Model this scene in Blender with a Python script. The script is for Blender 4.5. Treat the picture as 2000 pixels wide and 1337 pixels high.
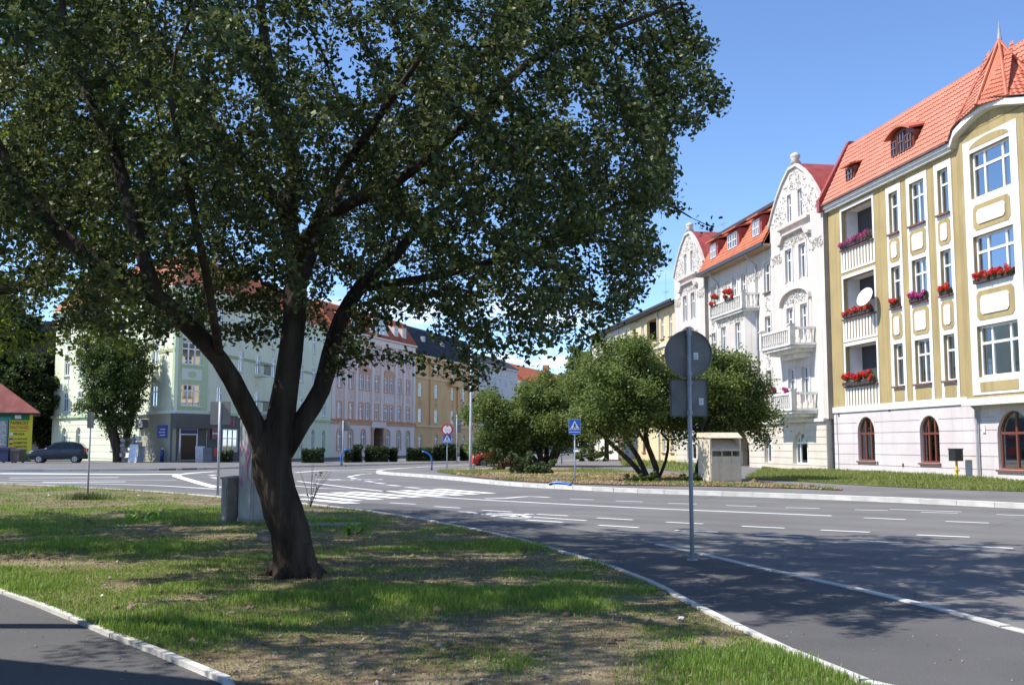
import bpy, bmesh, math, random
import numpy as np
from mathutils import Vector, Matrix
for o in list(bpy.data.objects): bpy.data.objects.remove(o)
SC = bpy.context.scene
COL = SC.collection
R = math.radians
# ------------------------------------------------------------------ camera
F_PX, HORIZON, CY, CAM_H = 2050.0, 869.0, 668.5, 1.5
PITCH = math.atan((HORIZON - CY) / F_PX)
cam = bpy.data.cameras.new('camera')
cam.sensor_width = 36.0
cam.lens = 36.0 * F_PX / 2000.0
cam.clip_end = 6000
cam_o = bpy.data.objects.new('camera', cam)
COL.objects.link(cam_o)
cam_o.location = (0, 0, CAM_H)
cam_o.rotation_euler = (math.pi / 2 + PITCH, 0, 0)
SC.camera = cam_o
# ------------------------------------------------------------------ sun + sky
SUN_EL = R(52)
SUN_AZ = math.atan2(-0.985, -0.17)            # where the sun stands, atan2(x, y)
sun_dir = Vector((math.sin(SUN_AZ) * math.cos(SUN_EL), math.cos(SUN_AZ) * math.cos(SUN_EL), math.sin(SUN_EL)))
sun = bpy.data.lights.new('sun', 'SUN')
sun.energy = 3.6
sun.angle = R(0.53)
sun.color = (1.0, 0.955, 0.88)
sun_o = bpy.data.objects.new('sun', sun)
COL.objects.link(sun_o)
sun_o.rotation_euler = (-sun_dir).to_track_quat('-Z', 'Y').to_euler()
world = bpy.data.worlds.new('World')
SC.world = world
world.use_nodes = True
wn, wl = world.node_tree.nodes, world.node_tree.links
wn.clear()
w_out = wn.new('ShaderNodeOutputWorld')
w_bg = wn.new('ShaderNodeBackground')
w_bg.inputs['Strength'].default_value = 0.15
sky = wn.new('ShaderNodeTexSky')
sky.sky_type = 'NISHITA'
sky.sun_disc = False
sky.sun_elevation = SUN_EL
sky.sun_rotation = SUN_AZ % (2 * math.pi)
sky.altitude = 300
sky.air_density = 0.6
sky.dust_density = 0.0
sky.ozone_density = 3.2
# fair-weather cumulus low above the roofs, all round the horizon
w_tc = wn.new('ShaderNodeTexCoord')
w_sep = wn.new('ShaderNodeSeparateXYZ')
wl.new(w_tc.outputs['Generated'], w_sep.inputs[0])
w_add = wn.new('ShaderNodeMath'); w_add.operation = 'ADD'; w_add.inputs[1].default_value = 0.10
wl.new(w_sep.outputs['Z'], w_add.inputs[0])
w_div = wn.new('ShaderNodeVectorMath'); w_div.operation = 'DIVIDE'
w_cmb = wn.new('ShaderNodeCombineXYZ')
for i in range(3): wl.new(w_add.outputs[0], w_cmb.inputs[i])
wl.new(w_tc.outputs['Generated'], w_div.inputs[0]); wl.new(w_cmb.outputs[0], w_div.inputs[1])
w_noise = wn.new('ShaderNodeTexNoise')
w_noise.inputs['Scale'].default_value = 1.5
w_noise.inputs['Detail'].default_value = 7
w_noise.inputs['Roughness'].default_value = 0.56
wl.new(w_div.outputs[0], w_noise.inputs['Vector'])
w_ramp = wn.new('ShaderNodeMapRange'); w_ramp.inputs['From Min'].default_value = 0.47; w_ramp.inputs['From Max'].default_value = 0.62
wl.new(w_noise.outputs['Fac'], w_ramp.inputs['Value'])
w_band = wn.new('ShaderNodeMapRange'); w_band.inputs['From Min'].default_value = 0.17; w_band.inputs['From Max'].default_value = 0.08
wl.new(w_sep.outputs['Z'], w_band.inputs['Value'])
w_mul = wn.new('ShaderNodeMath'); w_mul.operation = 'MULTIPLY'
wl.new(w_ramp.outputs[0], w_mul.inputs[0]); wl.new(w_band.outputs[0], w_mul.inputs[1])
w_mix = wn.new('ShaderNodeMix'); w_mix.data_type = 'RGBA'
w_mix.inputs[7].default_value = (6.2, 6.4, 6.8, 1)
wl.new(w_mul.outputs[0], w_mix.inputs[0]); w_hs = wn.new('ShaderNodeHueSaturation'); w_hs.inputs['Saturation'].default_value = 1.04
wl.new(sky.outputs[0], w_hs.inputs['Color']); wl.new(w_hs.outputs[0], w_mix.inputs[6])
wl.new(w_mix.outputs[2], w_bg.inputs['Color'])
wl.new(w_bg.outputs[0], w_out.inputs['Surface'])
SC.view_settings.view_transform = 'Standard'
SC.view_settings.look = 'None'
SC.view_settings.exposure = 0.98
SC.view_settings.gamma = 1.0
SC.view_settings.use_curve_mapping = False
SC.cycles.max_bounces = 6
SC.cycles.transparent_max_bounces = 12
SC.cycles.sample_clamp_indirect = 6

# ------------------------------------------------------------------ helpers
_c, _s = math.cos(PITCH), math.sin(PITCH)
def ray(u, v):
    z = (CY - v) / F_PX
    return ((u - 1000) / F_PX, _c - z * _s, _s + z * _c)
def G(u, v, z0=0.0):                       # point of the ground seen at a pixel of the 2000 px photograph
    d = ray(u, v); t = (z0 - CAM_H) / d[2]
    return (d[0] * t, d[1] * t)
def at(u, v, Y):
    d = ray(u, v); t = Y / d[1]
    return (d[0] * t, Y, CAM_H + d[2] * t)
def proj(P):                                # pixels for an (n,3) array
    y = P[:, 1]; z = P[:, 2] - CAM_H
    f = y * _c + z * _s
    return 1000 + F_PX * P[:, 0] / f, CY - F_PX * (-y * _s + z * _c) / f

def tag(o, label=None, cat=None, group=None, kind=None):
    if label: o['label'] = label
    if cat: o['category'] = cat
    if group: o['group'] = group
    if kind: o['kind'] = kind
    return o
def link(name, data, parent=None, loc=(0, 0, 0), rz=0.0):
    o = bpy.data.objects.new(name, data)
    COL.objects.link(o)
    o.location = loc
    o.rotation_euler = (0, 0, rz)
    if parent is not None: o.parent = parent
    return o
def empty(name, loc=(0, 0, 0), rz=0.0):
    o = link(name, None, None, loc, rz)
    o.empty_display_size = 0.2
    return o
def copy_tree(o, parent=None):
    c = o.copy(); COL.objects.link(c)
    if parent is not None: c.parent = parent
    for ch in o.children: copy_tree(ch, c)
    return c

class MB:
    def __init__(s): s.v, s.f = [], []
    def add(s, vs, fs):
        b = len(s.v); s.v += [tuple(p) for p in vs]; s.f += [tuple(b + i for i in f) for f in fs]
    def quad(s, a, b, c, d): s.add([a, b, c, d], [(0, 1, 2, 3)])
    def poly(s, pts): s.add(pts, [tuple(range(len(pts)))])
    def box(s, x0, x1, y0, y1, z0, z1):
        s.add([(x0, y0, z0), (x1, y0, z0), (x1, y1, z0), (x0, y1, z0), (x0, y0, z1), (x1, y0, z1), (x1, y1, z1), (x0, y1, z1)],
              [(0, 3, 2, 1), (4, 5, 6, 7), (0, 1, 5, 4), (1, 2, 6, 5), (2, 3, 7, 6), (3, 0, 4, 7)])
    def prism_xz(s, pts, y0, y1):           # outline in x,z pushed along y
        n = len(pts)
        s.add([(x, y0, z) for x, z in pts] + [(x, y1, z) for x, z in pts],
              [tuple(range(n)), tuple(range(2 * n - 1, n - 1, -1))] + [(i, i + n, (i + 1) % n + n, (i + 1) % n) for i in range(n)])
    def prism_xy(s, pts, z0, z1):
        n = len(pts)
        s.add([(p[0], p[1], z0) for p in pts] + [(p[0], p[1], z1) for p in pts],
              [tuple(range(n - 1, -1, -1)), tuple(range(n, 2 * n))] + [(i, (i + 1) % n, (i + 1) % n + n, i + n) for i in range(n)])
    def tube(s, path, rad, n=8, cap=True):
        P = [Vector(p) for p in path]
        rad = rad if hasattr(rad, '__len__') else [rad] * len(P)
        T = [(P[min(i + 1, len(P) - 1)] - P[max(i - 1, 0)]).normalized() for i in range(len(P))]
        ref = Vector((1, 0, 0)) if abs(T[0].x) < 0.8 else Vector((0, 1, 0))
        u = T[0].cross(ref).normalized(); b = len(s.v)
        for p, t, r in zip(P, T, rad):
            u = (u - t * u.dot(t)).normalized(); w = t.cross(u)
            for k in range(n):
                a = 2 * math.pi * k / n
                s.v.append(tuple(p + (u * math.cos(a) + w * math.sin(a)) * r))
        for i in range(len(P) - 1):
            for k in range(n):
                k2 = (k + 1) % n
                s.f.append((b + i * n + k, b + i * n + k2, b + (i + 1) * n + k2, b + (i + 1) * n + k))
        if cap:
            s.f.append(tuple(b + k for k in range(n - 1, -1, -1)))
            s.f.append(tuple(b + (len(P) - 1) * n + k for k in range(n)))
    def mesh(s, name):
        me = bpy.data.meshes.new(name); me.from_pydata(s.v, [], s.f); me.update()
        return me
    def build(s, name, mat, parent=None, loc=(0, 0, 0), rz=0.0, smooth=False, fix=True):
        me = s.mesh(name)
        if fix:
            bm = bmesh.new(); bm.from_mesh(me); bmesh.ops.recalc_face_normals(bm, faces=bm.faces); bm.to_mesh(me); bm.free()
        me.materials.append(mat)
        if smooth: me.shade_smooth()
        return link(name, me, parent, loc, rz)

def np_mesh(name, V, T, mat, per=3, var=None):
    me = bpy.data.meshes.new(name)
    me.vertices.add(len(V)); me.vertices.foreach_set('co', np.ascontiguousarray(V, dtype=np.float32).ravel())
    me.loops.add(T.size); me.loops.foreach_set('vertex_index', np.ascontiguousarray(T, dtype=np.int32).ravel())
    me.polygons.add(len(T)); me.polygons.foreach_set('loop_start', np.arange(len(T), dtype=np.int32) * per)
    if var is not None:
        a = me.attributes.new('var', 'FLOAT', 'POINT'); a.data.foreach_set('value', np.ascontiguousarray(var, dtype=np.float32))
    me.update(calc_edges=True)
    me.materials.append(mat)
    return me

# ------------------------------------------------------------------ materials
MATS = {}
def nt(name):
    m = bpy.data.materials.new(name); m.use_nodes = True
    n = m.node_tree.nodes; b = n['Principled BSDF']
    return m, n, m.node_tree.links, b
def plain(name, col, rough=0.6, metal=0.0, spec=0.5):
    if name in MATS: return MATS[name]
    m, n, l, b = nt(name)
    b.inputs['Base Color'].default_value = (*col, 1); b.inputs['Roughness'].default_value = rough
    b.inputs['Metallic'].default_value = metal; b.inputs['Specular IOR Level'].default_value = spec
    MATS[name] = m
    return m
def rough_mat(name, col, col2, scale=3.0, rough=0.85, bump=0.3, fine=60.0, streak=0.0, stain=None, rnd=0.0, detail=6, lo=.35, hi=.68, dist=0.02, spec=.3):
    """two-tone surface: patchy large noise between two colours, fine grain in colour and relief, optional rain streaks"""
    if name in MATS: return MATS[name]
    m, n, l, b = nt(name)
    tc = n.new('ShaderNodeTexCoord')
    no = n.new('ShaderNodeTexNoise'); no.inputs['Scale'].default_value = scale; no.inputs['Detail'].default_value = detail
    l.new(tc.outputs['Object'], no.inputs['Vector'])
    mr = n.new('ShaderNodeMapRange'); mr.inputs['From Min'].default_value = lo; mr.inputs['From Max'].default_value = hi
    l.new(no.outputs['Fac'], mr.inputs['Value'])
    mx = n.new('ShaderNodeMix'); mx.data_type = 'RGBA'
    mx.inputs[6].default_value = (*col, 1); mx.inputs[7].default_value = (*col2, 1)
    l.new(mr.outputs[0], mx.inputs[0])
    out = mx.outputs[2]
    fi = n.new('ShaderNodeTexNoise'); fi.inputs['Scale'].default_value = fine; fi.inputs['Detail'].default_value = 4
    l.new(tc.outputs['Object'], fi.inputs['Vector'])
    if streak:
        mp = n.new('ShaderNodeMapping'); mp.inputs['Scale'].default_value = (2.2, 2.2, 0.12)
        l.new(tc.outputs['Object'], mp.inputs[0])
        st = n.new('ShaderNodeTexNoise'); st.inputs['Scale'].default_value = 2.0; st.inputs['Detail'].default_value = 5
        l.new(mp.outputs[0], st.inputs['Vector'])
        sr = n.new('ShaderNodeMapRange'); sr.inputs['From Min'].default_value = 0.5; sr.inputs['From Max'].default_value = 0.75
        sr.inputs['To Max'].default_value = streak
        l.new(st.outputs['Fac'], sr.inputs['Value'])
        m2 = n.new('ShaderNodeMix'); m2.data_type = 'RGBA'
        m2.inputs[7].default_value = (*(stain or tuple(c * .45 for c in col)), 1)
        l.new(sr.outputs[0], m2.inputs[0]); l.new(out, m2.inputs[6]); out = m2.outputs[2]
    hs = n.new('ShaderNodeHueSaturation')
    ma = n.new('ShaderNodeMapRange'); ma.inputs['To Min'].default_value = 0.8; ma.inputs['To Max'].default_value = 1.2
    l.new(fi.outputs['Fac'], ma.inputs['Value'])
    val = ma.outputs[0]
    if rnd:
        oi = n.new('ShaderNodeObjectInfo')
        mr2 = n.new('ShaderNodeMapRange'); mr2.inputs['To Min'].default_value = 1 - rnd; mr2.inputs['To Max'].default_value = 1 + rnd
        l.new(oi.outputs['Random'], mr2.inputs['Value'])
        mm = n.new('ShaderNodeMath'); mm.operation = 'MULTIPLY'
        l.new(val, mm.inputs[0]); l.new(mr2.outputs[0], mm.inputs[1]); val = mm.outputs[0]
    l.new(val, hs.inputs['Value']); l.new(out, hs.inputs['Color'])
    l.new(hs.outputs[0], b.inputs['Base Color'])
    b.inputs['Roughness'].default_value = rough
    b.inputs['Specular IOR Level'].default_value = spec
    if bump:
        bp = n.new('ShaderNodeBump'); bp.inputs['Strength'].default_value = bump; bp.inputs['Distance'].default_value = dist
        l.new(fi.outputs['Fac'], bp.inputs['Height']); l.new(bp.outputs[0], b.inputs['Normal'])
    MATS[name] = m
    return m
def leaf_mat(name, dark, light, trans=0.35, rough=0.45, spec=0.4):
    if name in MATS: return MATS[name]
    m, n, l, b = nt(name)
    at_ = n.new('ShaderNodeAttribute'); at_.attribute_name = 'var'
    mx = n.new('ShaderNodeMix'); mx.data_type = 'RGBA'
    mx.inputs[6].default_value = (*dark, 1); mx.inputs[7].default_value = (*light, 1)
    l.new(at_.outputs['Fac'], mx.inputs[0])
    l.new(mx.outputs[2], b.inputs['Base Color'])
    b.inputs['Roughness'].default_value = rough; b.inputs['Specular IOR Level'].default_value = spec
    tr = n.new('ShaderNodeBsdfTranslucent')
    hs = n.new('ShaderNodeHueSaturation'); hs.inputs['Value'].default_value = 1.7; hs.inputs['Hue'].default_value = 0.485
    l.new(mx.outputs[2], hs.inputs['Color']); l.new(hs.outputs[0], tr.inputs['Color'])
    ms = n.new('ShaderNodeMixShader'); ms.inputs[0].default_value = trans
    l.new(b.outputs[0], ms.inputs[1]); l.new(tr.outputs[0], ms.inputs[2])
    l.new(ms.outputs[0], n['Material Output'].inputs['Surface'])
    MATS[name] = m
    return m
def glass_mat():
    m, n, l, b = nt('window_glass')
    n.remove(b)
    tr = n.new('ShaderNodeBsdfTransparent'); tr.inputs[0].default_value = (0.72, 0.76, 0.78, 1)
    gl = n.new('ShaderNodeBsdfGlossy'); gl.inputs['Roughness'].default_value = 0.03; gl.inputs[0].default_value = (0.45, 0.47, 0.49, 1)
    no = n.new('ShaderNodeTexNoise'); no.inputs['Scale'].default_value = 1.6
    tc = n.new('ShaderNodeTexCoord'); l.new(tc.outputs['Object'], no.inputs['Vector'])
    bp = n.new('ShaderNodeBump'); bp.inputs['Strength'].default_value = 0.06; l.new(no.outputs['Fac'], bp.inputs['Height'])
    l.new(bp.outputs[0], gl.inputs['Normal'])
    fr = n.new('ShaderNodeFresnel'); fr.inputs['IOR'].default_value = 1.6
    ms = n.new('ShaderNodeMixShader'); l.new(fr.outputs[0], ms.inputs[0])
    l.new(tr.outputs[0], ms.inputs[1]); l.new(gl.outputs[0], ms.inputs[2])
    l.new(ms.outputs[0], n['Material Output'].inputs['Surface'])
    return m
GLASS = glass_mat()
ASPHALT_OLD = rough_mat('asphalt', (.130, .130, .136), (.165, .164, .168), .35, .85, .5, 90, spec=.25)
ASPHALT_NEW = rough_mat('asphalt_new', (.095, .092, .092), (.126, .122, .12), .6, .85, .6, 110, spec=.25)
PAVE = rough_mat('pavement_asphalt', (.135, .130, .130), (.19, .18, .172), .4, .9, .4, 70)
KERB = rough_mat('kerb_concrete', (.50, .48, .44), (.64, .62, .58), 2.5, .9, .3, 45, rnd=.1)
PAINT = rough_mat('road_paint', (.76, .76, .74), (.86, .86, .84), 1.6, .7, .3, 55, detail=8)
SOIL = rough_mat('soil', (.17, .125, .08), (.31, .25, .165), 1.1, 1.0, 1.0, 28, dist=.05, spec=.1)
MULCH = rough_mat('mulch', (.23, .16, .105), (.36, .29, .17), .9, 1.0, 1.0, 14, dist=.06, spec=.1)
TURF = rough_mat('turf', (.10, .125, .04), (.21, .20, .09), .5, 1.0, .8, 22, dist=.06, spec=.1)
WHITE = plain('white_paint', (.78, .78, .77), .45)
WPVC = plain('window_white', (.80, .80, .80), .35)
BROWN = plain('window_brown', (.17, .05, .03), .4)
SILL = rough_mat('sill_brown', (.16, .075, .06), (.22, .11, .09), 3, .6, .1)
CURT = plain('curtain', (.62, .61, .58), .9)
DARKROOM = plain('room_dark', (.05, .05, .055), .95)  # near-black for sheets behind windows: unlit room depth put in as colour
ZINC = rough_mat('zinc', (.30, .32, .35), (.40, .42, .44), 3, .45, .1)
STEEL = rough_mat('galvanised', (.33, .36, .40), (.44, .46, .49), 6, .42, .1, spec=.5)
TILE = rough_mat('roof_tile_red', (.42, .118, .062), (.50, .155, .088), 1.2, .55, .3, 20, spec=.4)
TILE_OLD = rough_mat('roof_tile_old', (.40, .105, .05), (.52, .16, .08), 1.5, .7, .4, 20)
TILE_DK = rough_mat('roof_tile_dark', (.035, .037, .045), (.07, .07, .08), 1.5, .6, .4, 20)
REDMETAL = rough_mat('red_sheet_metal', (.26, .05, .045), (.33, .075, .065), 1.5, .5, .1)
BARK = rough_mat('bark', (.034, .026, .020), (.085, .066, .050), 5, .95, 1.0, 15, dist=.06, spec=.1)
_n, _l = BARK.node_tree.nodes, BARK.node_tree.links
_mp = _n.new('ShaderNodeMapping'); _mp.inputs['Scale'].default_value = (1, 1, .16)
_tc = [x for x in _n if x.type == 'TEX_COORD'][0]; _l.new(_tc.outputs['Object'], _mp.inputs[0])
for x in _n:
    if x.type == 'TEX_NOISE': _l.new(_mp.outputs[0], x.inputs['Vector'])
RND = random.Random(5)

# ------------------------------------------------------------------ the ground, roads, pavements
def smooth_line(pts, step=0.5):
    P = [np.array(p[:2], float) for p in pts]
    P = [2 * P[0] - P[1]] + P + [2 * P[-1] - P[-2]]
    out = []
    for i in range(1, len(P) - 2):
        a, b, c, d = P[i - 1:i + 3]
        n = max(2, int(np.linalg.norm(c - b) / step))
        for k in range(n):
            t = k / n
            out.append(.5 * (2 * b + (c - a) * t + (2 * a - 5 * b + 4 * c - d) * t * t + (3 * b - 3 * c + d - a) * t ** 3))
    out.append(P[-2])
    return [tuple(p) for p in out]
def px(*pts): return [G(*p) for p in pts]
def sheet(name, pts, z, mat, skirt=0.0, parent=None):
    me = bpy.data.meshes.new(name); bm = bmesh.new()
    vs = [bm.verts.new((p[0], p[1], z)) for p in pts]
    f = bm.faces.new(vs)
    if f.normal.z < 0: f.normal_flip()
    if skirt:
        lo = [bm.verts.new((p[0], p[1], z - skirt)) for p in pts]
        n = len(vs)
        for i in range(n): bm.faces.new((vs[i], vs[(i + 1) % n], lo[(i + 1) % n], lo[i]))
    bmesh.ops.triangulate(bm, faces=[f for f in bm.faces if len(f.verts) > 4])
    bmesh.ops.recalc_face_normals(bm, faces=bm.faces)
    bm.to_mesh(me); bm.free()
    me.materials.append(mat)
    o = link(name, me, parent)
    if parent is None: tag(o, kind='structure')
    return o
def offset_line(pts, d):
    out = []
    for i, p in enumerate(pts):
        a = pts[max(i - 1, 0)]; b = pts[min(i + 1, len(pts) - 1)]
        t = Vector((b[0] - a[0], b[1] - a[1])); t.normalize()
        out.append((p[0] - t.y * d, p[1] + t.x * d))
    return out
_ub = MB(); _ub.box(0, 1, -.5, .5, 0, 1)
UNIT = _ub.mesh('kerb_stone'); UNIT.materials.append(KERB)
def kerb(name, line, width, z0, z1, length=1.0):
    """a kerb laid stone by stone along a line"""
    root = empty(name); tag(root, kind='structure')
    seg = [0.0]
    for a, b in zip(line, line[1:]): seg.append(seg[-1] + math.dist(a, b))
    n = max(1, int(seg[-1] / length))
    P = np.array(line); xs = np.interp(np.linspace(0, seg[-1], n + 1), seg, P[:, 0]); ys = np.interp(np.linspace(0, seg[-1], n + 1), seg, P[:, 1])
    for i in range(n):
        dx, dy = xs[i + 1] - xs[i], ys[i + 1] - ys[i]; L = math.hypot(dx, dy)
        o = link('kerb_stone', UNIT, root, (xs[i], ys[i], z0 + RND.uniform(-.004, .004)), math.atan2(dy, dx) + RND.uniform(-.006, .006))
        o.scale = (L - .012, width, z1 - z0)
    return root

gm = MB(); gm.quad((-3000, -3000, -.05), (3000, -3000, -.05), (3000, 3000, -.05), (-3000, 3000, -.05))
tag(gm.build('ground', TURF), kind='structure')
ROADM = rough_mat('road_asphalt', (.142, .137, .133), (.178, .172, .167), .35, .85, .5, 90, spec=.25)
_n, _l = ROADM.node_tree.nodes, ROADM.node_tree.links
_tc = [x for x in _n if x.type == 'TEX_COORD'][0]; _mp = _n.new('ShaderNodeMapping'); _dv = Vector(G(1890, 1047)) - Vector(G(1300, 1018))
_mp.inputs['Rotation'].default_value = (0, 0, -math.atan2(_dv.y, _dv.x)); _l.new(_tc.outputs['Object'], _mp.inputs[0])
_m2 = _n.new('ShaderNodeMapping'); _m2.inputs['Scale'].default_value = (.05, 1.3, 1); _l.new(_mp.outputs[0], _m2.inputs[0])
_ns = _n.new('ShaderNodeTexNoise'); _ns.inputs['Scale'].default_value = 1.0; _ns.inputs['Detail'].default_value = 5; _l.new(_m2.outputs[0], _ns.inputs['Vector'])
_vo = _n.new('ShaderNodeTexVoronoi'); _vo.feature = 'DISTANCE_TO_EDGE'; _vo.inputs['Scale'].default_value = .22; _l.new(_mp.outputs[0], _vo.inputs['Vector'])
_cr = _n.new('ShaderNodeMapRange'); _cr.inputs['From Min'].default_value = 0.0; _cr.inputs['From Max'].default_value = .004; _cr.inputs['To Min'].default_value = .72; _l.new(_vo.outputs['Distance'], _cr.inputs['Value'])
_mr = _n.new('ShaderNodeMapRange'); _mr.inputs['From Min'].default_value = .3; _mr.inputs['From Max'].default_value = .7; _mr.inputs['To Min'].default_value = .86; _mr.inputs['To Max'].default_value = 1.16; _l.new(_ns.outputs['Fac'], _mr.inputs['Value'])
_mu = _n.new('ShaderNodeMath'); _mu.operation = 'MULTIPLY'; _l.new(_mr.outputs[0], _mu.inputs[0]); _l.new(_cr.outputs[0], _mu.inputs[1])
_h2 = _n.new('ShaderNodeHueSaturation'); _b = _n['Principled BSDF']; _src = _b.inputs['Base Color'].links[0].from_socket
_l.new(_mu.outputs[0], _h2.inputs['Value']); _l.new(_src, _h2.inputs['Color']); _l.new(_h2.outputs[0], _b.inputs['Base Color'])
road = sheet('road', [(-160, 4), (60, 4), (160, 30), (160, 320), (-160, 320)], 0.0, ROADM)

# foreground lawn between the two paths
lawn_edge = smooth_line([(4.2, 3.2), (2.9, 5.6)] + px((1660, 1337), (1530, 1275), (1400, 1213), (1240, 1130), (1100, 1084), (960, 1045), (760, 1007), (620, 989), (520, 980), (420, 972), (300, 962), (150, 953), (0, 946), (-300, 934)), .4)
near_edge = smooth_line([(-.2, 3.0), (-1.2, 5.2)] + px((440, 1337), (320, 1287), (200, 1240), (0, 1160), (-300, 1070), (-700, 985)), .4)
sheet('lawn', lawn_edge + near_edge[::-1], .035, SOIL)
sheet('near_path', near_edge + [(-60, 20), (-60, -30), (-.2, -30)], .02, ASPHALT_NEW)
kerb('near_path_kerb', near_edge, .065, -.03, .052)
kerb('lawn_kerb', lawn_edge[:-12], .075, -.03, .058)
# cycle path on the right of the lawn, flush kerb against the road
path_edge = smooth_line([(5.6, 2.6), (4.85, 5.6)] + px((2000, 1236), (1750, 1170), (1500, 1114), (1285, 1064), (1113, 1032), (974, 1010), (850, 994), (728, 983), (640, 984)), .5)
sheet('cycle_path', path_edge + lawn_edge[lawn_edge.index(min(lawn_edge, key=lambda p: math.dist(p, G(640, 991)))):: -1] + [(5.0, -8)], .012, ASPHALT_NEW)
kerb('flush_kerb', path_edge[:path_edge.index(min(path_edge, key=lambda p: math.dist(p, G(1285, 1064)))) + 1], .11, -.03, .022)

# far pavement with its wide pale kerb, curling round the corner on the left
isl = smooth_line(px((2600, 1028), (2300, 1010), (2000, 993), (1640, 976), (1300, 964), (1160, 958), (1000, 948.5), (900, 938.5), (830, 932), (775, 928), (743, 925.5), (735, 923.5), (748, 921), (800, 916.5), (860, 913), (920, 910), (1000, 907), (1100, 902), (1200, 897)), .5)
pave = sheet('pavement', isl + [(30, 160), (60, 120), (60, 20)], .12, PAVE, .12)
kerb('pavement_kerb', offset_line(isl, -.135), .32, -.02, .128)
# opposite pavement along the green, pink and yellow houses
opp = smooth_line(px((-500, 923), (-200, 921.5), (0, 920.5), (180, 919.5), (330, 918), (400, 916.5), (480, 914), (560, 912.3), (700, 909.5), (850, 905), (1000, 900.5), (1060, 897)), 1.0)
sheet('opposite_pavement', opp + [(24, 330), (-150, 330), (-150, 60)], .12, PAVE, .12)
kerb('opposite_kerb', offset_line(opp, .075), .2, -.02, .128, 1.5)

# planted island and house-side verge
island = smooth_line(px((852, 925.5), (905, 934), (960, 940.5), (1050, 948), (1200, 954), (1400, 957), (1540, 961), (1648, 965.5)), .6) + smooth_line(px((1560, 956), (1470, 949), (1390, 939), (1300, 930), (1180, 922), (1060, 918), (960, 917), (880, 921)), .6)
sheet('planted_island', island, .15, MULCH)
verge = smooth_line([(19.8, 26)] + px((2000, 968), (1860, 963), (1700, 955.5), (1580, 947.5), (1500, 942.5), (1455, 939)), .6)
VO = G(1632, 924.5)
FD = (-0.1488, 0.98887)                                  # direction of the right-hand street front, away from the camera
def on_front(s, y=0.0): return (VO[0] + FD[0] * s - FD[1] * y, VO[1] + FD[1] * s + FD[0] * y)
verge_poly = verge + [on_front(9.5, .05), on_front(-26, .05)]
sheet('house_verge', verge_poly, .135, TURF)
cream_strip = px((1215, 912), (1290, 921), (1360, 930)) + [on_front(14, .05), on_front(46, .05)]
sheet('cream_house_verge', cream_strip, .135, TURF)

def stripe(name, a, b, w, z=.005):
    """painted line from pixel a to pixel b, w metres wide"""
    A, B = Vector(G(*a)), Vector(G(*b)); t = (B - A).normalized(); n = Vector((-t.y, t.x)) * w / 2
    m = MB(); m.quad((*(A - n), z), (*(B - n), z), (*(B + n), z), (*(A + n), z))
    return m.build(name, PAINT, road)
def ribbon(name, pts, w, z=.005):
    P = smooth_line(px(*pts), .5); L, Rr = offset_line(P, w / 2), offset_line(P, -w / 2)
    m = MB()
    for i in range(len(P) - 1): m.quad((*L[i], z), (*L[i + 1], z), (*Rr[i + 1], z), (*Rr[i], z))
    return m.build(name, PAINT, road)
a3 = lambda x, y: (1240 + x / 2.632, 860 + y / 2.632)
a2 = lambda x, y: (560 + x / 2.803, 860 + y / 2.803)
a4 = lambda x, y: (640 + x / 6.25, 820 + y / 6.25)
a1 = lambda x, y: (200 + x / 7.69, 800 + y / 7.69)
ribbon('centre_line', [(581, 939), (660, 949), (760, 960), (863, 970.6), (1060, 982), (1260, 992), (1440, 999.5), (1624, 1007)], .16)
for a, b in (((170, 322), (318, 326)), ((468, 333), (624, 338)), ((775, 344), (950, 349)), ((1130, 355), (1300, 360)), ((1470, 368), (1660, 373)), ((1860, 380), (2040, 386))):
    stripe('lane_dash', a3(*a), a3(*b), .11)
for a, b in (((1178, 397), (1392, 406)), ((1598, 415), (1820, 424)), ((160, 419), (350, 428)), ((550, 440), (770, 450)), ((955, 460), (1207, 471)), ((1448, 485), (1722, 496)),
             ((205, 461), (425, 471)), ((622, 484), (866, 497)), ((1100, 511), (1378, 526)), ((1640, 539), (1945, 554))):
    stripe('lane_dash', a3(*a), a3(*b), .12)
stripe('edge_line', a3(1310, 353), a3(1680, 366), .1)
for a, b in (((565, 340), (705, 348)), ((808, 361), (950, 369)), ((1068, 381), (1232, 390)), ((1370, 403), (1540, 412)), ((1698, 423), (1897, 434)), ((1310, 434), (1510, 447)), ((1708, 463), (1927, 476)),
             ((1550, 319), (1680, 324)), ((1800, 330), (1950, 335)), ((1290, 415), (1640, 438))):
    stripe('lane_dash', a2(*a), a2(*b), .12)
for a, b in (((80, 318), (375, 345)), ((80, 295), (380, 330)), ((170, 288), (500, 322)), ((262, 284), (612, 315)), ((350, 280), (725, 309)),
             ((540, 276), (850, 303)), ((640, 272), (945, 299)), ((735, 268), (1030, 294)), ((820, 264), (1120, 289))):
    stripe('crossing_stripe', a2(*a), a2(*b), .42)
ribbon('stop_line', [a2(1085, 318), a2(1200, 315), a2(1320, 306), a2(1440, 311)], .2)
ribbon('path_line', [(728, 983.5), (850, 996), (974, 1011.5)], .14)
ribbon('turn_line', [(560, 947), (640, 953.5), (690, 954)], .14)
for a, b in (((470, 745), (560, 755)), ((585, 767), (695, 777)), ((735, 792), (875, 803)), ((960, 820), (1115, 831)), ((390, 662), (460, 657)), ((480, 655), (550, 652)), ((330, 678), (380, 668)), ((262, 696), (300, 682)), ((290, 706), (350, 716))):
    stripe('lane_dash', a4(*a), a4(*b), .25)
ribbon('side_street_line', [a4(-400, 640), a4(0, 612), a4(400, 604), a4(900, 586), a4(1300, 578), a4(1700, 566)], .35)
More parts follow.
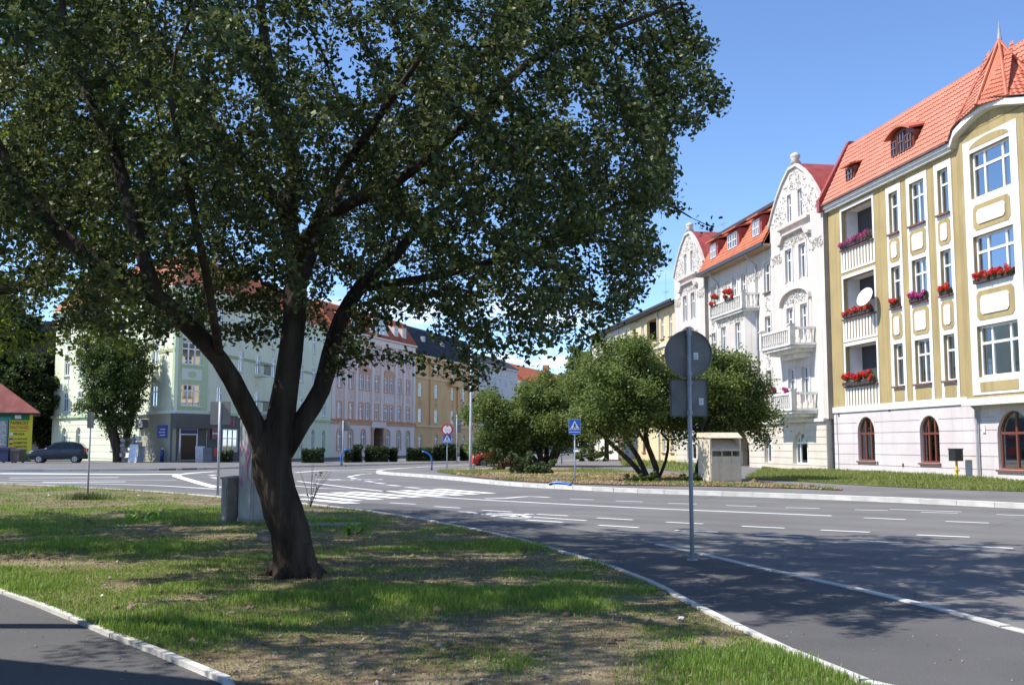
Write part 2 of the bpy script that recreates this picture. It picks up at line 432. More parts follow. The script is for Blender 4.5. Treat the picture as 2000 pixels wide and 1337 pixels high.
ribbon('side_street_line', [a4(0, 626), a4(300, 628), a4(700, 626), a4(1100, 612), a4(1500, 604), a4(1720, 598)], .3)
ribbon('side_street_line', [a4(700, 640), a4(900, 634), a4(1180, 628)], .3)
# markings of the junction on the left
ribbon('junction_band', [a1(-1600, 955), a1(0, 965), a1(500, 968), a1(900, 965), a1(1120, 968)], 1.3)
ribbon('junction_curve', [a1(1700, 925), a1(1430, 942), a1(1220, 962), a1(1110, 985), a1(1190, 1020), a1(1330, 1060), a1(1500, 1110), a1(1720, 1165)], .42)
for a, b, w in (((-1400, 1020), (240, 1015), .45), ((-1400, 1055), (1120, 1052), .22), ((-900, 1085), (350, 1080), .45)):
    stripe('crossing_stripe', a1(*a), a1(*b), w)
ribbon('edge_line', [a1(-1600, 1085), a1(-600, 1100), a1(250, 1118), a1(900, 1140), a1(1720, 1190)], .2)
for a, b in (((1610, 985), (1700, 975)), ((1630, 1005), (1720, 1010)), ((1660, 1025), (1760, 1035))):
    stripe('lane_dash', a1(*a), a1(*b), .3)
def bike_symbol(c, d, L):
    """painted bicycle: two wheels, frame and handlebar, stretched along the lane"""
    A, t = Vector(c), Vector(d).normalized(); n = Vector((-t.y, t.x))
    m = MB()
    P = lambda a, b: (*(A + t * a * L + n * b), .005)
    for cx in (0.0, 1.15):
        for k in range(14):
            a0, a1_ = 2 * math.pi * k / 14, 2 * math.pi * (k + 1) / 14
            m.quad(P(cx + .36 * math.cos(a0), .42 * math.sin(a0)), P(cx + .36 * math.cos(a1_), .42 * math.sin(a1_)), P(cx + .27 * math.cos(a1_), .3 * math.sin(a1_)), P(cx + .27 * math.cos(a0), .3 * math.sin(a0)))
    for (x0, y0), (x1, y1) in (((0, 0), (.4, .6)), ((.4, .6), (.95, .65)), ((1.15, 0), (.95, .8)), ((.4, .6), (.55, -.02)), ((.55, .02), (.95, .6)), ((.85, .85), (1.05, .8))):
        q = Vector((x1 - x0, y1 - y0)).normalized(); w = Vector((-q.y, q.x)) * .05
        m.quad(P(x0 - w.x, y0 - w.y), P(x1 - w.x, y1 - w.y), P(x1 + w.x, y1 + w.y), P(x0 + w.x, y0 + w.y))
    m.build('bicycle_symbol', PAINT, road)
bike_symbol(G(895, 1001), Vector(G(975, 1004)) - Vector(G(870, 996.5)), 1.5)
bike_symbol(G(*a4(520, 725)), Vector(G(*a4(380, 722))) - Vector(G(*a4(530, 722))), 1.6)

# ------------------------------------------------------------------ building kit
def panel(m, x0, x1, z0, z1, holes, y, dep):
    """wall plate with openings: front at y, edges dep deep; hole = (x0,x1,z0,z1)"""
    H = [(max(a, x0), min(b, x1), max(c, z0), min(d, z1)) for a, b, c, d in [h[:4] for h in holes]]
    H = [h for h in H if h[1] - h[0] > 1e-4 and h[3] - h[2] > 1e-4]
    xs = sorted({round(v, 4) for h in H for v in h[:2]} | {x0, x1}); zs = sorted({round(v, 4) for h in H for v in h[2:]} | {z0, z1})
    nx, nz = len(xs) - 1, len(zs) - 1
    S = [[not any(h[0] - 1e-3 < (xs[i] + xs[i + 1]) / 2 < h[1] + 1e-3 and h[2] - 1e-3 < (zs[j] + zs[j + 1]) / 2 < h[3] + 1e-3 for h in H) for j in range(nz)] for i in range(nx)]
    ok = lambda i, j: 0 <= i < nx and 0 <= j < nz and S[i][j]
    for i in range(nx):
        for j in range(nz):
            if not S[i][j]: continue
            a, b, c, d = xs[i], xs[i + 1], zs[j], zs[j + 1]
            m.quad((a, y, c), (a, y, d), (b, y, d), (b, y, c))
            if not ok(i - 1, j): m.quad((a, y, c), (a, y - dep, c), (a, y - dep, d), (a, y, d))
            if not ok(i + 1, j): m.quad((b, y, d), (b, y - dep, d), (b, y - dep, c), (b, y, c))
            if not ok(i, j - 1): m.quad((b, y, c), (b, y - dep, c), (a, y - dep, c), (a, y, c))
            if not ok(i, j + 1): m.quad((a, y, d), (a, y - dep, d), (b, y - dep, d), (b, y, d))
def arch_pts(xc, w, zs, rise, n=10):
    return [(xc + w / 2 * math.cos(math.pi * k / n), zs + rise * math.sin(math.pi * k / n)) for k in range(n + 1)]
def spandrel(m, xc, w, z1, rise, y, dep):
    """fills the corners above an arch whose rectangle ends at z1"""
    A = arch_pts(xc, w, z1 - rise, rise)
    for k in range(len(A) - 1):
        cx = xc + w / 2 if A[k][0] + A[k + 1][0] > 2 * xc else xc - w / 2
        m.add([(cx, y, z1), (A[k][0], y, A[k][1]), (A[k + 1][0], y, A[k + 1][1])], [(0, 1, 2)])
        m.quad((A[k][0], y, A[k][1]), (A[k + 1][0], y, A[k + 1][1]), (A[k + 1][0], y - dep, A[k + 1][1]), (A[k][0], y - dep, A[k][1]))
_wc = {}
def window_mesh(w, h, mull, tr, arch, mat, t):
    key = ('f', w, h, tuple(mull), tr, arch, mat.name, t)
    if key not in _wc:
        m = MB(); d = .07
        zt = h - arch
        m.box(-w / 2, -w / 2 + t, 0, d, 0, zt); m.box(w / 2 - t, w / 2, 0, d, 0, zt)
        m.box(-w / 2 + t, w / 2 - t, 0, d, 0, t)
        if arch:
            A = arch_pts(0, w, zt, arch, 12); B = arch_pts(0, w - 2 * t, zt, arch - t, 12)
            for k in range(12):
                m.prism_xz([A[k], A[k + 1], B[k + 1], B[k]], 0, d)
        else:
            m.box(-w / 2 + t, w / 2 - t, 0, d, h - t, h)
        zz = tr * h if tr else h - t
        if tr: m.box(-w / 2 + t, w / 2 - t, -.005, d + .015, zz - t * .6, zz + t * .6)
        for f in mull:
            x = -w / 2 + f * w
            top = (zt + arch * math.sqrt(max(0, 1 - (2 * x / w) ** 2)) - t * .5) if arch else h - t
            m.box(x - t * .65, x + t * .65, .003, d + .008, t, top)
        me = m.mesh('window'); me.materials.append(mat); _wc[key] = me
    kp = ('p', w, h, arch)
    if kp not in _wc:
        m = MB()
        if arch: m.poly([(x, .03, z) for x, z in arch_pts(0, w - .04, h - arch, arch - .02, 12)] + [(-w / 2 + .02, .03, .02), (w / 2 - .02, .03, .02)])
        else: m.quad((-w / 2 + .02, .03, .02), (w / 2 - .02, .03, .02), (w / 2 - .02, .03, h - .02), (-w / 2 + .02, .03, h - .02))
        me = m.mesh('pane'); me.materials.append(GLASS); _wc[kp] = me
    return _wc[key], _wc[kp]
def curtain_mesh(w, h, kind):
    key = ('c', w, h, kind)
    if key not in _wc:
        m = MB(); rn = random.Random(kind * 7 + 1)
        spans = {0: [(-.47, .47, .03, .97)], 1: [(-.47, -.12, .03, .97), (.15, .47, .03, .97)], 2: [(-.47, .47, .45, .97)], 3: [(-.47, .47, .03, .5)]}[kind]
        for a, b, c, d in spans:
            n = max(4, int((b - a) * w / .06)); pts = []
            for k in range(n + 1):
                pts.append(((a + (b - a) * k / n) * w, -.09 + .028 * math.sin(k * 1.9) + rn.uniform(-.008, .008)))
            for (xa, ya), (xb, yb) in zip(pts, pts[1:]): m.quad((xa, ya, c * h), (xb, yb, c * h), (xb, yb, d * h), (xa, ya, d * h))
        me = m.mesh('curtain'); me.materials.append(CURT); _wc[key] = me
    return _wc[key]
class Front:
    """one straight street front of a building; x along it, y out to the street"""
    def __init__(s, root, o, ang): s.root, s.o, s.ang = root, o, ang; s.ca, s.sa = math.cos(ang), math.sin(ang)
    def W(s, x, y): return (s.o[0] + s.ca * x - s.sa * y, s.o[1] + s.sa * x + s.ca * y)
    def put(s, o, x=0, y=0, z=0, parent=None):
        p = s.W(x, y)
        o.parent = s.root
        o.location = (p[0] - s.root.location.x, p[1] - s.root.location.y, z - s.root.location.z); o.rotation_euler = (0, 0, s.ang)
        return o
    def mb(s, m, name, mat, smooth=False, fix=True): return s.put(m.build(name, mat, smooth=smooth, fix=fix))
    def window(s, x, z, w, h, y=-.17, mull=(.5,), tr=.68, arch=0.0, mat=None, t=.065, curtain=None, sill=None, sw=.14):
        f, p = window_mesh(round(w, 2), round(h, 2), mull, tr, round(arch, 2), mat or WPVC, t)
        o = s.put(link('window', f), x, y, z)
        link('pane', p, o)
        k = RND.choice((0, 1, 1, 2, 3, None, None)) if curtain is None else curtain
        if k is not None and k >= 0: link('curtain', curtain_mesh(round(w, 2), round(h - arch, 2), k), o)
        if sill is not None:
            kk = ('s', round(w, 2), sill.name, round(y, 2))
            if kk not in _wc:
                m = MB(); m.box(-w / 2 - .1, w / 2 + .1, -.02, -y + sw, -.09, -.005); me = m.mesh('sill'); me.materials.append(sill); _wc[kk] = me
            link('sill', _wc[kk], o)
        return o
def tiles(name, front, p0, ax, up, width, length, tw, th, mat, clip=None, parent=None):
    """roof covering laid tile by tile: each a curved pan lapping over the one below"""
    p0, ax, up = Vector(p0), Vector(ax).normalized(), Vector(up).normalized()
    nrm = ax.cross(up).normalized()
    if nrm.z < 0: nrm = -nrm
    nc, nr = int(width / tw), int(length / th)
    tw, th = width / nc, length / nr
    prof = [(0, .012), (.28, .0), (.62, .045), (.85, .04), (1.0, .012)]
    V, Fc = [], []
    rn = random.Random(3)
    for r in range(nr):
        for c in range(nc):
            mid = p0 + ax * (c + .5) * tw + up * (r + .5) * th
            if clip and not clip(mid): continue
            b = len(V); j = rn.uniform(-.004, .006)
            for q, lift in ((0, .035 + j), (1.06, .0)):
                for f, hgt in prof: V.append(tuple(p0 + ax * (c + f) * tw + up * (r + q) * th + nrm * (hgt * tw / .25 + lift)))
            for f, hgt in prof: V.append(tuple(p0 + ax * (c + f) * tw + up * r * th + nrm * (-.01)))
            n = len(prof)
            for k in range(n - 1):
                Fc.append((b + k, b + k + 1, b + n + k + 1, b + n + k)); Fc.append((b + 2 * n + k, b + 2 * n + k + 1, b + k + 1, b + k))
    me = bpy.data.meshes.new(name); me.from_pydata(V, [], Fc); me.materials.append(mat)
    o = link(name, me); tag(o, kind='stuff')
    return front.put(o) if front else o
def relief(front, x0, x1, z0, z1, y, mat, n=70, seed=1, inside=None, size=.11):
    """moulded plaster ornament: curling leaf-like bosses standing off the wall"""
    rn = random.Random(seed); m = MB()
    for i in range(n):
        x, z = rn.uniform(x0, x1), rn.uniform(z0, z1)
        if inside and not inside(x, z): continue
        a = rn.uniform(0, 6.28); L = size * rn.uniform(.7, 1.6); cur = rn.uniform(-2.6, 2.6); pts, rad = [], []
        for k in range(5):
            pts.append((x, y + .012 + .03 * math.sin(k * .8), z)); rad.append(size * (.34 - .06 * k))
            x += math.cos(a) * L / 3; z += math.sin(a) * L / 3; a += cur / 3
        m.tube(pts, rad, 5)
    return tag(front.mb(m, 'relief', mat), kind='stuff')
def shell(front, x0, x1, z0, z1, depth, mat, y=0.0):
    """side and back walls plus a dark sheet standing for the unlit rooms behind the windows"""
    m = MB()
    m.quad((x0, y, z0), (x0, y - depth, z0), (x0, y - depth, z1), (x0, y, z1))
    m.quad((x1, y, z0), (x1, y, z1), (x1, y - depth, z1), (x1, y - depth, z0))
    m.quad((x0, y - depth, z0), (x1, y - depth, z0), (x1, y - depth, z1), (x0, y - depth, z1))
    front.mb(m, 'side_wall', mat)
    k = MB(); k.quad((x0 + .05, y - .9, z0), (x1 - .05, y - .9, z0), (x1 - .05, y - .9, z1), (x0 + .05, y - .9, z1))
    front.mb(k, 'interior_dark', DARKROOM)
def courses(front, x0, x1, z0, z1, n, holes, arches, y, mat, gap=.035, proud=.03):
    """rusticated ground floor: one raised plaster course above another with open joints"""
    hh = (z1 - z0) / n
    for i in range(n):
        a, b = z0 + i * hh + gap / 2, z0 + (i + 1) * hh - gap / 2
        cur = x0
        for h in sorted(h for h in holes if h[2] <= a + 1e-3 and h[3] >= b - 1e-3) + [(x1, x1, 0, 0)]:
            if h[0] - cur > .05:
                m = MB(); panel(m, cur, h[0], a, b, holes, y + proud, proud); front.mb(m, 'course', mat)
            cur = max(cur, h[1])
    for (xc, w, zt, rise) in arches:
        m = MB(); spandrel(m, xc, w, zt, rise, y + proud + .004, .24); front.mb(m, 'arch', mat)
def octagon(x0, x1, z0, z1, c): return [(x0 + c, z0), (x1 - c, z0), (x1, z0 + c), (x1, z1 - c), (x1 - c, z1), (x0 + c, z1), (x0, z1 - c), (x0, z0 + c)]

ANG_R = math.atan2(FD[1], FD[0])
# ------------------------------------------------------------------ ochre house, right edge of the picture
OCHRE = rough_mat('ochre_stucco', (.34, .258, .116), (.42, .322, .155), .55, .92, .5, 38, .7, (.24, .185, .095))
OW = rough_mat('ochre_white_trim', (.66, .645, .61), (.72, .71, .68), 1.2, .8, .15, 40, .15)
PINKGF = rough_mat('pale_pink_plaster', (.56, .50, .49), (.65, .585, .575), .6, .9, .3, 30, .5, (.44, .38, .36))
oh = empty('ochre_house', (*VO, 0)); tag(oh, 'ochre yellow house with white trim, red tiled roof and pointed turret', 'house')
fr = Front(oh, VO, ANG_R)
X0, X1 = -25.0, 0.0
log = [(-4.9, -1.6, 11.7, 13.75), (-4.9, -1.6, 8.05, 10.15), (-4.9, -1.6, 4.55, 6.6)]
cols = [(-6.98, .84, ), (-9.08, 1.26), (-11.25, .84)]
rows = [(4.27, 1.98), (7.98, 1.95), (11.54, 1.98)]
wh = [(x - w / 2, x + w / 2, z, z + h) for x, w in cols for z, h in rows]
gf = [(-3.5, 1.75, .72, 2.2), (-9.35, 1.6, .72, 2.1), (-15.4, 2.1, .55, 2.3), (-20.5, 1.7, .72, 2.1)]
gh = [(x - w / 2, x + w / 2, z, z + h) for x, w, z, h in gf]
m = MB(); panel(m, X0, X1, 3.3, 14.3, log + wh + [(-16.8, -13.8, 4, 13.6)], 0, .26); fr.mb(m, 'wall', OCHRE)
m = MB(); panel(m, X0, X1, -.1, 3.3, gh, -.03, .24); fr.mb(m, 'plinth_wall', PINKGF)
courses(fr, X0, X1, .0, 3.16, 6, gh, [(x, w, z + h, w * .46) for x, w, z, h in gf], -.03, PINKGF, .03, .03)
m = MB(); m.box(X0, X1, -.0, .07, 3.2, 3.5); fr.mb(m, 'band', OW)
shell(fr, X0, X1, -.1, 14.4, 11, OCHRE)
for x, w, z, h in gf:
    big = w > 2
    fr.window(x, z, w - .04, h, -.2, (.33, .66) if not big else (.5,), .62, round(w * .46, 2), BROWN, .08, 3 if x > -12 else 0, SILL, .09)
for i, (x, w) in enumerate(cols):
    m = MB(); panel(m, x - w / 2 - .26, x + w / 2 + .26, 3.5, 13.82, [(x - w / 2, x + w / 2, z, z + h) for z, h in rows], .035, .035)
    fr.mb(m, 'window_surround', OW)
    for j, (z, h) in enumerate(rows):
        fr.window(x, z, w, h, -.2, (.5,) if w > 1 else (), .66, 0, WPVC, .07, None, SILL, .16)
        zb, zt = (z - .72, z - .16) if j == 0 else (rows[j - 1][0] + rows[j - 1][1] + .22, z - .24)
        if j == 0:
            m = MB(); m.box(x - w / 2 - .02, x + w / 2 + .02, .036, .055, zb, zt); fr.mb(m, 'panel', OCHRE)
        else:
            m = MB(); m.prism_xz(octagon(x - w / 2 - .06, x + w / 2 + .06, zb, zt, .16), .036, .052); fr.mb(m, 'panel', OCHRE)
            m = MB(); m.prism_xz(octagon(x - w / 2 + .16, x + w / 2 - .16, zb + .2, zt - .2, .1), .053, .085); fr.mb(m, 'panel', OW)
LOGW = rough_mat('loggia_white', (.66, .65, .65), (.72, .71, .70), 1, .9, .1)
WOODP = rough_mat('loggia_wood', (.23, .085, .035), (.32, .13, .055), 2, .6, .2)
for i, (a, b, c, d) in enumerate(log):
    m = MB(); D = -1.5
    m.quad((a, -.2, c), (b, -.2, c), (b, D, c), (a, D, c)); m.quad((a, -.2, d), (a, D, d), (b, D, d), (b, -.2, d))
    m.quad((a, -.2, c), (a, D, c), (a, D, d), (a, -.2, d)); m.quad((b, -.2, c), (b, -.2, d), (b, D, d), (b, D, c))
    m.quad((a, D, c), (b, D, c), (b, D, d), (a, D, d))
    lg = fr.mb(m, 'loggia', LOGW, fix=False)
    m = MB(); m.box(a + .1, b - .9, D + .01, D + .06, c + .02, d - .12); 
    o = m.build('loggia_door', WOODP if i == 2 else LOGW, lg)
    m = MB(); panel(m, a - .17, b + .17, c - 1.22, d + .17, [(a, b, c, d), (a, b, c - 1.1, c - .12)], .03, .03); fr.mb(m, 'loggia_frame', OW)
    rail = None
    for k in range(10):
        x = a + .2 + k * (b - a - .4) / 9
        m = MB(); m.box(x - .085, x + .085, .0, .045, c - 1.1, c - .12)
        fr.mb(m, 'slat', OW)
    m = MB(); m.box(a - .12, b + .12, -.12, .14, c - .1, c - .015); fr.mb(m, 'railing_cap', SILL)
# projecting bay with its curved cornice and turret
bx0, bx1, by = -17.6, -13.4, .5
m = MB()
bh = [(-16.75, -14.1, 4.2, 6.25), (-16.75, -14.1, 7.95, 9.9), (-16.75, -14.1, 11.45, 13.35)]
panel(m, bx0, bx1, 3.35, 14.3, bh, by, .26)
m.quad((bx1, by, 3.35), (bx1, by, 14.3), (bx1 + 1.1, .0, 14.3), (bx1 + 1.1, 0, 3.35)); m.quad((bx0, by, 3.35), (bx0 - 1.1, 0, 3.35), (bx0 - 1.1, 0, 14.3), (bx0, by, 14.3))
m.poly([(bx1 + 1.1, 0, 3.35), (bx1, by, 3.35), (bx0, by, 3.35), (bx0 - 1.1, 0, 3.35)])
fr.mb(m, 'bay', OCHRE, fix=False)
arc = [(bx1 + 1.15 - (bx1 - bx0 + 2.3) * k / 24, 14.25 + .62 * (.5 - .5 * math.cos(2 * math.pi * k / 24))) for k in range(25)]
m = MB(); m.prism_xz([(bx1 + .0, 14.25)] + [p for p in arc if bx0 <= p[0] <= bx1] + [(bx0, 14.25)], by - .26, by); fr.mb(m, 'bay_gable', OCHRE)
for nm, mat, o0, o1, yy in (('cornice', OW, -.16, .16, .28), ('gutter', SILL, .17, .25, .36)):
    m = MB()
    for (xa, za), (xb, zb) in zip(arc, arc[1:]):
        ya = by * min(1, max(0, (bx1 + 1.15 - xa) / 1.15, 0)) if xa > bx1 else (by if xa > bx0 else by * max(0, 1 - (bx0 - xa) / 1.15))
        yb = by * min(1, max(0, (bx1 + 1.15 - xb) / 1.15, 0)) if xb > bx1 else (by if xb > bx0 else by * max(0, 1 - (bx0 - xb) / 1.15))
        m.add([(xa, ya - .1, za + o0), (xa, ya + yy, za + o0 + .06), (xa, ya + yy, za + o1), (xa, ya - .1, za + o1), (xb, yb - .1, zb + o0), (xb, yb + yy, zb + o0 + .06), (xb, yb + yy, zb + o1), (xb, yb - .1, zb + o1)],
              [(0, 4, 5, 1), (1, 5, 6, 2), (2, 6, 7, 3), (3, 7, 4, 0)])
    fr.mb(m, nm, mat)
m = MB(); panel(m, -17.2, -13.65, 3.5, 13.9, bh, by + .035, .035); fr.mb(m, 'window_surround', OW)
m = MB(); m.prism_xz([(-16.75, 13.5)] + [(-15.425 + 1.32 * math.cos(math.pi * k / 10), 13.52 + .3 * math.sin(math.pi * k / 10)) for k in range(10, -1, -1)], by + .036, by + .05); fr.mb(m, 'panel', OCHRE)
for j, (a, b, c, d) in enumerate(bh):
    fr.window((a + b) / 2, c, b - a, d - c, by - .2, (.25, .7), .66, 0, WPVC, .085, (2, 1, 0)[2 - j], SILL, .18)
    zb, zt = (3.62, c - .2) if j == 0 else (bh[j - 1][3] + .22, c - .3)
    m = MB(); m.prism_xz(octagon(a + .1, b - .1, zb, zt, .16 if j else .01), by + .036, by + .052); fr.mb(m, 'panel', OCHRE)
    if j:
        m = MB(); m.prism_xz(octagon(a + .4, b - .4, zb + .22, zt - .22, .12), by + .053, by + .09); fr.mb(m, 'panel', OW)
m = MB(); m.box(bx0 - .5, bx1 + .55, .0, by + .07, 3.1, 3.38); fr.mb(m, 'bay_ledge', OW)
# cornice, gutter and mansard
m = MB(); m.box(-12.25, X1, -.05, .3, 14.2, 14.36); m.box(-12.25, X1, -.05, .2, 14.05, 14.2); fr.mb(m, 'cornice', OW)
m = MB(); m.box(-12.2, X1 + .02, .16, .42, 14.365, 14.47); fr.mb(m, 'gutter', SILL)
RY, RZ = -1.35, 17.75
m = MB(); m.quad((X0, .3, 14.4), (X1, .3, 14.4), (X1, RY, RZ), (X0, RY, RZ)); m.quad((X0, RY, RZ), (X1, RY, RZ), (X1, -6, RZ + .5), (X0, -6, RZ + .5)); m.quad((X0, -6, RZ + .5), (X1, -6, RZ + .5), (X1, -11, 14.4), (X0, -11, 14.4))
m.poly([(X0, .3, 14.4), (X0, RY, RZ), (X0, -6, RZ + .5), (X0, -11, 14.4)])
roof = fr.mb(m, 'roof', TILE)
up = Vector((0, RY - .3, RZ - 14.4))
tiles('roof_tiles', fr, (X0, .36, 14.42), (1, 0, 0), up, X1 - X0 - .1, up.length, .24, .3, TILE)
m = MB(); m.tube([(X0, RY, RZ + .03), (X1, RY, RZ + .03)], .09, 8); fr.mb(m, 'ridge', TILE)
m = MB(); m.prism_xz([(-.0, 0), (.28, 0), (.28, .3), (0, .3)], 0, 1)
m = MB(); m.add([(-.02, .5, 14.1), (.3, .5, 14.1), (.3, RY, RZ + .35), (-.02, RY, RZ + .35), (-.02, .5, 14.75), (.3, .5, 14.75), (-.02, RY - 3, RZ + .3), (.3, RY - 3, RZ + .3), (-.02, RY - 3, 14.1), (.3, RY - 3, 14.1)],
     [(0, 1, 5, 4), (4, 5, 2, 3), (3, 2, 7, 6), (6, 7, 9, 8), (0, 4, 3, 6, 8), (1, 9, 7, 2, 5)]); fr.mb(m, 'fire_wall', REDMETAL)
# turret
ap = (-15.3, -.25, 17.75)
base = [(-12.9, -.3, 14.6), (-13.6, .75, 14.75), (-15.4, .95, 14.95), (-17.1, .75, 14.75), (-17.9, -.3, 14.6), (-17.2, -1.6, 14.6), (-13.6, -1.6, 14.6)]
m = MB()
for a, b in zip(base, base[1:] + base[:1]): m.add([a, b, ap], [(0, 1, 2)])
tur = fr.mb(m, 'turret', TILE)
for a, b in zip(base[:4], base[1:5]):
    A, B, T = Vector(a), Vector(b), Vector(ap); mid = (A + B) / 2; upv = T - mid; ax = (B - A)
    def clipf(p, A=A, B=B, T=T, mid=mid, upv=upv, ax=ax):
        r = p - mid; t = r.dot(upv.normalized()) / upv.length; s_ = abs(r.dot(ax.normalized()))
        return s_ < ax.length / 2 * (1 - t) + .08
    tiles('turret_tiles', fr, A, ax, upv, ax.length, upv.length * .97, .2, .22, TILE, clipf)
for a in base[:5]:
    m = MB(); m.tube([Vector(a) + Vector((0, .03, .04)), Vector(ap) + Vector((0, .03, .04))], [.085, .06], 7); fr.mb(m, 'hip_tiles', TILE)
m = MB(); m.tube([(ap[0], ap[1], ap[2] - .1), (ap[0], ap[1], ap[2] + .1), (ap[0], ap[1], ap[2] + .8)], [.1, .085, .008], 8); fr.mb(m, 'finial', ZINC)
def roof_y(z): return .3 + (RY - .3) * (z - 14.4) / (RZ - 14.4)
def dormer(front, x, z, w, h, eyebrow, ry, frame=BROWN, tile=TILE, mull=(.33, .66), body=None):
    yf = ry(z) + .08
    n = 10 if eyebrow else 1
    top = [(x - w / 2 - .12 + (w + .24) * k / n, z + h * (.72 + .28 * math.sin(math.pi * k / n)) if eyebrow else z + h) for k in range(n + 1)]
    m = MB(); m.prism_xz([(x - w / 2, z)] + [(min(max(a, x - w / 2), x + w / 2), b - .03) for a, b in top] + [(x + w / 2, z)], yf - 1.6, yf)
    d = front.mb(m, 'dormer', body or (BROWN if frame is BROWN else frame))
    m = MB()
    for (xa, za), (xb, zb) in zip(top, top[1:]):
        m.add([(xa, yf + .3, za - .03), (xb, yf + .3, zb - .03), (xb, yf - 1.5, zb + .4), (xa, yf - 1.5, za + .4), (xa, yf + .3, za + .06), (xb, yf + .3, zb + .06), (xb, yf - 1.5, zb + .48), (xa, yf - 1.5, za + .48)],
              [(0, 1, 2, 3), (4, 7, 6, 5), (0, 4, 5, 1), (1, 5, 6, 2), (3, 2, 6, 7), (0, 3, 7, 4)])
    front.mb(m, 'dormer_roof', tile)
    wn_ = len(mull) + 1; ww = (w - (.16 if body is None else .5)) / wn_
    for k in range(wn_):
        hh = h * (.62 if eyebrow and k in (0, wn_ - 1) else .86)
        o = front.window(x - ww * wn_ / 2 + (k + .5) * ww, z + .06, ww - .1, hh - .08, yf + .005, (.5,), .5, 0, frame if frame is not BROWN else SILL, .045, -1)
dormer(fr, -8.0, 15.1, 2.1, 1.25, True, roof_y)
dormer(fr, -2.7, 15.15, .95, .75, False, roof_y, mull=())
# downpipe with its hopper box, cable, vents
m = MB(); m.tube([(-13.15, .12, 0), (-13.15, .12, 2.95), (-13.15, .3, 3.1)], .055, 8); fr.mb(m, 'downpipe', ZINC)
m = MB(); m.tube([(-.45, .03, 0.2), (-.45, .03, 1.6), (-.38, .03, 1.95), (-.38, .03, 3.2)], .014, 5); fr.mb(m, 'cable', plain('cable_grey', (.2, .2, .2)))
for x, z in ((-4.6, .55), (-7.0, .5), (-.6, 3.0), (-5.9, 3.1)):
    m = MB(); m.box(x - .07, x + .07, -.02, .016, z, z + .16); fr.mb(m, 'vent', plain('vent_dark', (.05, .05, .05)))
m = MB(); m.box(-13.6, -13.4, .0, .05, 2.0, 2.3); fr.mb(m, 'meter_plate', OW)

# things on and by the ochre house
def foliage_cloud(name, pts, n, size, mat, seed, parent=None, loc=(0, 0, 0), flat=.4, up=.6, rz=0.0):
    """n small folded leaves round the given centres (x,y,z,r)"""
    g = np.random.default_rng(seed)
    P = np.array(pts, float); w = P[:, 3] ** 2; k = g.choice(len(P), n, p=w / w.sum())
    d = g.normal(size=(n, 3)); d /= np.linalg.norm(d, axis=1)[:, None]
    C = P[k, :3] + d * (P[k, 3] * g.uniform(.25, 1, n) ** .5)[:, None]
    me = leaves_mesh(name, C, size, g, mat, up)
    o = link(name, me, parent, loc, rz)
    return o
def leaves_mesh(name, C, size, g, mat, up=.5, hang=0.0, var=None):
    n = len(C)
    nrm = g.normal(size=(n, 3)); nrm[:, 2] = np.abs(nrm[:, 2]) * (1 + up); nrm /= np.linalg.norm(nrm, axis=1)[:, None]
    t = g.normal(size=(n, 3)); t[:, 2] -= hang; t -= nrm * (t * nrm).sum(1)[:, None]; t /= np.linalg.norm(t, axis=1)[:, None] + 1e-9
    b = np.cross(nrm, t)
    s = size * g.uniform(.65, 1.25, n)[:, None]
    V = np.empty((n, 4, 3))
    V[:, 0] = C - t * s * .5; V[:, 2] = C + t * s * .5
    V[:, 1] = C + b * s * .36 + nrm * s * .1 - t * s * .05; V[:, 3] = C - b * s * .36 + nrm * s * .1 - t * s * .05
    i = np.arange(n)[:, None] * 4
    T = np.concatenate([i + np.array([[0, 1, 2]]), i + np.array([[0, 2, 3]])], 0)
    va = g.uniform(0, 1, n) ** 1.6 if var is None else var
    return np_mesh(name, V.reshape(-1, 3), T, mat, 3, np.repeat(va, 4))
GERAN_R = leaf_mat('petals_red', (.60, .02, .02), (.75, .07, .03), .2, .6)
GERAN_P = leaf_mat('petals_pink', (.55, .02, .16), (.55, .06, .40), .2, .6)
GERAN_F = leaf_mat('geranium_leaf', (.04, .10, .02), (.10, .20, .05), .3)
PLANTER = plain('planter', (.05, .04, .035), .6)
def flower_box(front, x, y, z, w, label, petals=GERAN_R, hgt=.22, seed=1, dense=1.0):
    p = front.W(x, y)
    root = empty('flower_box', (*p, z), front.ang); tag(root, label, 'flower box', 'flower boxes on the right-hand houses')
    m = MB(); m.prism_xz([(-w / 2 + .03, 0), (w / 2 - .03, 0), (w / 2, .17), (-w / 2, .17)], -.09, .09); m.build('planter', PLANTER, root)
    k = max(3, int(w / .16)); rn = random.Random(seed)
    pts = [(-w / 2 + w * (i + .5) / k + rn.uniform(-.05, .05), rn.uniform(0, .1), .2 + rn.uniform(-.06, hgt), rn.uniform(.1, .17)) for i in range(k)]
    foliage_cloud('leaves', pts, int(90 * k * dense), .075, GERAN_F, seed, root)
    pts2 = [(a + rn.uniform(-.05, .05), b + .06, c + .05, r * .9) for a, b, c, r in pts]
    foliage_cloud('blossoms', pts2, int(90 * k * dense), .07, petals, seed + 1, root)
    return root
flower_box(fr, -3.25, .17, 4.55, 3.3, 'long box of orange-red geraniums on the lowest ochre loggia', GERAN_R, .32, 3, 1.3)
flower_box(fr, -3.25, .1, 8.05, 3.0, 'thin red flower box on the middle loggia beside the dish', GERAN_R, .12, 4, .6)
flower_box(fr, -3.25, .1, 11.7, 3.2, 'mostly green planter box on the topmost ochre loggia', GERAN_P, .14, 5, .5)
flower_box(fr, -6.98, .1, 7.98, .8, 'small red flower box, leftmost of the three ochre windows', GERAN_R, .14, 6)
flower_box(fr, -9.08, .12, 7.98, 1.4, 'purple-pink petunia box under the middle ochre window', GERAN_P, .2, 7, 1.3)
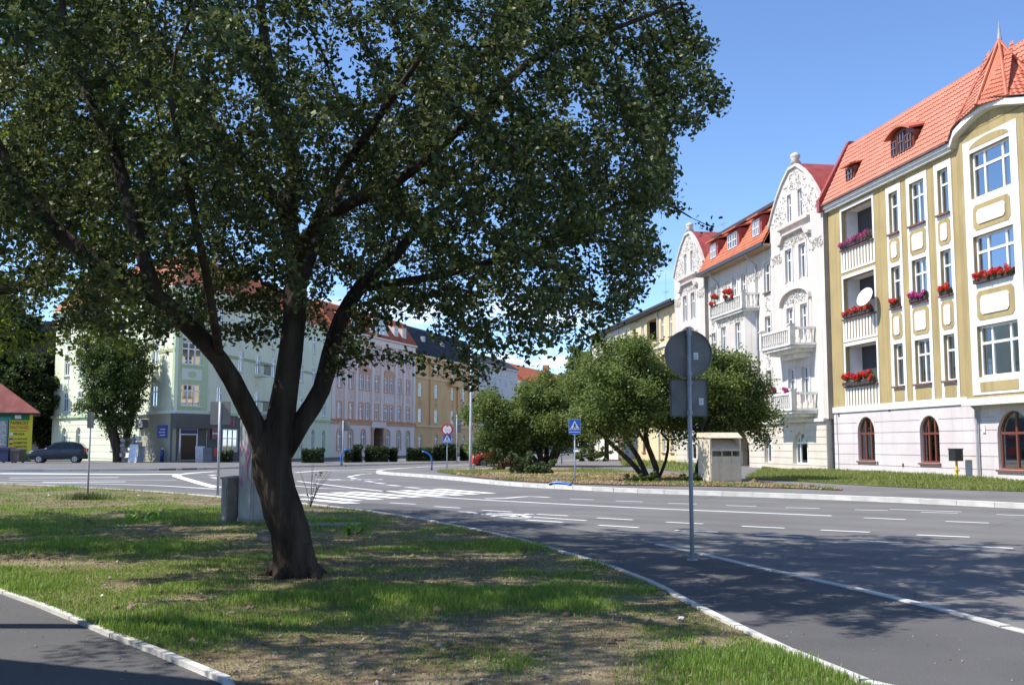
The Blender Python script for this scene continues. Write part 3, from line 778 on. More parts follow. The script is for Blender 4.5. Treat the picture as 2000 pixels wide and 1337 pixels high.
flower_box(fr, -11.25, .1, 7.98, .85, 'small red flower box on the narrow window beside the bay', GERAN_R, .15, 8)
flower_box(fr, -15.4, by + .1, 7.95, 2.4, 'wide red flower box on the bay window', GERAN_R, .18, 9)
dish = empty('satellite_dish', (*fr.W(-4.95, .0), 8.7), ANG_R); tag(dish, 'white satellite dish on the ochre wall by the middle loggia', 'satellite dish')
m = MB(); rings = [(0, 0), (.2, .025), (.36, .075), (.47, .13)]; n = 24
aim = Vector((-.28, .85, .42)).normalized(); q = aim.to_track_quat('Z', 'Y').to_matrix()
V = [];
for r, d in rings[1:]:
    for k in range(n): V.append(tuple(q @ Vector((r * math.cos(2 * math.pi * k / n), r * 1.08 * math.sin(2 * math.pi * k / n), d)) + Vector((0, .5, 0))))
V.append(tuple(Vector((0, .5, 0)))); fs = [(len(V) - 1, k, (k + 1) % n) for k in range(n)]
for i in range(2):
    for k in range(n): fs.append((i * n + k, (i + 1) * n + k, (i + 1) * n + (k + 1) % n, i * n + (k + 1) % n))
m.add(V, fs); ob = m.build('reflector', plain('dish_white', (.72, .73, .74), .5), dish, smooth=True)
sm = ob.modifiers.new('thick', 'SOLIDIFY'); sm.thickness = .02
m = MB(); m.tube([(0, 0, -.15), (0, .3, -.12), (0, .48, -.02)], .025, 6); m.build('bracket', STEEL, dish)
m = MB(); m.tube([tuple(q @ Vector((0, -.46, .1)) + Vector((0, .5, 0))), tuple(q @ Vector((0, -.1, .62)) + Vector((0, .5, 0)))], .012, 5); m.build('feed_arm', STEEL, dish)
gmb = empty('gas_meter_box', (*fr.W(-12.3, .55), .13), ANG_R); tag(gmb, 'black meter box on a yellow gas pipe by the downpipe', 'meter box')
m = MB(); m.tube([(0, 0, 0), (0, 0, .75)], .05, 10); m.box(-.08, .08, -.08, .08, .3, .36); m.build('pipe', plain('gas_yellow', (.70, .48, .02), .5), gmb)
m = MB(); m.box(-.24, .24, -.16, .2, .72, 1.2); m.box(-.26, .26, -.18, .22, 1.2, 1.24); m.build('box', plain('box_black', (.02, .02, .022), .5), gmb)
# ------------------------------------------------------------------ white ornamented house with two gables
WST = rough_mat('white_stucco', (.55, .505, .455), (.64, .595, .55), .55, .9, .3, 32, .65, (.40, .345, .30))
CREAMGF = rough_mat('cream_plaster', (.56, .50, .42), (.64, .58, .50), .9, .9, .3, 30, .35, (.40, .35, .29))
ORN = rough_mat('ornament_plaster', (.50, .46, .41), (.60, .56, .51), 4, .95, .3, 40)
BALC = rough_mat('balcony_plaster', (.60, .57, .52), (.74, .72, .68), 2.5, .9, .3, 40, .5, (.36, .33, .28))
wh_o = on_front(.3)
whh = empty('white_house', (*wh_o, 0)); tag(whh, 'white ornamented house with twin gables, balconies and red mansard', 'house')
wf = Front(whh, wh_o, ANG_R)
WL = 26.6
wing = [(-.27, 7.1, .28), (19.3, 26.5, .28)]
def trapezoid_gable(x0, x1):
    c = (x0 + x1) / 2; h = (x1 - x0) / 2
    return [(c - h * a, z) for a, z in ((1, 14.4), (1, 14.75), (.82, 15.6), (.62, 16.35), (.4, 17.0), (.14, 17.55))] + [(c + h * a, z) for a, z in ((.14, 17.55), (.4, 17.0), (.62, 16.35), (.82, 15.6), (1, 14.75), (1, 14.4))]
gfw = [(3.4, 2.1, .45, 1.8), (8.1, 1.15, .45, 1.75), (18.3, 1.15, .45, 1.75), (22.8, 2.1, .45, 1.8)]
gholes = [(x - w / 2, x + w / 2, z, z + h) for x, w, z, h in gfw] + [(11.2, 14.6, -.2, 2.45)]
m = MB(); panel(m, 0, WL, -.2, 2.9, gholes, .27, .5); wf.mb(m, 'plinth_wall', CREAMGF)
courses(wf, 0, WL, 0, 2.72, 7, gholes, [(x, w, z + h, w * .44) for x, w, z, h in gfw] + [(12.9, 3.4, 2.45, 1.3)], .27, CREAMGF, .03, .03)
for x, w, z, h in gfw:
    wf.window(x, z, w - .04, h, .0, (.27, .73) if w > 2 else (.5,), .66, round(w * .44, 2), WPVC, .07, 1, CREAMGF, .16)
m = MB(); m.quad((11.2, -1.2, -.2), (14.6, -1.2, -.2), (14.6, -1.2, 2.5), (11.2, -1.2, 2.5)); m.quad((11.2, .0, -.2), (11.2, -1.2, -.2), (11.2, -1.2, 2.5), (11.2, 0, 2.5)); m.quad((14.6, .0, -.2), (14.6, 0, 2.5), (14.6, -1.2, 2.5), (14.6, -1.2, -.2)); m.quad((11.2, 0, 2.47), (11.2, -1.2, 2.47), (14.6, -1.2, 2.47), (14.6, 0, 2.47))
wf.mb(m, 'porch', rough_mat('porch_plaster', (.55, .40, .27), (.62, .46, .33), 1, .9, .2), fix=False)
m = MB(); m.box(12.1, 13.5, -1.19, -1.1, 0, 2.2); pd = wf.mb(m, 'door', BROWN)
m = MB(); m.box(12.2, 12.24, -1.1, -1.04, 1.0, 1.15); wf.put(m.build('handle', STEEL)); 
m = MB(); m.box(0, WL, .25, .46, 2.78, 2.95); wf.mb(m, 'cornice', BALC)
shell(wf, 0, WL, -.2, 14, 11, WST)
# central stretch
rowz = [(4.35, 1.75), (7.6, 1.85), (10.95, 1.85)]
ccol = [8.35, 18.25]
ch = [(x - .42, x + .42, z, z + h) for x in ccol for z, h in rowz] + [(13.55, 14.4, 10.4, 12.8), (11.85, 12.7, 10.4, 12.8)]
m = MB(); panel(m, 7.1, 19.3, 2.9, 13.9, ch + [(10.3, 15.8, 3.0, 10.0)], 0, .26); wf.mb(m, 'wall', WST)
for x in ccol:
    for z, h in rowz:
        wf.window(x, z, .84, h, -.18, (.5,) if False else (), .66, 0, WPVC, .07, None, SILL, .12)
        m = MB(); panel(m, x - .58, x + .58, z - .02, z + h + .16, [(x - .42, x + .42, z - .02, z + h)], .04, .04); wf.mb(m, 'window_surround', WST)
        if z > 5: relief(wf, x - .32, x + .32, z - 1.25, z - .3, .0, ORN, 22, int(x * 10 + z), None, .09)
for x in (13.97, 12.27):
    wf.window(x, 10.4, .85, 2.4, -.18, (.5,), .7, 0, WPVC, .07, 1)
    m = MB(); panel(m, x - .6, x + .6, 10.4, 12.98, [(x - .425, x + .425, 10.4, 12.8)], .04, .04); wf.mb(m, 'window_surround', WST)
for a, b in ((9.1, 11.5), (14.8, 17.5)): relief(wf, a, b, 12.0, 12.6, .0, ORN, 60, int(a), None, .1)
# shallow bay under the flower balcony
bw = [(14.4, .95), (11.7, .95)]
bhl = [(x - w / 2, x + w / 2, z, z + h) for x, w in bw for z, h in rowz[:2]]
m = MB(); panel(m, 10.5, 15.6, 2.95, 10.0, bhl, .7, .3)
m.quad((10.5, .7, 2.95), (9.9, 0, 2.95), (9.9, 0, 10), (10.5, .7, 10)); m.quad((15.6, .7, 2.95), (15.6, .7, 10), (16.2, 0, 10), (16.2, 0, 2.95)); m.poly([(9.9, 0, 2.95), (10.5, .7, 2.95), (15.6, .7, 2.95), (16.2, 0, 2.95)])
wf.mb(m, 'bay', WST, fix=False)
for x, w in bw:
    for z, h in rowz[:2]: wf.window(x, z, w, h, .5, (.5,), .68, 0, WPVC, .07, None, SILL, .14)
relief(wf, 10.6, 15.5, 9.55, 9.95, .7, ORN, 80, 4, None, .11)
relief(wf, 10.7, 15.4, 6.5, 7.2, .7, ORN, 60, 5, None, .1)
def balcony(front, x0, x1, y0, dep, z, name='balcony', mat=BALC, side=.35, n=14):
    """plastered balcony: slab on a moulded underside, corner posts, urn balusters, top rail"""
    pl = [(x0, y0), (x0 + side, y0 + dep), (x1 - side, y0 + dep), (x1, y0)]
    root_m = MB(); root_m.prism_xy(pl, z - .16, z); root_m.prism_xy([(x0 + .3, y0), (x0 + .3 + side, y0 + dep * .75), (x1 - .3 - side, y0 + dep * .75), (x1 - .3, y0)], z - .34, z - .16)
    root_m.prism_xy([(x0 + .7, y0), (x0 + 1.0 + side, y0 + dep * .4), (x1 - 1.0 - side, y0 + dep * .4), (x1 - .7, y0)], z - .6, z - .34)
    b = front.mb(root_m, name, mat)
    m = MB()
    for (a, c) in zip(pl, pl[1:]):
        A, C = Vector(a), Vector(c); t = (C - A).normalized(); nn = Vector((-t.y, t.x)) * .09
        for za, zb in ((z + .86, z + 1.0), (z, z + .12)):
            m.add([(*(A - nn), za), (*(C - nn), za), (*(C + nn), za), (*(A + nn), za), (*(A - nn), zb), (*(C - nn), zb), (*(C + nn), zb), (*(A + nn), zb)], [(0, 1, 2, 3), (4, 7, 6, 5), (0, 4, 5, 1), (1, 5, 6, 2), (2, 6, 7, 3), (3, 7, 4, 0)])
    m.build('rail', mat, b)
    for p in pl[1:3]:
        m = MB(); m.box(p[0] - .14, p[0] + .14, p[1] - .14, p[1] + .14, z, z + 1.1); m.box(p[0] - .18, p[0] + .18, p[1] - .18, p[1] + .18, z + 1.1, z + 1.18); m.build('post', mat, b)
    bm_ = MB(); bm_.tube([(0, 0, 0), (0, 0, .1), (0, 0, .22), (0, 0, .5), (0, 0, .62), (0, 0, .75)], [.055, .04, .085, .04, .06, .055], 7)
    me = bm_.mesh('baluster'); me.materials.append(mat); me.shade_smooth()
    for (a, c, k) in ((pl[0], pl[1], 4), (pl[1], pl[2], n), (pl[2], pl[3], 4)):
        for i in range(k):
            f = (i + 1) / (k + 1) if k == n else (i + .7) / (k + .2)
            link('baluster', me, b, (a[0] + (c[0] - a[0]) * f, a[1] + (c[1] - a[1]) * f, z + .115))
    return b
balcony(wf, 9.7, 16.4, 0, .95, 10.15, n=18)
# gabled wings
for wi, (x0, x1, y) in enumerate(wing):
    c = (x0 + x1) / 2; wx = [c - .97, c + .93]
    holes = [(x - .46, x + .46, z, z + h) for x in wx for z, h in ((3.9, 2.0), (7.45, 2.0), (10.95, 1.95))]
    m = MB(); panel(m, x0, x1, 2.9, 14.4, holes, y, .5)
    gp = trapezoid_gable(x0, x1)
    gw = [(c - .78, .56, 14.5, 1.6), (c + .72, .56, 14.5, 1.6)]
    panel(m, c - 1.5, c + 1.5, 14.4, 16.35, [(x - w / 2, x + w / 2, z, z + h) for x, w, z, h in gw], y, .4)
    L = [p for p in gp if p[0] <= c - 1.5]; Rr = [p for p in gp if p[0] >= c + 1.5]; top = [p for p in gp if p[1] >= 16.3]
    zl = np.interp(c - 1.5, [p[0] for p in gp[:6]], [p[1] for p in gp[:6]])
    m.prism_xz(L + [(c - 1.5, zl), (c - 1.5, 14.4)], y - .4, y); m.prism_xz([(c + 1.5, 14.4), (c + 1.5, zl)] + Rr, y - .4, y)
    m.prism_xz([(c - 1.5, 16.35), (c - 1.5, zl)] + [p for p in gp if c - 1.5 < p[0] < c + 1.5] + [(c + 1.5, zl), (c + 1.5, 16.35)], y - .4, y)
    m.quad((x0, y, 2.9), (x0, -.3, 2.9), (x0, -.3, 14.7), (x0, y, 14.7)); m.quad((x1, y, 2.9), (x1, y, 14.7), (x1, -.3, 14.7), (x1, -.3, 2.9))
    wf.mb(m, 'gable_wall', WST)
    inside = lambda x, z, gp=gp, c=c: z < np.interp(abs(x - c), [abs(p[0] - c) for p in gp[5::-1]], [p[1] for p in gp[5::-1]]) - .3 and not (abs(x - c) < 1.15 and z < 16.25)
    relief(wf, x0 + .3, x1 - .3, 14.5, 17.3, y, ORN, 420, 11 + wi, inside, .085)
    relief(wf, c - 1.9, c + 1.9, 13.0, 13.65, y, ORN, 150, 21 + wi, None, .085)
    for a, b in ((x0 + .1, c - 2.0), (c + 2.0, x1 - .1)): relief(wf, a, b, 12.3, 12.9, y, ORN, 70, 31 + wi, None, .085)
    relief(wf, c - 1.7, c + 1.7, 9.65, 10.35, y, ORN, 130, 41 + wi, lambda x, z, c=c: z < 9.7 + .65 * math.cos((x - c) * .9), .1)
    m = MB()
    for (xa, za), (xb, zb) in zip(gp[1:-1], gp[2:-1]): m.add([(xa, y + .12, za - .06), (xb, y + .12, zb - .06), (xb, y + .12, zb + .1), (xa, y + .12, za + .1), (xa, y - .42, za - .06), (xb, y - .42, zb - .06), (xb, y - .42, zb + .1), (xa, y - .42, za + .1)], [(0, 1, 2, 3), (3, 2, 6, 7), (0, 4, 5, 1), (7, 6, 5, 4)])
    wf.mb(m, 'gable_coping', WST)
    m = MB()
    for (xa, za), (xb, zb) in zip(gp[1:-1], gp[2:-1]): m.add([(xa, y - .1, za + .11), (xb, y - .1, zb + .11), (xb, y - 4.5, zb + .11), (xa, y - 4.5, za + .11)], [(0, 1, 2, 3)])
    m.poly([(p[0], y - 4.4, p[1]) for p in gp]); wf.mb(m, 'gable_roof', REDMETAL)
    m = MB(); m.tube([(c, y - .15, 17.5), (c, y - .15, 17.75), (c, y - .15, 17.8), (c, y - .15, 18.0), (c, y - .15, 18.15), (c, y - .15, 18.3), (c, y - .15, 18.42)], [.22, .22, .34, .2, .3, .28, .1], 10); wf.mb(m, 'finial', ORN, True)
    for x, w, z, h in gw: wf.window(x, z, w, h, y - .2, (), .62, 0, WPVC, .06, -1)
    for z, pts in ((14.2, [(-2.1, 0), (2.1, 0)]), (13.75, [(-2.2, -.42), (-1.75, -.42), (-1.35, .0), (1.35, .0), (1.75, -.42), (2.2, -.42)])):
        m = MB()
        for (xa, za), (xb, zb) in zip(pts, pts[1:]): m.add([(c + xa, y, z + za - .1), (c + xb, y, z + zb - .1), (c + xb, y + .22, z + zb - .02), (c + xa, y + .22, z + za - .02), (c + xa, y, z + za + .12), (c + xb, y, z + zb + .12), (c + xb, y + .22, z + zb + .1), (c + xa, y + .22, z + za + .1)], [(0, 1, 2, 3), (4, 7, 6, 5), (2, 6, 7, 3), (0, 3, 7, 4), (1, 5, 6, 2)])
        wf.mb(m, 'moulding', rough_mat('moulding_pinkish', (.50, .42, .37), (.60, .52, .47), 2, .9, .2))
    m = MB(); A = [(c + 2.0 * math.cos(math.pi * k / 12), 9.55 + .85 * max(0, math.sin(math.pi * k / 12)) ** .8) for k in range(13)]
    for (xa, za), (xb, zb) in zip(A, A[1:]): m.add([(xa, y, za), (xb, y, zb), (xb, y + .22, zb), (xa, y + .22, za), (xa, y, za + .17), (xb, y, zb + .17), (xb, y + .2, zb + .13), (xa, y + .2, za + .13)], [(0, 1, 2, 3), (4, 7, 6, 5), (2, 6, 7, 3)])
    wf.mb(m, 'hood_mould', MATS['moulding_pinkish'])
    for x in wx:
        for z, h in ((3.9, 2.0), (7.45, 2.0), (10.95, 1.95)):
            wf.window(x, z, .92, h, y - .2, (.5,), .68, 0, WPVC, .07, None, SILL if z > 10 else None, .12)
            m = MB(); panel(m, x - .62, x + .62, z, z + h + .16, [(x - .46, x + .46, z, z + h)], y + .04, .04); wf.mb(m, 'window_surround', WST)
    for z in (3.4, 7.0):
        if wi == 0: balcony(wf, c - 2.35, c + 2.5, y, 1.25, z)
# mansard between the gables
m = MB(); m.box(6.9, 19.5, -.1, .75, 13.62, 13.74); wf.mb(m, 'soffit', rough_mat('soffit_wood', (.36, .24, .15), (.44, .31, .2), 2, .8, .2))
m = MB(); m.box(6.95, 19.45, .72, .9, 13.62, 13.86); wf.mb(m, 'gutter', plain('gutter_dark', (.05, .05, .055), .5))
upw = Vector((0, -1.55, 2.75))
m = MB(); m.quad((7, .75, 13.75), (19.4, .75, 13.75), (19.4, -.8, 16.5), (7, -.8, 16.5)); m.quad((0, -.8, 16.5), (WL, -.8, 16.5), (WL, -5.5, 17.2), (0, -5.5, 17.2)); m.quad((0, -5.5, 17.2), (WL, -5.5, 17.2), (WL, -11, 14), (0, -11, 14))
for xx in (.01, WL - .01): m.poly([(xx, -.05, 14), (xx, -.8, 16.5), (xx, -5.5, 17.2), (xx, -11, 14)])
m.quad((0, -.1, 14), (7, -.1, 14), (7, -.8, 16.5), (0, -.8, 16.5)); m.quad((19.4, -.1, 14), (WL, -.1, 14), (WL, -.8, 16.5), (19.4, -.8, 16.5)); wf.mb(m, 'roof', TILE_OLD)
tiles('roof_tiles', wf, (7.1, .8, 13.78), (1, 0, 0), upw, 12.2, upw.length, .24, .3, TILE_OLD)
m = MB(); m.box(6.6, 19.8, -1.1, -.5, 16.5, 16.72); wf.mb(m, 'ridge_flashing', plain('flashing_dark', (.06, .035, .035), .6))
ryw = lambda z: .75 - 1.55 * (z - 13.75) / 2.75
for x, w in ((16.9, 1.7), (13.1, 2.3), (8.9, 1.7)): dormer(wf, x, 14.55, w, 1.25, False, ryw, WPVC, TILE_OLD, (.5,), REDMETAL)
for x in (17.0, 9.9):
    m = MB(); m.tube([(x, .8, 13.6), (x, .6, 13.3), (x, .12 if x > 17 else .12, 12.9), (x, .12, 0.1 if x < 10 else 2.9)], .06, 8); wf.mb(m, 'downpipe', ZINC)
flower_box(wf, 15.2, .95, 10.95, 1.3, 'big bushy red geranium box, left one on the curved white balcony', GERAN_R, .5, 21, 2.2)
flower_box(wf, 12.3, 1.0, 10.95, 1.5, 'bushy red geranium box, right one on the curved white balcony', GERAN_R, .45, 22, 2.0)
flower_box(wf, 4.6, 1.5, 4.3, 2.0, 'crimson flower box on the lower white balcony', GERAN_P, .2, 23, 1.2)
flower_box(wf, 2.4, 1.4, 4.25, .7, 'short crimson flower box at the corner of the lower white balcony', GERAN_P, .15, 24)

# ------------------------------------------------------------------ cream house behind the small trees
CRM = rough_mat('cream_stucco', (.62, .50, .28), (.69, .57, .36), .6, .9, .3, 30, .25)
CRMW = rough_mat('cream_white_gf', (.66, .60, .52), (.72, .67, .6), .8, .9, .3, 30, .3)
co = on_front(26.95)
crh = empty('cream_house', (*co, 0)); tag(crh, 'pale yellow house with dark eaves behind the multi-stemmed trees', 'house')
cf = Front(crh, co, ANG_R)
CL = 30.0
cx = [1.9, 4.2, 10.2, 13.0, 15.8, 18.6, 21.4, 24.2, 27.4]
crow = [(.9, 1.7), (4.0, 1.8), (7.2, 1.8), (10.3, 1.75)]
hl = [(x - .45, x + .45, z, z + h) for x in cx for z, h in crow if not (x == 18.6 and z < 1)] + [(5.9, 8.9, z, z + 2.0) for z, _ in crow[1:]] + [(17.9, 19.3, 0, 2.5)]
m = MB(); panel(m, 0, 14.4, -.2, 12.8, hl, 0, .26); cf.mb(m, 'wall', CRM)
m = MB(); panel(m, 14.4, CL, -.2, 12.8, hl, 0.05, .3); cf.mb(m, 'wall', CRMW)
shell(cf, 0, CL, -.2, 12.8, 11, CRM)
for x in cx:
    for z, h in crow:
        if x == 18.6 and z < 1: continue
        cf.window(x, z, .9, h, -.17, (.5,), .68, 0, WPVC if RND.random() < .7 else SILL, .07, None, SILL, .1)
m = MB(); m.box(17.9, 19.3, -.25, -.2, 0, 2.5); cf.mb(m, 'door', rough_mat('door_wood', (.33, .17, .08), (.4, .22, .11), 2, .6, .2))
for z, _ in crow[1:]:
    m = MB(); m.box(5.9, 8.9, -1.3, -1.25, z, z + 2); m.box(5.9, 8.9, -1.3, 0, z + 1.96, z + 2.0); cf.mb(m, 'loggia', rough_mat('loggia_orange', (.52, .30, .12), (.6, .36, .16), 1, .9, .1))
    m = MB(); m.box(5.85, 8.95, .0, .06, z - .9, z); cf.mb(m, 'parapet', CRM)
for z in (3.3, 6.5, 9.6):
    m = MB(); m.box(0, CL, 0, .12, z, z + .16); cf.mb(m, 'string_course', CRMW)
m = MB(); m.box(0, CL, -.1, .55, 12.75, 12.95); m.box(0, CL, .5, .62, 12.9, 13.1); cf.mb(m, 'eaves', plain('eaves_dark', (.045, .04, .04), .7))
m = MB(); m.quad((0, .5, 12.95), (CL, .5, 12.95), (CL, -5.5, 15.0), (0, -5.5, 15.0)); m.quad((0, -5.5, 15), (CL, -5.5, 15), (CL, -11, 12.8), (0, -11, 12.8)); m.poly([(CL, .5, 12.95), (CL, -11, 12.8), (CL, -5.5, 15)]); cf.mb(m, 'roof', TILE_DK)
m = MB(); m.tube([(5.3, .1, 12.8), (5.3, .1, .1)], .06, 8); cf.mb(m, 'downpipe', ZINC)
def antenna(front, x, y, z, h, label):
    a = empty('roof_antenna', (*front.W(x, y), z), front.ang); tag(a, label, 'antenna')
    m = MB(); m.tube([(0, 0, 0), (0, 0, h)], .018, 5); m.build('mast', STEEL, a)
    m = MB(); m.tube([(-.5, 0, h * .45), (.4, 0, h * .45)], .012, 4)
    for k in range(5): m.tube([(-.45 + k * .2, -.2, h * .45), (-.45 + k * .2, .2, h * .45)], .008, 4)
    m.build('aerial', STEEL, a)
antenna(cf, 8.0, -1.5, 13.5, 2.9, 'thin television aerial on the cream house roof')
antenna(wf, 22.0, -2.2, 17.2, 2.2, 'small aerial behind the far white gable')
# ------------------------------------------------------------------ the shaded street front on the left: pink, yellow, grey and far houses
LD = Vector((650 / F_PX, math.hypot(1, 0))).normalized()
LO = Vector(G(644, 894.5))
ANG_L = math.atan2(-LD.y, -LD.x)
PINK = rough_mat('pink_stucco', (.80, .58, .49), (.86, .65, .56), .4, .9, .3, 20, .25)
PINKL = rough_mat('pink_pilaster', (.84, .69, .61), (.88, .74, .67), .5, .9, .3, 20, .2)
SALM = rough_mat('salmon_trim', (.66, .34, .20), (.72, .40, .25), .6, .9, .2, 20)
def street_house(name, label, s0, s1, mat):
    o = LO + LD * s0
    e = empty(name, (o.x, o.y, 0)); tag(e, label, 'house')
    return e, Front(e, (o.x, o.y), ANG_L), s1 - s0
def simple_roof(f, x0, x1, ze, zr, b, mat, tw=.3, th=.36, over=.3, flat=None):
    up = Vector((0, -b - over, zr - ze))
    m = MB(); m.quad((x0, over, ze), (x1, over, ze), (x1, -b, zr), (x0, -b, zr)); m.quad((x0, -b, zr), (x1, -b, zr), (x1, -6, zr + .3), (x0, -6, zr + .3)); m.quad((x0, -6, zr + .3), (x1, -6, zr + .3), (x1, -11, ze), (x0, -11, ze))
    for x in (x0, x1): m.poly([(x, over, ze), (x, -b, zr), (x, -6, zr + .3), (x, -11, ze)])
    f.mb(m, 'roof', mat)
    tiles('roof_tiles', f, (x0, over + .05, ze + .03), (1, 0, 0), up, x1 - x0, up.length, tw, th, mat)
ph, pf, PL = street_house('pink_house', 'pink house with pale pilasters and a curved gable across the road', 0.1, 24.9, PINK)
ps = [2.1, 5.1, 7.9, 9.75, 12.45, 15.2, 16.95, 19.55, 22.5]
prow = [(4.7, 1.85), (8.35, 1.85), (12.05, 1.9)]
gfs = [2.1, 5.1, 8.6, 15.9, 19.4, 22.5]
gfh = [(-s - .55, -s + .55, .95, 3.35) for s in gfs] + [(-14.2, -11.3, -.1, 3.7)]
m = MB(); panel(m, -PL, 0, -.1, 4.4, gfh, 0, .3); pf.mb(m, 'plinth_wall', PINKL)
courses(pf, -PL, 0, .3, 4.0, 6, gfh, [(-s, 1.1, 3.35, .5) for s in gfs], 0, PINKL, .05, .04)
for s in gfs:
    pf.window(-s, .95, 1.06, 2.4, -.13, (.5,), .66, .5, WPVC, .11, None, SALM, .2)
    m = MB()
    A = arch_pts(-s, 1.5, 2.85, .72, 10); B = arch_pts(-s, 1.12, 2.85, .52, 10)
    for k in range(10): m.prism_xz([A[k], A[k + 1], B[k + 1], B[k]], .05, .09)
    m.box(-s - .75, -s - .56, .05, .09, .95, 2.85); m.box(-s + .56, -s + .75, .05, .09, .95, 2.85); pf.mb(m, 'window_surround', SALM)
PORCH = rough_mat('porch_brown', (.28, .13, .085), (.33, .16, .105), 1, .9, .2)
m = MB(); m.box(-14.2, -11.3, -1.2, -1.15, 0, 3.7); m.box(-14.25, -14.2, -1.2, 0, 0, 3.7); m.box(-11.3, -11.25, -1.2, 0, 0, 3.7); m.box(-14.2, -11.3, -1.2, 0, 3.66, 3.7); pf.mb(m, 'porch', PORCH)
for x in (-14.75, -11.3):
    m = MB(); m.box(x, x + .55, .0, .22, 0, 3.4); m.box(x - .08, x + .63, .0, .3, 3.4, 3.7); pf.mb(m, 'pilaster', SALM)
m = MB(); m.box(-14.9, -10.6, .0, .28, 3.72, 4.5); pf.mb(m, 'door_hood', PINKL)
m = MB(); m.box(-PL, 0, .0, .16, 4.0, 4.45); m.box(-PL, 0, .0, .34, 4.45, 4.58); pf.mb(m, 'cornice', SALM)
up_h = [(-s - .5, -s + .5, z, z + h) for s in ps for z, h in prow]
m = MB(); panel(m, -PL, 0, 4.4, 15.2, up_h, 0, .3); pf.mb(m, 'wall', PINK)
shell(pf, -PL, 0, -.1, 15.2, 11, PINK)
for s in ps:
    for j, (z, h) in enumerate(prow):
        pair = s in (7.9, 9.75, 15.2, 16.95)
        pf.window(-s, z, 1.0, h, -.13, (.5,), .68, 0, WPVC, .11, None, SALM, .16)
        m = MB(); panel(m, -s - .68, -s + .68, z - .05, z + h + .2, [(-s - .5, -s + .5, z - .05, z + h)], .05, .05); pf.mb(m, 'window_surround', SALM)
        if j and not pair: relief(pf, -s - .4, -s + .4, z - 1.2, z - .4, .0, PINKL, 16, int(s * 7 + j), None, .16)
for c in (8.82, 16.08):
    m = MB(); A = [(-c + 1.9 * math.cos(math.pi * k / 10), 10.5 + .75 * math.sin(math.pi * k / 10)) for k in range(11)]; m.prism_xz(A, .051, .13); pf.mb(m, 'hood_mould', SALM)
    for k in range(4):
        m = MB(); m.box(-c - 1.3 + k * .68, -c - .78 + k * .68, .0, .06, 6.9, 8.0); pf.mb(m, 'panel', PINKL)
for s in (.35, 3.6, 6.5, 11.1, 13.85, 18.3, 21.05, 24.4):
    m = MB(); m.box(-s - .36, -s + .36, .0, .14, 4.6, 14.2); m.box(-s - .45, -s + .45, .0, .2, 14.0, 14.3); pf.mb(m, 'pilaster', PINKL)
m = MB(); m.box(-PL, 0, .0, .12, 14.3, 14.95); m.box(-PL, 0, .0, .4, 15.0, 15.2); pf.mb(m, 'cornice', PINKL)
g = [(-16.2, 15.2), (-15.9, 15.7), (-15.1, 16.1), (-14.9, 17.0), (-14.3, 17.8), (-13.3, 18.3), (-12.3, 18.3), (-11.2, 17.8), (-10.6, 17.0), (-10.4, 16.1), (-9.5, 15.7), (-9.2, 15.2)]
m = MB(); m.prism_xz(g, -.4, .1); gb = pf.mb(m, 'gable', PINKL)
for k in range(3): pf.window(-14.0 + k * 1.25, 15.7, .8, 1.5, .105, (), .66, 0, WPVC, .07, -1)
simple_roof(pf, -PL, 0, 15.2, 18.5, 2.0, TILE_OLD)
for s in (3.0, 6.0, 18.6, 21.3):
    dormer(pf, -s, 15.9, 1.3, 1.5, False, lambda z: .3 - 2.3 * (z - 15.2) / 3.3, WPVC, TILE_OLD, (), PINKL)
YEL = rough_mat('yellow_stucco', (.74, .43, .19), (.80, .50, .24), .4, .9, .3, 20, .3)
YELT = rough_mat('yellow_trim', (.76, .54, .31), (.82, .60, .37), .5, .9, .2, 20)
yh, yf, YL = street_house('yellow_house', 'yellow house with black tiled mansard next to the pink one', 25.0, 51.0, YEL)
ys = [1.9, 8.0, 14.6, 19.5, 24.0]
yrow = [(.95, 2.2, .45), (4.7, 1.9, 0), (8.3, 1.95, 0), (11.8, 1.85, .45)]
yhl = [(-s - .55, -s + .55, z, z + h) for s in ys for z, h, _ in yrow]
m = MB(); panel(m, -YL, 0, -.1, 14.2, yhl, 0, .3); yf.mb(m, 'wall', YEL)
shell(yf, -YL, 0, -.1, 14.2, 11, YEL)
courses(yf, -YL, 0, .3, 4.0, 7, yhl, [], 0, YEL, .05, .04)
for s in ys:
    for z, h, a in yrow:
        yf.window(-s, z, 1.1, h, -.13, (.5,), .66, a, WPVC, .12, None, YELT, .2)
        if a:
            m = MB(); spandrel(m, -s, 1.1, z + h, a, .045 if z < 2 else .01, .3); yf.mb(m, 'arch', YEL)
    for z in (7.0, 3.4):
        if z > 5: relief(yf, -s - .5, -s + .5, z, z + 1.0, .0, YELT, 20, int(s), None, .16)
for z, d in ((4.05, .3), (10.9, .2), (13.9, .4)):
    m = MB(); m.box(-YL, 0, .0, d, z, z + .3); yf.mb(m, 'cornice', YELT)
for a, b in ((5.2, 6.0), (16.4, 17.2), (21.6, 22.2)):
    m = MB(); m.box(-b, -a, 0, .25, 4.35, 13.9); yf.mb(m, 'pilaster', YEL)
m = MB(); m.box(-17.0, -12.6, .0, .8, 10.3, 11.6); yf.mb(m, 'balcony', YEL)
simple_roof(yf, -YL, 0, 14.2, 18.3, 2.0, TILE_DK)
for s in (4.0, 11.5, 19.0):
    m = MB(); m.box(-s - .35, -s + .35, -.75, -.3, 16.2, 17.0); yf.mb(m, 'skylight', ZINC)
GREY = rough_mat('grey_stucco', (.60, .55, .54), (.67, .62, .60), .4, .9, .3, 20, .2)
gy, gf_, GL = street_house('grey_house', 'plain lilac-grey house partly behind the street lamp', 51.1, 73.0, GREY)
gs = [2.5, 5.6, 8.7, 11.8, 15, 18.2]
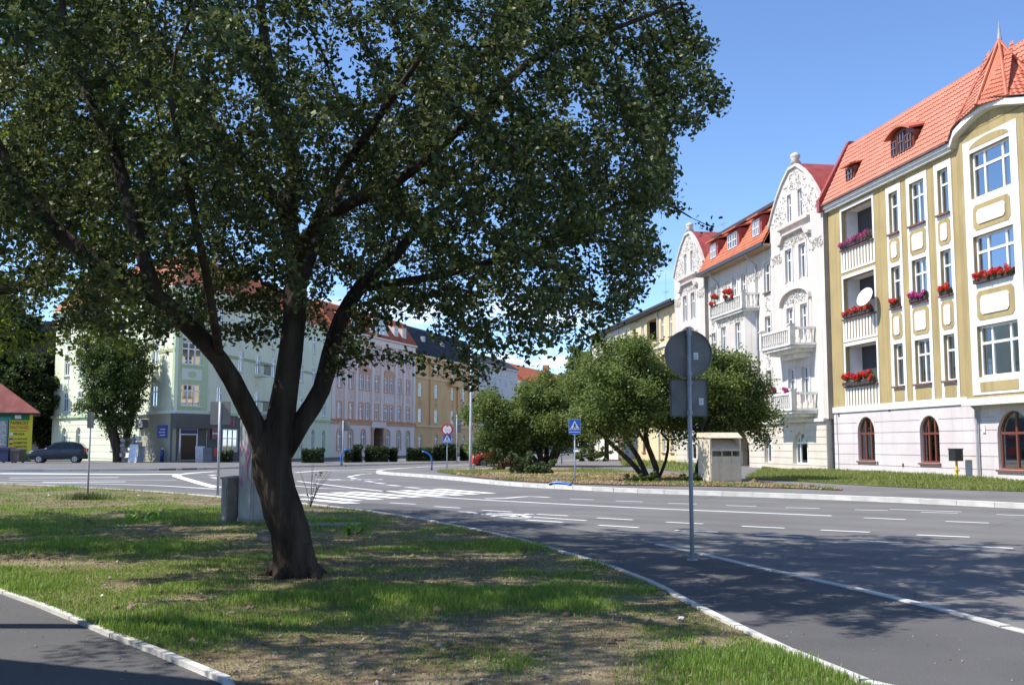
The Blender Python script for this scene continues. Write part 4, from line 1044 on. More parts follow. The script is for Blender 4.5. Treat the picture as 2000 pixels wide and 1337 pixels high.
ghl = [(-s - .5, -s + .5, z, z + 1.8) for s in gs for z in (1.2, 4.8, 8.4, 12.0)]
m = MB(); panel(m, -GL, 0, -.1, 15.0, ghl, 0, .3); gf_.mb(m, 'wall', GREY); shell(gf_, -GL, 0, -.1, 15, 11, GREY)
for s in gs:
    for z in (1.2, 4.8, 8.4, 12.0): gf_.window(-s, z, 1.0, 1.8, -.13, (.5,), .66, 0, WPVC if RND.random() < .6 else SILL, .11, None, GREY, .2)
m = MB(); m.box(-GL, 0, 0, .4, 14.7, 15.0); gf_.mb(m, 'cornice', GREY)
simple_roof(gf_, -GL, 0, 15.0, 17.0, 3.0, TILE_DK, .5, .5)
FARG = rough_mat('far_green_wall', (.42, .45, .40), (.50, .52, .46), .4, .9, .2, 20)
rh, rf, RL = street_house('red_roofed_house', 'far house with long red tiled roof and roof windows', 76.0, 118.0, FARG)
fs_ = [3 + 4 * k for k in range(10)]
fhl = [(-s - .6, -s + .6, z, z + 1.9) for s in fs_ for z in (1.2, 4.8, 8.4, 11.6)]
m = MB(); panel(m, -RL, 0, -.1, 13.5, fhl, 0, .3); rf.mb(m, 'wall', FARG); shell(rf, -RL, 0, -.1, 13.5, 11, FARG)
for s in fs_:
    for z in (1.2, 4.8, 8.4, 11.6): rf.window(-s, z, 1.2, 1.9, -.2, (.5,), .66, 0, WPVC, .09, -1)
simple_roof(rf, -RL, 0, 13.4, 17.0, 4.0, TILE_OLD, .45, .5)
for k in range(7):
    m = MB(); up = Vector((0, -4.3, 3.6)).normalized(); q0 = Vector((-4 - k * 4.6, .3, 13.4)) + up * 2.2
    nn = Vector((0, .7, .72)); m.add([q0 + nn * .08, q0 + Vector((1.0, 0, 0)) + nn * .08, q0 + Vector((1.0, 0, 0)) + up * 1.3 + nn * .08, q0 + up * 1.3 + nn * .08], [(0, 1, 2, 3)]); rf.mb(m, 'skylight', WPVC)
m = MB(); m.box(-27.2, -26.2, -3.6, -2.4, 16, 18.3); rf.mb(m, 'chimney', TILE_OLD)
# ------------------------------------------------------------------ green corner house with the shop
GRN = rough_mat('green_stucco', (.70, .74, .55), (.76, .80, .62), .4, .9, .3, 20, .25)
GRND = rough_mat('green_stucco_dark', (.46, .58, .35), (.52, .64, .41), .4, .9, .3, 20, .25)  # darker green: the corner face's shade is put into its colour; also string courses
GRNT = rough_mat('green_trim', (.66, .72, .60), (.72, .77, .66), .5, .9, .2, 20)
SHOP = rough_mat('shop_grey', (.105, .11, .105), (.13, .135, .125), .6, .8, .2, 20)
SHOPL = rough_mat('shop_beige', (.34, .33, .24), (.40, .38, .29), .6, .9, .2, 20)
C1, C2, C3, C4, C5 = (-45.4, 104.0), (-32.2, 91.0), (-27.7, 86.0), (-25.8, 89.0), (LO.x + .05, LO.y + .1)
gh_ = empty('green_corner_house', (*C3, 0)); tag(gh_, 'pale green corner house with a dark grey shop at street level', 'house')
def seg(a, b):       # x runs along the front so that y points to the street
    return Front(gh_, b, math.atan2(a[1] - b[1], a[0] - b[0])), math.dist(a, b)
grow_ = [(4.75, 1.8), (8.2, 1.85), (11.6, 1.8)]
def green_front(f, L, xs, w, mat, gf_mat, gfx, balcs=(), mull=(.5,)):
    hl = [(x - w / 2, x + w / 2, z, z + h) for x in xs for z, h in grow_]
    m = MB(); panel(m, 0, L, 4.3, 14.6, hl, 0, .3); f.mb(m, 'wall', mat)
    gl = [(x - .55, x + .55, 1.1, 3.2) for x in gfx]
    m = MB(); panel(m, 0, L, -.1, 4.3, gl, 0, .3); f.mb(m, 'plinth_wall', gf_mat)
    if gfx: courses(f, 0, L, .3, 4.0, 6, gl, [(x, 1.1, 3.2, .5) for x in gfx], 0, gf_mat, .05, .04)
    for x in gfx: f.window(x, 1.1, 1.06, 2.1, -.22, (.5,), .66, .5, WPVC, .08, None, gf_mat, .16)
    for x in xs:
        for j, (z, h) in enumerate(grow_):
            f.window(x, z, w, h, -.14, mull, .7, 0, WPVC, .1, None, GRNT, .16)
            if j:
                m = MB(); m.box(x - w / 2, x + w / 2, 0, .05, z - 1.3, z - .35); p = f.mb(m, 'panel', GRNT)
                m = MB(); m.prism_xz([(x + .42 * math.cos(6.283 * k / 14), z - .83 + .27 * math.sin(6.283 * k / 14)) for k in range(14)], .05, .085); f.mb(m, 'boss', mat)
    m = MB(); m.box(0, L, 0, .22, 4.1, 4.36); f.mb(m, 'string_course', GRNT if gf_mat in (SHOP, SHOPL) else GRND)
    for z in (9.2,):
        q = 0.0
        for x in sorted(xs):
            m = MB(); m.box(q, x - w / 2 - .05, 0, .04, z, z + .28); f.mb(m, 'frieze', rough_mat('frieze_olive', (.36, .40, .22), (.42, .46, .28), 3, .9, .2)); q = x + w / 2 + .05
    m = MB(); m.box(0, L, 0, .45, 14.4, 14.65); f.mb(m, 'eaves', GRNT)
    for x, z in balcs:
        m = MB(); m.box(x - .9, x + .9, .0, 1.0, z - .12, z); b = f.mb(m, 'balcony', GRNT)
        m = MB()
        for k in range(13): m.tube([(x - .86 + k * .143, .95, z), (x - .86 + k * .143, .95, z + .95)], .02, 4)
        m.tube([(x - .88, 0, z + .96), (x - .88, .95, z + .96), (x + .88, .95, z + .96), (x + .88, 0, z + .96)], .03, 4); tag(m.build('railing', plain('railing_dark', (.06, .08, .06), .5), b), kind='stuff')
    e_ = min(1.2, L * .2); k = MB(); k.quad((e_, -.8, 0), (L - e_, -.8, 0), (L - e_, -.8, 14.5), (e_, -.8, 14.5)); f.mb(k, 'interior_dark', DARKROOM)
f1, L1 = seg(C1, C2); green_front(f1, L1, [L1 - 2.9, L1 - 6.2, L1 - 9.6, L1 - 13, L1 - 16.2][::-1], 1.15, GRN, GRN, [L1 - 2.9, L1 - 6.2, L1 - 13.6, L1 - 16.2][::-1])
f2, L2 = seg(C2, C3); green_front(f2, L2, [L2 * .58], 1.25, GRN, SHOPL, [])
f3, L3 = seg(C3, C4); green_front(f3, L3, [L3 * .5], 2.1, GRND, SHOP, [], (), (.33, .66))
f4, L4 = seg(C4, C5); green_front(f4, L4, [2.6, 6.3, 10.2, 14.2, 18.2, 22.4, 26.4, L4 - 2.4][:], 1.1, GRN, GRN, [2.6, 6.3, 10.2, 14.2, 18.2], [(22.4, 8.1), (22.4, 11.5), (22.4, 4.65), (14.2, 11.5)])
m = MB(); m.prism_xy([C1, C2, C3, C4, C5, (C5[0] - 10, C5[1] + 3), (C1[0] - 1 + 8, C1[1] + 9)], 14.62, 14.66)
o = m.build('attic_floor', GRNT); o.parent = gh_; o.location = (-gh_.location.x, -gh_.location.y, 0)
RP = [Vector(p) for p in (C1, C2, C3, C4, C5)]
def miter(P, d):                          # the line moved into the house by d
    N = []
    for a, b in zip(P, P[1:]): t = (b - a).normalized(); N.append(Vector((-t.y, t.x)))
    out = [P[0] + N[0] * d]
    for k in range(1, len(P) - 1): v = (N[k - 1] + N[k]).normalized(); out.append(P[k] + v * d / max(.45, v.dot(N[k])))
    return out + [P[-1] + N[-1] * d]
eo, ri, r2 = miter(RP, -.4), miter(RP, 2.4), miter(RP, 8.0)
for k in range(4):
    if (ri[k + 1] - ri[k]).dot(RP[k + 1] - RP[k]) < 0: ri[k + 1] = ri[k] = (ri[k] + ri[k + 1]) / 2
m = MB()
for k in range(4): m.quad((*eo[k], 14.66), (*eo[k + 1], 14.66), (*ri[k + 1], 18.1), (*ri[k], 18.1))
m.poly([(*p, 18.1) for p in ri] + [(*(ri[4] + Vector((-9, 3))), 18.3), (*(ri[0] + Vector((6, 8))), 18.3)])
o = m.build('roof', TILE); o.parent = gh_; o.location = (-gh_.location.x, -gh_.location.y, 0)
for k in (0, 1, 3):
    A, B, T0, T1 = (Vector((*eo[k], 14.68)), Vector((*eo[k + 1], 14.68)), Vector((*ri[k], 18.12)), Vector((*ri[k + 1], 18.12)))
    ax = (B - A).normalized(); upv = (T0 - A) - ax * (T0 - A).dot(ax)
    def clipf(p, A=A, B=B, T0=T0, T1=T1, ax=ax, upv=upv):
        t = (p - A).dot(upv) / upv.length_squared; x = (p - A).dot(ax)
        return (T0 - A).dot(ax) * t - .1 < x < (B - A).length + (T1 - B).dot(ax) * t + .1
    o = tiles('roof_tiles', None, A, ax, upv, (B - A).length, upv.length, .35, .4, TILE, clipf); o.parent = gh_; o.location = (-gh_.location.x, -gh_.location.y, 0)
# shop front in the corner
m = MB(); m.box(-.1, L3 + .1, .0, .5, 2.9, 4.1); f3.mb(m, 'shop_fascia', SHOP)
fA, LA = seg(C3, C4)
m = MB(); m.box(1.0, 2.9, .0, .06, .25, 3.3); dr = f3.mb(m, 'shop_door', WPVC)
m = MB(); m.box(1.15, 2.75, .061, .07, .3, 2.35); f3.mb(m, 'doorway', plain('door_dark', (.012, .012, .014), .3))
m = MB(); m.box(1.1, 2.8, .062, .12, 2.45, 3.25); f3.mb(m, 'door_sign', plain('sign_grey_blue', (.2, .23, .3), .5))
m = MB(); m.box(1.1, 2.8, .121, .14, 2.45, 2.75); f3.mb(m, 'door_sign', plain('sign_navy', (.02, .03, .16), .5))
m = MB(); m.box(.4, 3.6, .0, 1.3, 0, .22); f3.mb(m, 'doorstep', PAVE)
def letters(txt, size, mat, loc, rz, parent=None, depth=.004, align='CENTER', rx=math.pi / 2, fat=0.0):
    c = bpy.data.curves.new('lettering', 'FONT'); c.body = txt; c.size = size; c.extrude = depth; c.offset = fat; c.align_x = align; c.align_y = 'CENTER'
    c.materials.append(mat)
    t = bpy.data.objects.new('lettering', c); COL.objects.link(t)
    me = bpy.data.meshes.new_from_object(t); bpy.data.objects.remove(t)
    o = link('lettering', me, parent); o.location = loc; o.rotation_euler = (rx, 0, rz)
    return o
def front_letters(f, txt, size, mat, x, y, z, fat=0.0):
    o = letters(txt, size, mat, (0, 0, 0), 0, fat=fat); f.put(o, x, y, z); o.rotation_euler = (math.pi / 2, 0, f.ang + math.pi); pass
    return o
m = MB(); m.box(1.0, 2.9, .0, .08, 2.1, 3.15); sgn = f2.mb(m, 'wall_sign', plain('sign_blue', (.01, .05, .36), .45))
for k in range(3):
    m = MB(); m.box(1.25, 2.3 + .2 * (k % 2), .081, .085, 2.3 + k * .24, 2.38 + k * .24); m.build('print', plain('print_white', (.7, .7, .72), .5), sgn)
m = MB(); m.box(L2 - 1.7, L2 - .9, .0, .45, 3.0, 3.7); f2.mb(m, 'air_conditioner', plain('ac_grey', (.25, .26, .28), .5))
m = MB(); m.box(L2 - .75, L2 - .1, .0, .4, 2.9, 3.7); f2.mb(m, 'air_conditioner', plain('ac_dark', (.04, .04, .045), .5))
# shop stretch on the right wing: red sign, shop window
m = MB(); m.box(L4 - 6.8, L4 - .02, .0, .14, .1, 4.1); f4.mb(m, 'shop_wall', SHOP)
for ch_, dx_ in (('P', 1.3), ('I', -.2), ('I', -.7), ('E', -1.3)): front_letters(f4, ch_, 1.1, plain('letters_red', (.45, .03, .03), .5), L4 - 3.9 + dx_, .16, 3.55, .01)
m = MB(); m.box(L4 - 2.2, L4 - .4, .14, .3, 2.0, 3.0); f4.mb(m, 'wall_sign', plain('sign_maroon', (.17, .012, .02), .5))
m = MB(); m.box(L4 - 1.75, L4 - .85, .301, .306, 2.46, 2.55); f4.mb(m, 'print', WHITE)
m = MB(); m.prism_xz([(L4 - .65 + .1 * math.cos(k * .7854), 2.5 + .1 * math.sin(k * .7854)) for k in range(8)], .301, .306); f4.mb(m, 'print', WHITE)
f4.window(L4 - 4.4, .9, 3.2, 2.0, .145, (.33, .66), .6, 0, WPVC, .07, -1)
m = MB(); m.box(L4 - 1.9, L4 - 1.1, .14, .18, .55, 1.3); f4.mb(m, 'poster', plain('poster_red', (.55, .05, .04), .6))
# a gabled house far off between the trees at the left edge
bh_ = empty('distant_house', (-58, 122, 0), R(20)); tag(bh_, 'brown-roofed house glimpsed between dark trees beyond the kiosk', 'house')
m = MB(); panel(m, -8, 8, 0, 11, [(x - .6, x + .6, z, z + 1.6) for x in (-5, -2, 2, 5) for z in (1.5, 5, 8.4)], -5, .3); m.quad((-8, -5, 0), (-8, 5, 0), (-8, 5, 11), (-8, -5, 11)); m.quad((8, -5, 0), (8, 5, 0), (8, 5, 11), (8, -5, 11)); m.quad((-8, 5, 0), (8, 5, 0), (8, 5, 11), (-8, 5, 11)); m.build('wall', CREAMGF, bh_)
m = MB(); m.quad((-8, -4.6, 0), (8, -4.6, 0), (8, -4.6, 11), (-8, -4.6, 11)); m.build('interior_dark', DARKROOM, bh_)
m = MB(); m.prism_xz([(-8.4, 11), (8.4, 11), (6.5, 15.5), (-6.5, 15.5)], -5.4, 5.4); m.build('roof', rough_mat('roof_brown', (.16, .10, .09), (.22, .14, .12), 2, .8, .3), bh_)
# ------------------------------------------------------------------ trees
def catmull(pts, rad, step):
    P = [np.array(p, float) for p in pts]; P = [2 * P[0] - P[1]] + P + [2 * P[-1] - P[-2]]
    r = [rad[0]] + list(rad) + [rad[-1]]
    o, ro = [], []
    for i in range(1, len(P) - 2):
        a, b, c, d = P[i - 1:i + 3]; n = max(1, int(np.linalg.norm(c - b) / step))
        for k in range(n):
            t = k / n
            o.append(.5 * (2 * b + (c - a) * t + (2 * a - 5 * b + 4 * c - d) * t * t + (3 * b - 3 * c + d - a) * t ** 3)); ro.append(r[i] + (r[i + 1] - r[i]) * t)
    o.append(P[-2]); ro.append(r[-2])
    return o, ro
def colonize(nodes, attr, step, kill, infl, g, droop=0.0, iters=90):
    """branches grow towards free points of the crown until each is reached"""
    pos = np.array(nodes, float); par = [-1] * len(pos)
    cap = 30000; buf = np.zeros((cap, 3)); buf[:len(pos)] = pos; n = len(pos); par = np.full(cap, -1)
    A = attr.copy(); nd = np.full(len(A), 1e9); ni = np.zeros(len(A), int)
    def upd(i0, i1):
        for s0 in range(i0, i1, 400):
            B = buf[s0:min(s0 + 400, i1)]
            d = ((A[:, None, :] - B[None]) ** 2).sum(2); j = d.argmin(1); dd = np.sqrt(d[np.arange(len(A)), j])
            b = dd < nd; nd[b] = dd[b]; ni[b] = j[b] + s0
    upd(0, n)
    seen = {}
    for it in range(iters):
        keep = nd > kill; A, nd, ni = A[keep], nd[keep], ni[keep]
        act = nd < infl
        if not act.any(): break
        idx, inv = np.unique(ni[act], return_inverse=True)
        d = A[act] - buf[ni[act]]; d /= np.linalg.norm(d, axis=1)[:, None] + 1e-9
        S = np.zeros((len(idx), 3)); np.add.at(S, inv, d)
        S += g.normal(size=S.shape) * .12; S[:, 2] -= droop
        S /= np.linalg.norm(S, axis=1)[:, None] + 1e-9
        cnt = np.array([seen.get(i, 0) for i in idx]); ok = cnt < 4
        for i in idx: seen[i] = seen.get(i, 0) + 1
        # attractors whose node is worn out are dropped
        bad = np.isin(ni, idx[~ok]); nd[bad] = 0
        idx, S = idx[ok], S[ok]
        if len(idx) == 0 or n + len(idx) >= cap: break
        buf[n:n + len(idx)] = buf[idx] + S * step; par[n:n + len(idx)] = idx
        o = n; n += len(idx); upd(o, n)
    return buf[:n], par[:n]
def make_tree(name, label, base, stems, attr, step, kill, infl, leaf_n, leaf_size, leaf_m, seed, spread=.2, droop=0.0, bark=BARK, tip_r=.006, hang=.4, group=None, up=.5, thin=.02, cat='tree', sides=12, rough=.0, shade_var=None):
    g = np.random.default_rng(seed); rn = random.Random(seed)
    root = empty(name, base); tag(root, label, cat, group)
    B = np.array(base)
    m = MB(); nodes = []
    for pts, rad in stems:
        P, r = catmull(pts, rad, step)
        # bark ridges: the section wobbles along the stem
        q = len(m.v); m.tube([tuple(p - B) for p in P], r, sides)
        for k in range(q, len(m.v)):
            v = Vector(m.v[k]); ring = (k - q) // sides; c = Vector(P[ring] - B); d = v - c
            f = 1 + rough * (math.sin(k % sides * 2.4 + ring * .35) * .5 + rn.uniform(-.5, .5))
            m.v[k] = tuple(c + d * f)
        if P[-1][2] > .5: nodes += P[(2 if nodes else 3):]
    m.build('trunk', bark, root, smooth=True, fix=False)
    buf, par = colonize(nodes, attr, step, kill, infl, g, droop)
    n = len(buf); n0 = len(nodes)
    w = np.zeros(n); ch = np.zeros(n, int)
    for i in range(n - 1, n0 - 1, -1):
        if w[i] == 0: w[i] = tip_r ** 2.2
        if par[i] >= 0: w[par[i]] += w[i]; ch[par[i]] += 1
    r = w ** (1 / 2.2)
    # twigs
    ids = np.arange(n0, n); a, b = buf[par[ids]] - B, buf[ids] - B
    rb = np.minimum(r[ids], .09); ra = np.where(par[ids] >= n0, np.minimum(r[par[ids]], .09), rb)
    t = b - a; t /= np.linalg.norm(t, axis=1)[:, None] + 1e-9
    u = np.cross(t, np.where(np.abs(t[:, 2:3]) < .9, np.array([[0, 0, 1.0]]), np.array([[1.0, 0, 0]]))); u /= np.linalg.norm(u, axis=1)[:, None]
    v = np.cross(t, u); V = np.empty((len(ids), 8, 3))
    for k in range(4):
        cs, sn = math.cos(k * math.pi / 2), math.sin(k * math.pi / 2)
        V[:, k] = a + (u * cs + v * sn) * ra[:, None]; V[:, 4 + k] = b + (u * cs + v * sn) * rb[:, None]
    i = np.arange(len(ids))[:, None] * 8
    Q = np.concatenate([i + np.array([[k, (k + 1) % 4, 4 + (k + 1) % 4, 4 + k]]) for k in range(4)], 0)
    me = np_mesh('branches', V.reshape(-1, 3), Q, bark, 4); link('branches', me, root)
    # leaves on the thin wood
    cand = ids[r[ids] < thin]
    k = g.choice(cand, leaf_n); C = buf[k] - B + g.normal(size=(leaf_n, 3)) * spread * np.array([1, 1, .8])
    C[:, 2] -= np.abs(g.normal(size=leaf_n)) * spread * .4
    me = leaves_mesh('crown', C, leaf_size, g, leaf_m, up, hang)
    o = link('crown', me, root)
    return root
def ellipsoid_points(g, c, r, n, shell_=.35):
    d = g.normal(size=(n, 3)); d /= np.linalg.norm(d, axis=1)[:, None]
    return np.array(c) + d * np.array(r) * (g.uniform(shell_ ** 3, 1, n) ** (1 / 3))[:, None]
def inside_poly(u, v, poly):
    r = np.zeros(len(u), bool)
    for (x0, y0), (x1, y1) in zip(poly, poly[1:] + poly[:1]):
        c = ((y0 > v) != (y1 > v)) & (u < (x1 - x0) * (v - y0) / (y1 - y0 + 1e-12) + x0); r ^= c
    return r
def thin_out(P, g, n, rmin, rmax):
    """hollows in the crown: points inside random pockets are removed"""
    c = P[g.choice(len(P), n)] + g.normal(size=(n, 3)) * .3; rr = g.uniform(rmin, rmax, n)
    return P[(np.linalg.norm(P[:, None] - c[None], axis=2) > rr[None]).all(1)]
def sprays(g, c, r, n, length, rad, per, lo=.5, drop=.6):
    """crown made of drooping sprays: each a long thin cluster pointing out and down"""
    O = ellipsoid_points(g, c, r, n, lo)
    d = (O - np.array(c)) / np.array(r); d += g.normal(size=d.shape) * .35; d[:, 2] -= drop
    d /= np.linalg.norm(d, axis=1)[:, None]
    L = g.uniform(*length, n); t = g.uniform(-.5, .5, (n, per))
    P = O[:, None] + d[:, None] * (t * L[:, None])[..., None] + g.normal(size=(n, per, 3)) * (rad * (1.1 - np.abs(t) * 1.2))[..., None]
    P[..., 2] -= .35 * (t + .5) ** 2 * L[:, None] * drop
    return P.reshape(-1, 3)
# the big tree on the lawn
LEAF_MAIN = leaf_mat('leaf_dark_green', (.026, .047, .012), (.140, .168, .050), .28, .48, .35)
g = np.random.default_rng(8)
A = np.concatenate([sprays(g, (-2.9, 12.9, 6.3), (6.2, 5.0, 3.7), 430, (.8, 1.9), .14, 24, .35), sprays(g, (.4, 12.6, 5.0), (2.4, 3.6, 2.5), 95, (.8, 2.0), .12, 26, .3, .9), sprays(g, (.3, 12.0, 3.6), (1.9, 2.6, 1.5), 60, (.9, 2.0), .1, 26, .2, 2.2), sprays(g, at(1330, 180, 11.6), (.5, .9, .9), 10, (.9, 1.6), .1, 26, .2, 1.5)])
OUTLINE = [(1335, -4000), (1345, 0), (1395, 60), (1400, 110), (1440, 165), (1385, 250), (1330, 215), (1300, 300), (1325, 345), (1285, 400), (1275, 470), (1300, 510), (1262, 560), (1250, 615), (1215, 640), (1190, 640), (1150, 690), (1120, 690), (1095, 640), (1060, 690), (1010, 710), (965, 720), (940, 785), (905, 770), (895, 650), (860, 655), (800, 615), (740, 640), (700, 685), (640, 690), (620, 630), (540, 640), (480, 630), (420, 650), (350, 640), (300, 680), (240, 630), (160, 650), (80, 640), (0, 600), (-3000, 600), (-3000, -4000)]
u_, v_ = proj(A); A = A[inside_poly(u_, v_, OUTLINE)]
A = thin_out(A, g, 60, .25, .6)
u_, v_ = proj(A); low = ((u_ > 780) & (v_ > 440)) | ((u_ < 640) & (v_ > 500))          # loose hanging fringe on the right
A = np.concatenate([A[~low], thin_out(A[low], g, 110, .2, .42)])
g.shuffle(A); A = np.concatenate([A[:7400], np.array([at(u, v, 13.2) for u, v in ((1305, 402), (1365, 440), (1395, 428), (1412, 434))])])
S = lambda *p: [at(*q) for q in p]
stems = [(S((580, 1145, 12.04), (576, 1108, 12.04), (566, 1036, 12.04), (543, 961, 12.02), (531, 891, 12.0), (548, 822, 12.02), (560, 745, 12.1), (572, 650, 12.2), (578, 520, 12.4), (562, 420, 12.5), (575, 320, 12.6), (535, 180, 12.7), (515, 60, 12.8), (500, -80, 12.9)), (.30, .24, .215, .21, .218, .17, .145, .135, .12, .11, .095, .08, .06, .04)),
         (S((524, 905, 12.0), (502, 836, 11.95), (474, 780, 11.8), (430, 702, 11.6), (372, 640, 11.4), (300, 575, 11.2), (220, 528, 11.0), (130, 468, 10.9), (60, 385, 10.9), (0, 290, 11), (-60, 180, 11)), (.13, .115, .108, .1, .098, .09, .085, .075, .065, .055, .04)),
         (S((553, 885, 12.0), (588, 825, 12.05), (628, 760, 12.2), (646, 690, 12.4), (668, 620, 12.6), (705, 558, 12.8), (770, 500, 13), (830, 430, 13.2), (900, 380, 13.4)), (.11, .11, .105, .1, .09, .08, .07, .055, .04)),
         (S((578, 480, 12.45), (660, 410, 12.2), (780, 350, 11.9), (900, 250, 11.6), (1050, 110, 11.4), (1190, 60, 11.3), (1330, 5, 11.2)), (.075, .07, .062, .052, .042, .03, .015)),
         (S((305, 578, 11.2), (262, 440, 11.4), (228, 312, 11.6), (165, 170, 11.8), (130, 60, 12), (110, -60, 12.2)), (.08, .075, .07, .06, .05, .03)),
         (S((700, 562, 12.8), (850, 540, 13.2), (1000, 500, 13.4), (1150, 470, 13.5), (1260, 480, 13.6)), (.06, .05, .04, .03, .012)),
         (S((1120, 475, 13.5), (1200, 400, 13.4), (1290, 395, 13.3), (1350, 425, 13.2)), (.03, .025, .018, .008)),
         (S((578, 520, 12.4), (640, 380, 11.2), (760, 200, 10.0), (860, 60, 9.3)), (.055, .045, .035, .02)),
         (S((572, 600, 12.3), (640, 420, 14.2), (720, 300, 15.6), (780, 240, 16.6)), (.085, .07, .05, .03)),
         (S((562, 420, 12.5), (430, 260, 13.5), (330, 120, 14.6), (250, 60, 15.6)), (.08, .065, .05, .03)),
         (S((430, 702, 11.6), (400, 520, 10.6), (360, 330, 9.8), (330, 180, 9.4)), (.05, .042, .034, .02))]
for k_ in range(5):
    a_ = .45 + k_ * 1.3; c_ = at(576, 1118, 12.04); rx_ = np.array([math.cos(a_), math.sin(a_)])
    stems.append(([(c_[0] + rx_[0] * .1, c_[1] + rx_[1] * .1, .38), (c_[0] + rx_[0] * .2, c_[1] + rx_[1] * .2, .13), (c_[0] + rx_[0] * .34, c_[1] + rx_[1] * .34, .03), (c_[0] + rx_[0] * (.42 + .1 * (k_ % 3)), c_[1] + rx_[1] * (.42 + .1 * (k_ % 3)), -.02)], (.09, .065, .045, .025)))
bt = G(578, 1130)
make_tree('broadleaf_tree', 'large dark-leaved tree with forked trunk on the lawn', (bt[0], bt[1], .03), stems, A, .2, .26, 1.6, 205000, .07, LEAF_MAIN, 4, .078, .15, BARK, .0045, .5, thin=.016, sides=18, rough=.11)
# roots and a ring of bare earth at its foot are part of the trunk's flare
# maple outside the left edge whose boughs hang into the picture
LEAF_MAPLE = leaf_mat('leaf_maple', (.06, .10, .015), (.17, .21, .03), .55, .45, .35)
g = np.random.default_rng(12)
A = sprays(g, (-10.6, 18.5, 7.2), (5.4, 5.5, 4.6), 170, (.9, 2.2), .25, 24, .4, .4)
u_, v_ = proj(A); A = A[(v_ < 705) & (u_ < 330)]; A = thin_out(A, g, 20, .4, .8); g.shuffle(A); A = A[:2400]
mb_ = (-12.6, 18.5, .03)
make_tree('maple_tree', 'maple beyond the left edge with brighter leaves hanging into view', mb_, [([(-12.6, 18.5, -.1), (-12.5, 18.5, 1.5), (-12.2, 18.4, 3.2), (-11.9, 18.3, 5.5), (-11.7, 18.4, 8), (-11.5, 18.5, 10.2)], (.34, .27, .24, .2, .13, .06)),
    ([(-12.2, 18.4, 3.0), (-10.9, 17.9, 4.0), *S((40, 560, 17.4), (110, 480, 17.0), (170, 380, 16.6))], (.13, .11, .09, .07, .03)), ([(-11.9, 18.3, 5.4), (-10.4, 18.6, 7), (-9, 18.8, 8.2)], (.1, .08, .03)), ([(-12, 18.3, 5), (-13.5, 19, 7), (-14.6, 19.2, 8.6)], (.1, .08, .03))],
    A, .28, .36, 2.2, 60000, .12, LEAF_MAPLE, 5, .17, .05, BARK, .006, .6, thin=.022)
# ---- trees further off
def crown_tree(name, label, base, h, blobs, n_attr, leaf_n, leaf_size, leaf_m, seed, stems, group=None, step=.35, kill=.45, infl=3.0, spread=.24, droop=.0, thin=.03, up=.6, hang=.3, cat='tree', tip=.008, sides=9, pockets=14, shell_=.45):
    g = np.random.default_rng(seed)
    w = np.array([b[3] * b[4] * b[5] for b in blobs]); w = w / w.sum()
    sz = h / 10
    A = np.concatenate([sprays(g, b[:3], b[3:6], max(4, int(n_attr * q / 14)), (.9 * sz, 2.4 * sz), .2 * sz, 14, shell_, .1) for b, q in zip(blobs, w)])
    if pockets: A = thin_out(A, g, pockets, .25 * h / 6, .5 * h / 6)
    return make_tree(name, label, base, stems, A, step, kill, infl, leaf_n, leaf_size, leaf_m, seed + 1, spread, droop, BARK, tip, hang, group, up, thin, cat, sides)
LEAF_ISL = leaf_mat('leaf_olive', (.070, .115, .026), (.20, .245, .066), .4, .5, .35)
LEAF_DK = leaf_mat('leaf_deep_green', (.022, .042, .012), (.055, .085, .022), .3, .5, .35)  # deep green leaves of the trees beyond the kiosk
LEAF_MID = leaf_mat('leaf_mid', (.045, .08, .02), (.11, .15, .04), .35, .5, .35)
def PX(u, v, Y): return at(u, v, Y)
YB = 41.0
make_px = lambda Y, *p: [at(u, v, Y + d) for u, v, d in p]
b3 = (*G(1272, 946), .14)
crown_tree('multi_stemmed_tree', 'multi-stemmed small tree with spreading crown, left of the sign discs', b3, 6, [(*at(1225, 760, 41), 2.1, 2.2, 1.7), (*at(1240, 690, 41.5), 1.5, 1.7, 1.1), (*at(1165, 825, 41), 1.0, 1.6, 1.0), (*at(1290, 790, 41), 1.2, 1.6, 1.0)], 1300, 52000, .115, LEAF_ISL, 31,
    [(make_px(41, (1276, 950, 0), (1282, 915, 0), (1265, 870, 0), (1262, 830, .2), (1275, 780, .3), (1280, 740, .4)), (.13, .12, .1, .08, .06, .03)),
     (make_px(41, (1270, 948, 0), (1235, 905, -.3), (1195, 868, -.6), (1170, 842, -.8), (1140, 838, -1)), (.11, .1, .08, .06, .03)),
     (make_px(41, (1272, 948, .2), (1245, 890, .4), (1220, 850, .6), (1210, 800, .8), (1205, 750, 1)), (.11, .1, .08, .06, .03)),
     (make_px(41, (1280, 948, 0), (1300, 900, .2), (1305, 860, .4), (1292, 845, .3), (1300, 800, .4)), (.07, .06, .055, .05, .03)),
     (make_px(41, (1265, 870, 0), (1240, 830, -.4), (1222, 780, -.6), (1230, 720, -.5)), (.07, .06, .05, .03))], 'small trees on the planted island')
b4 = (*G(1366, 944), .14)
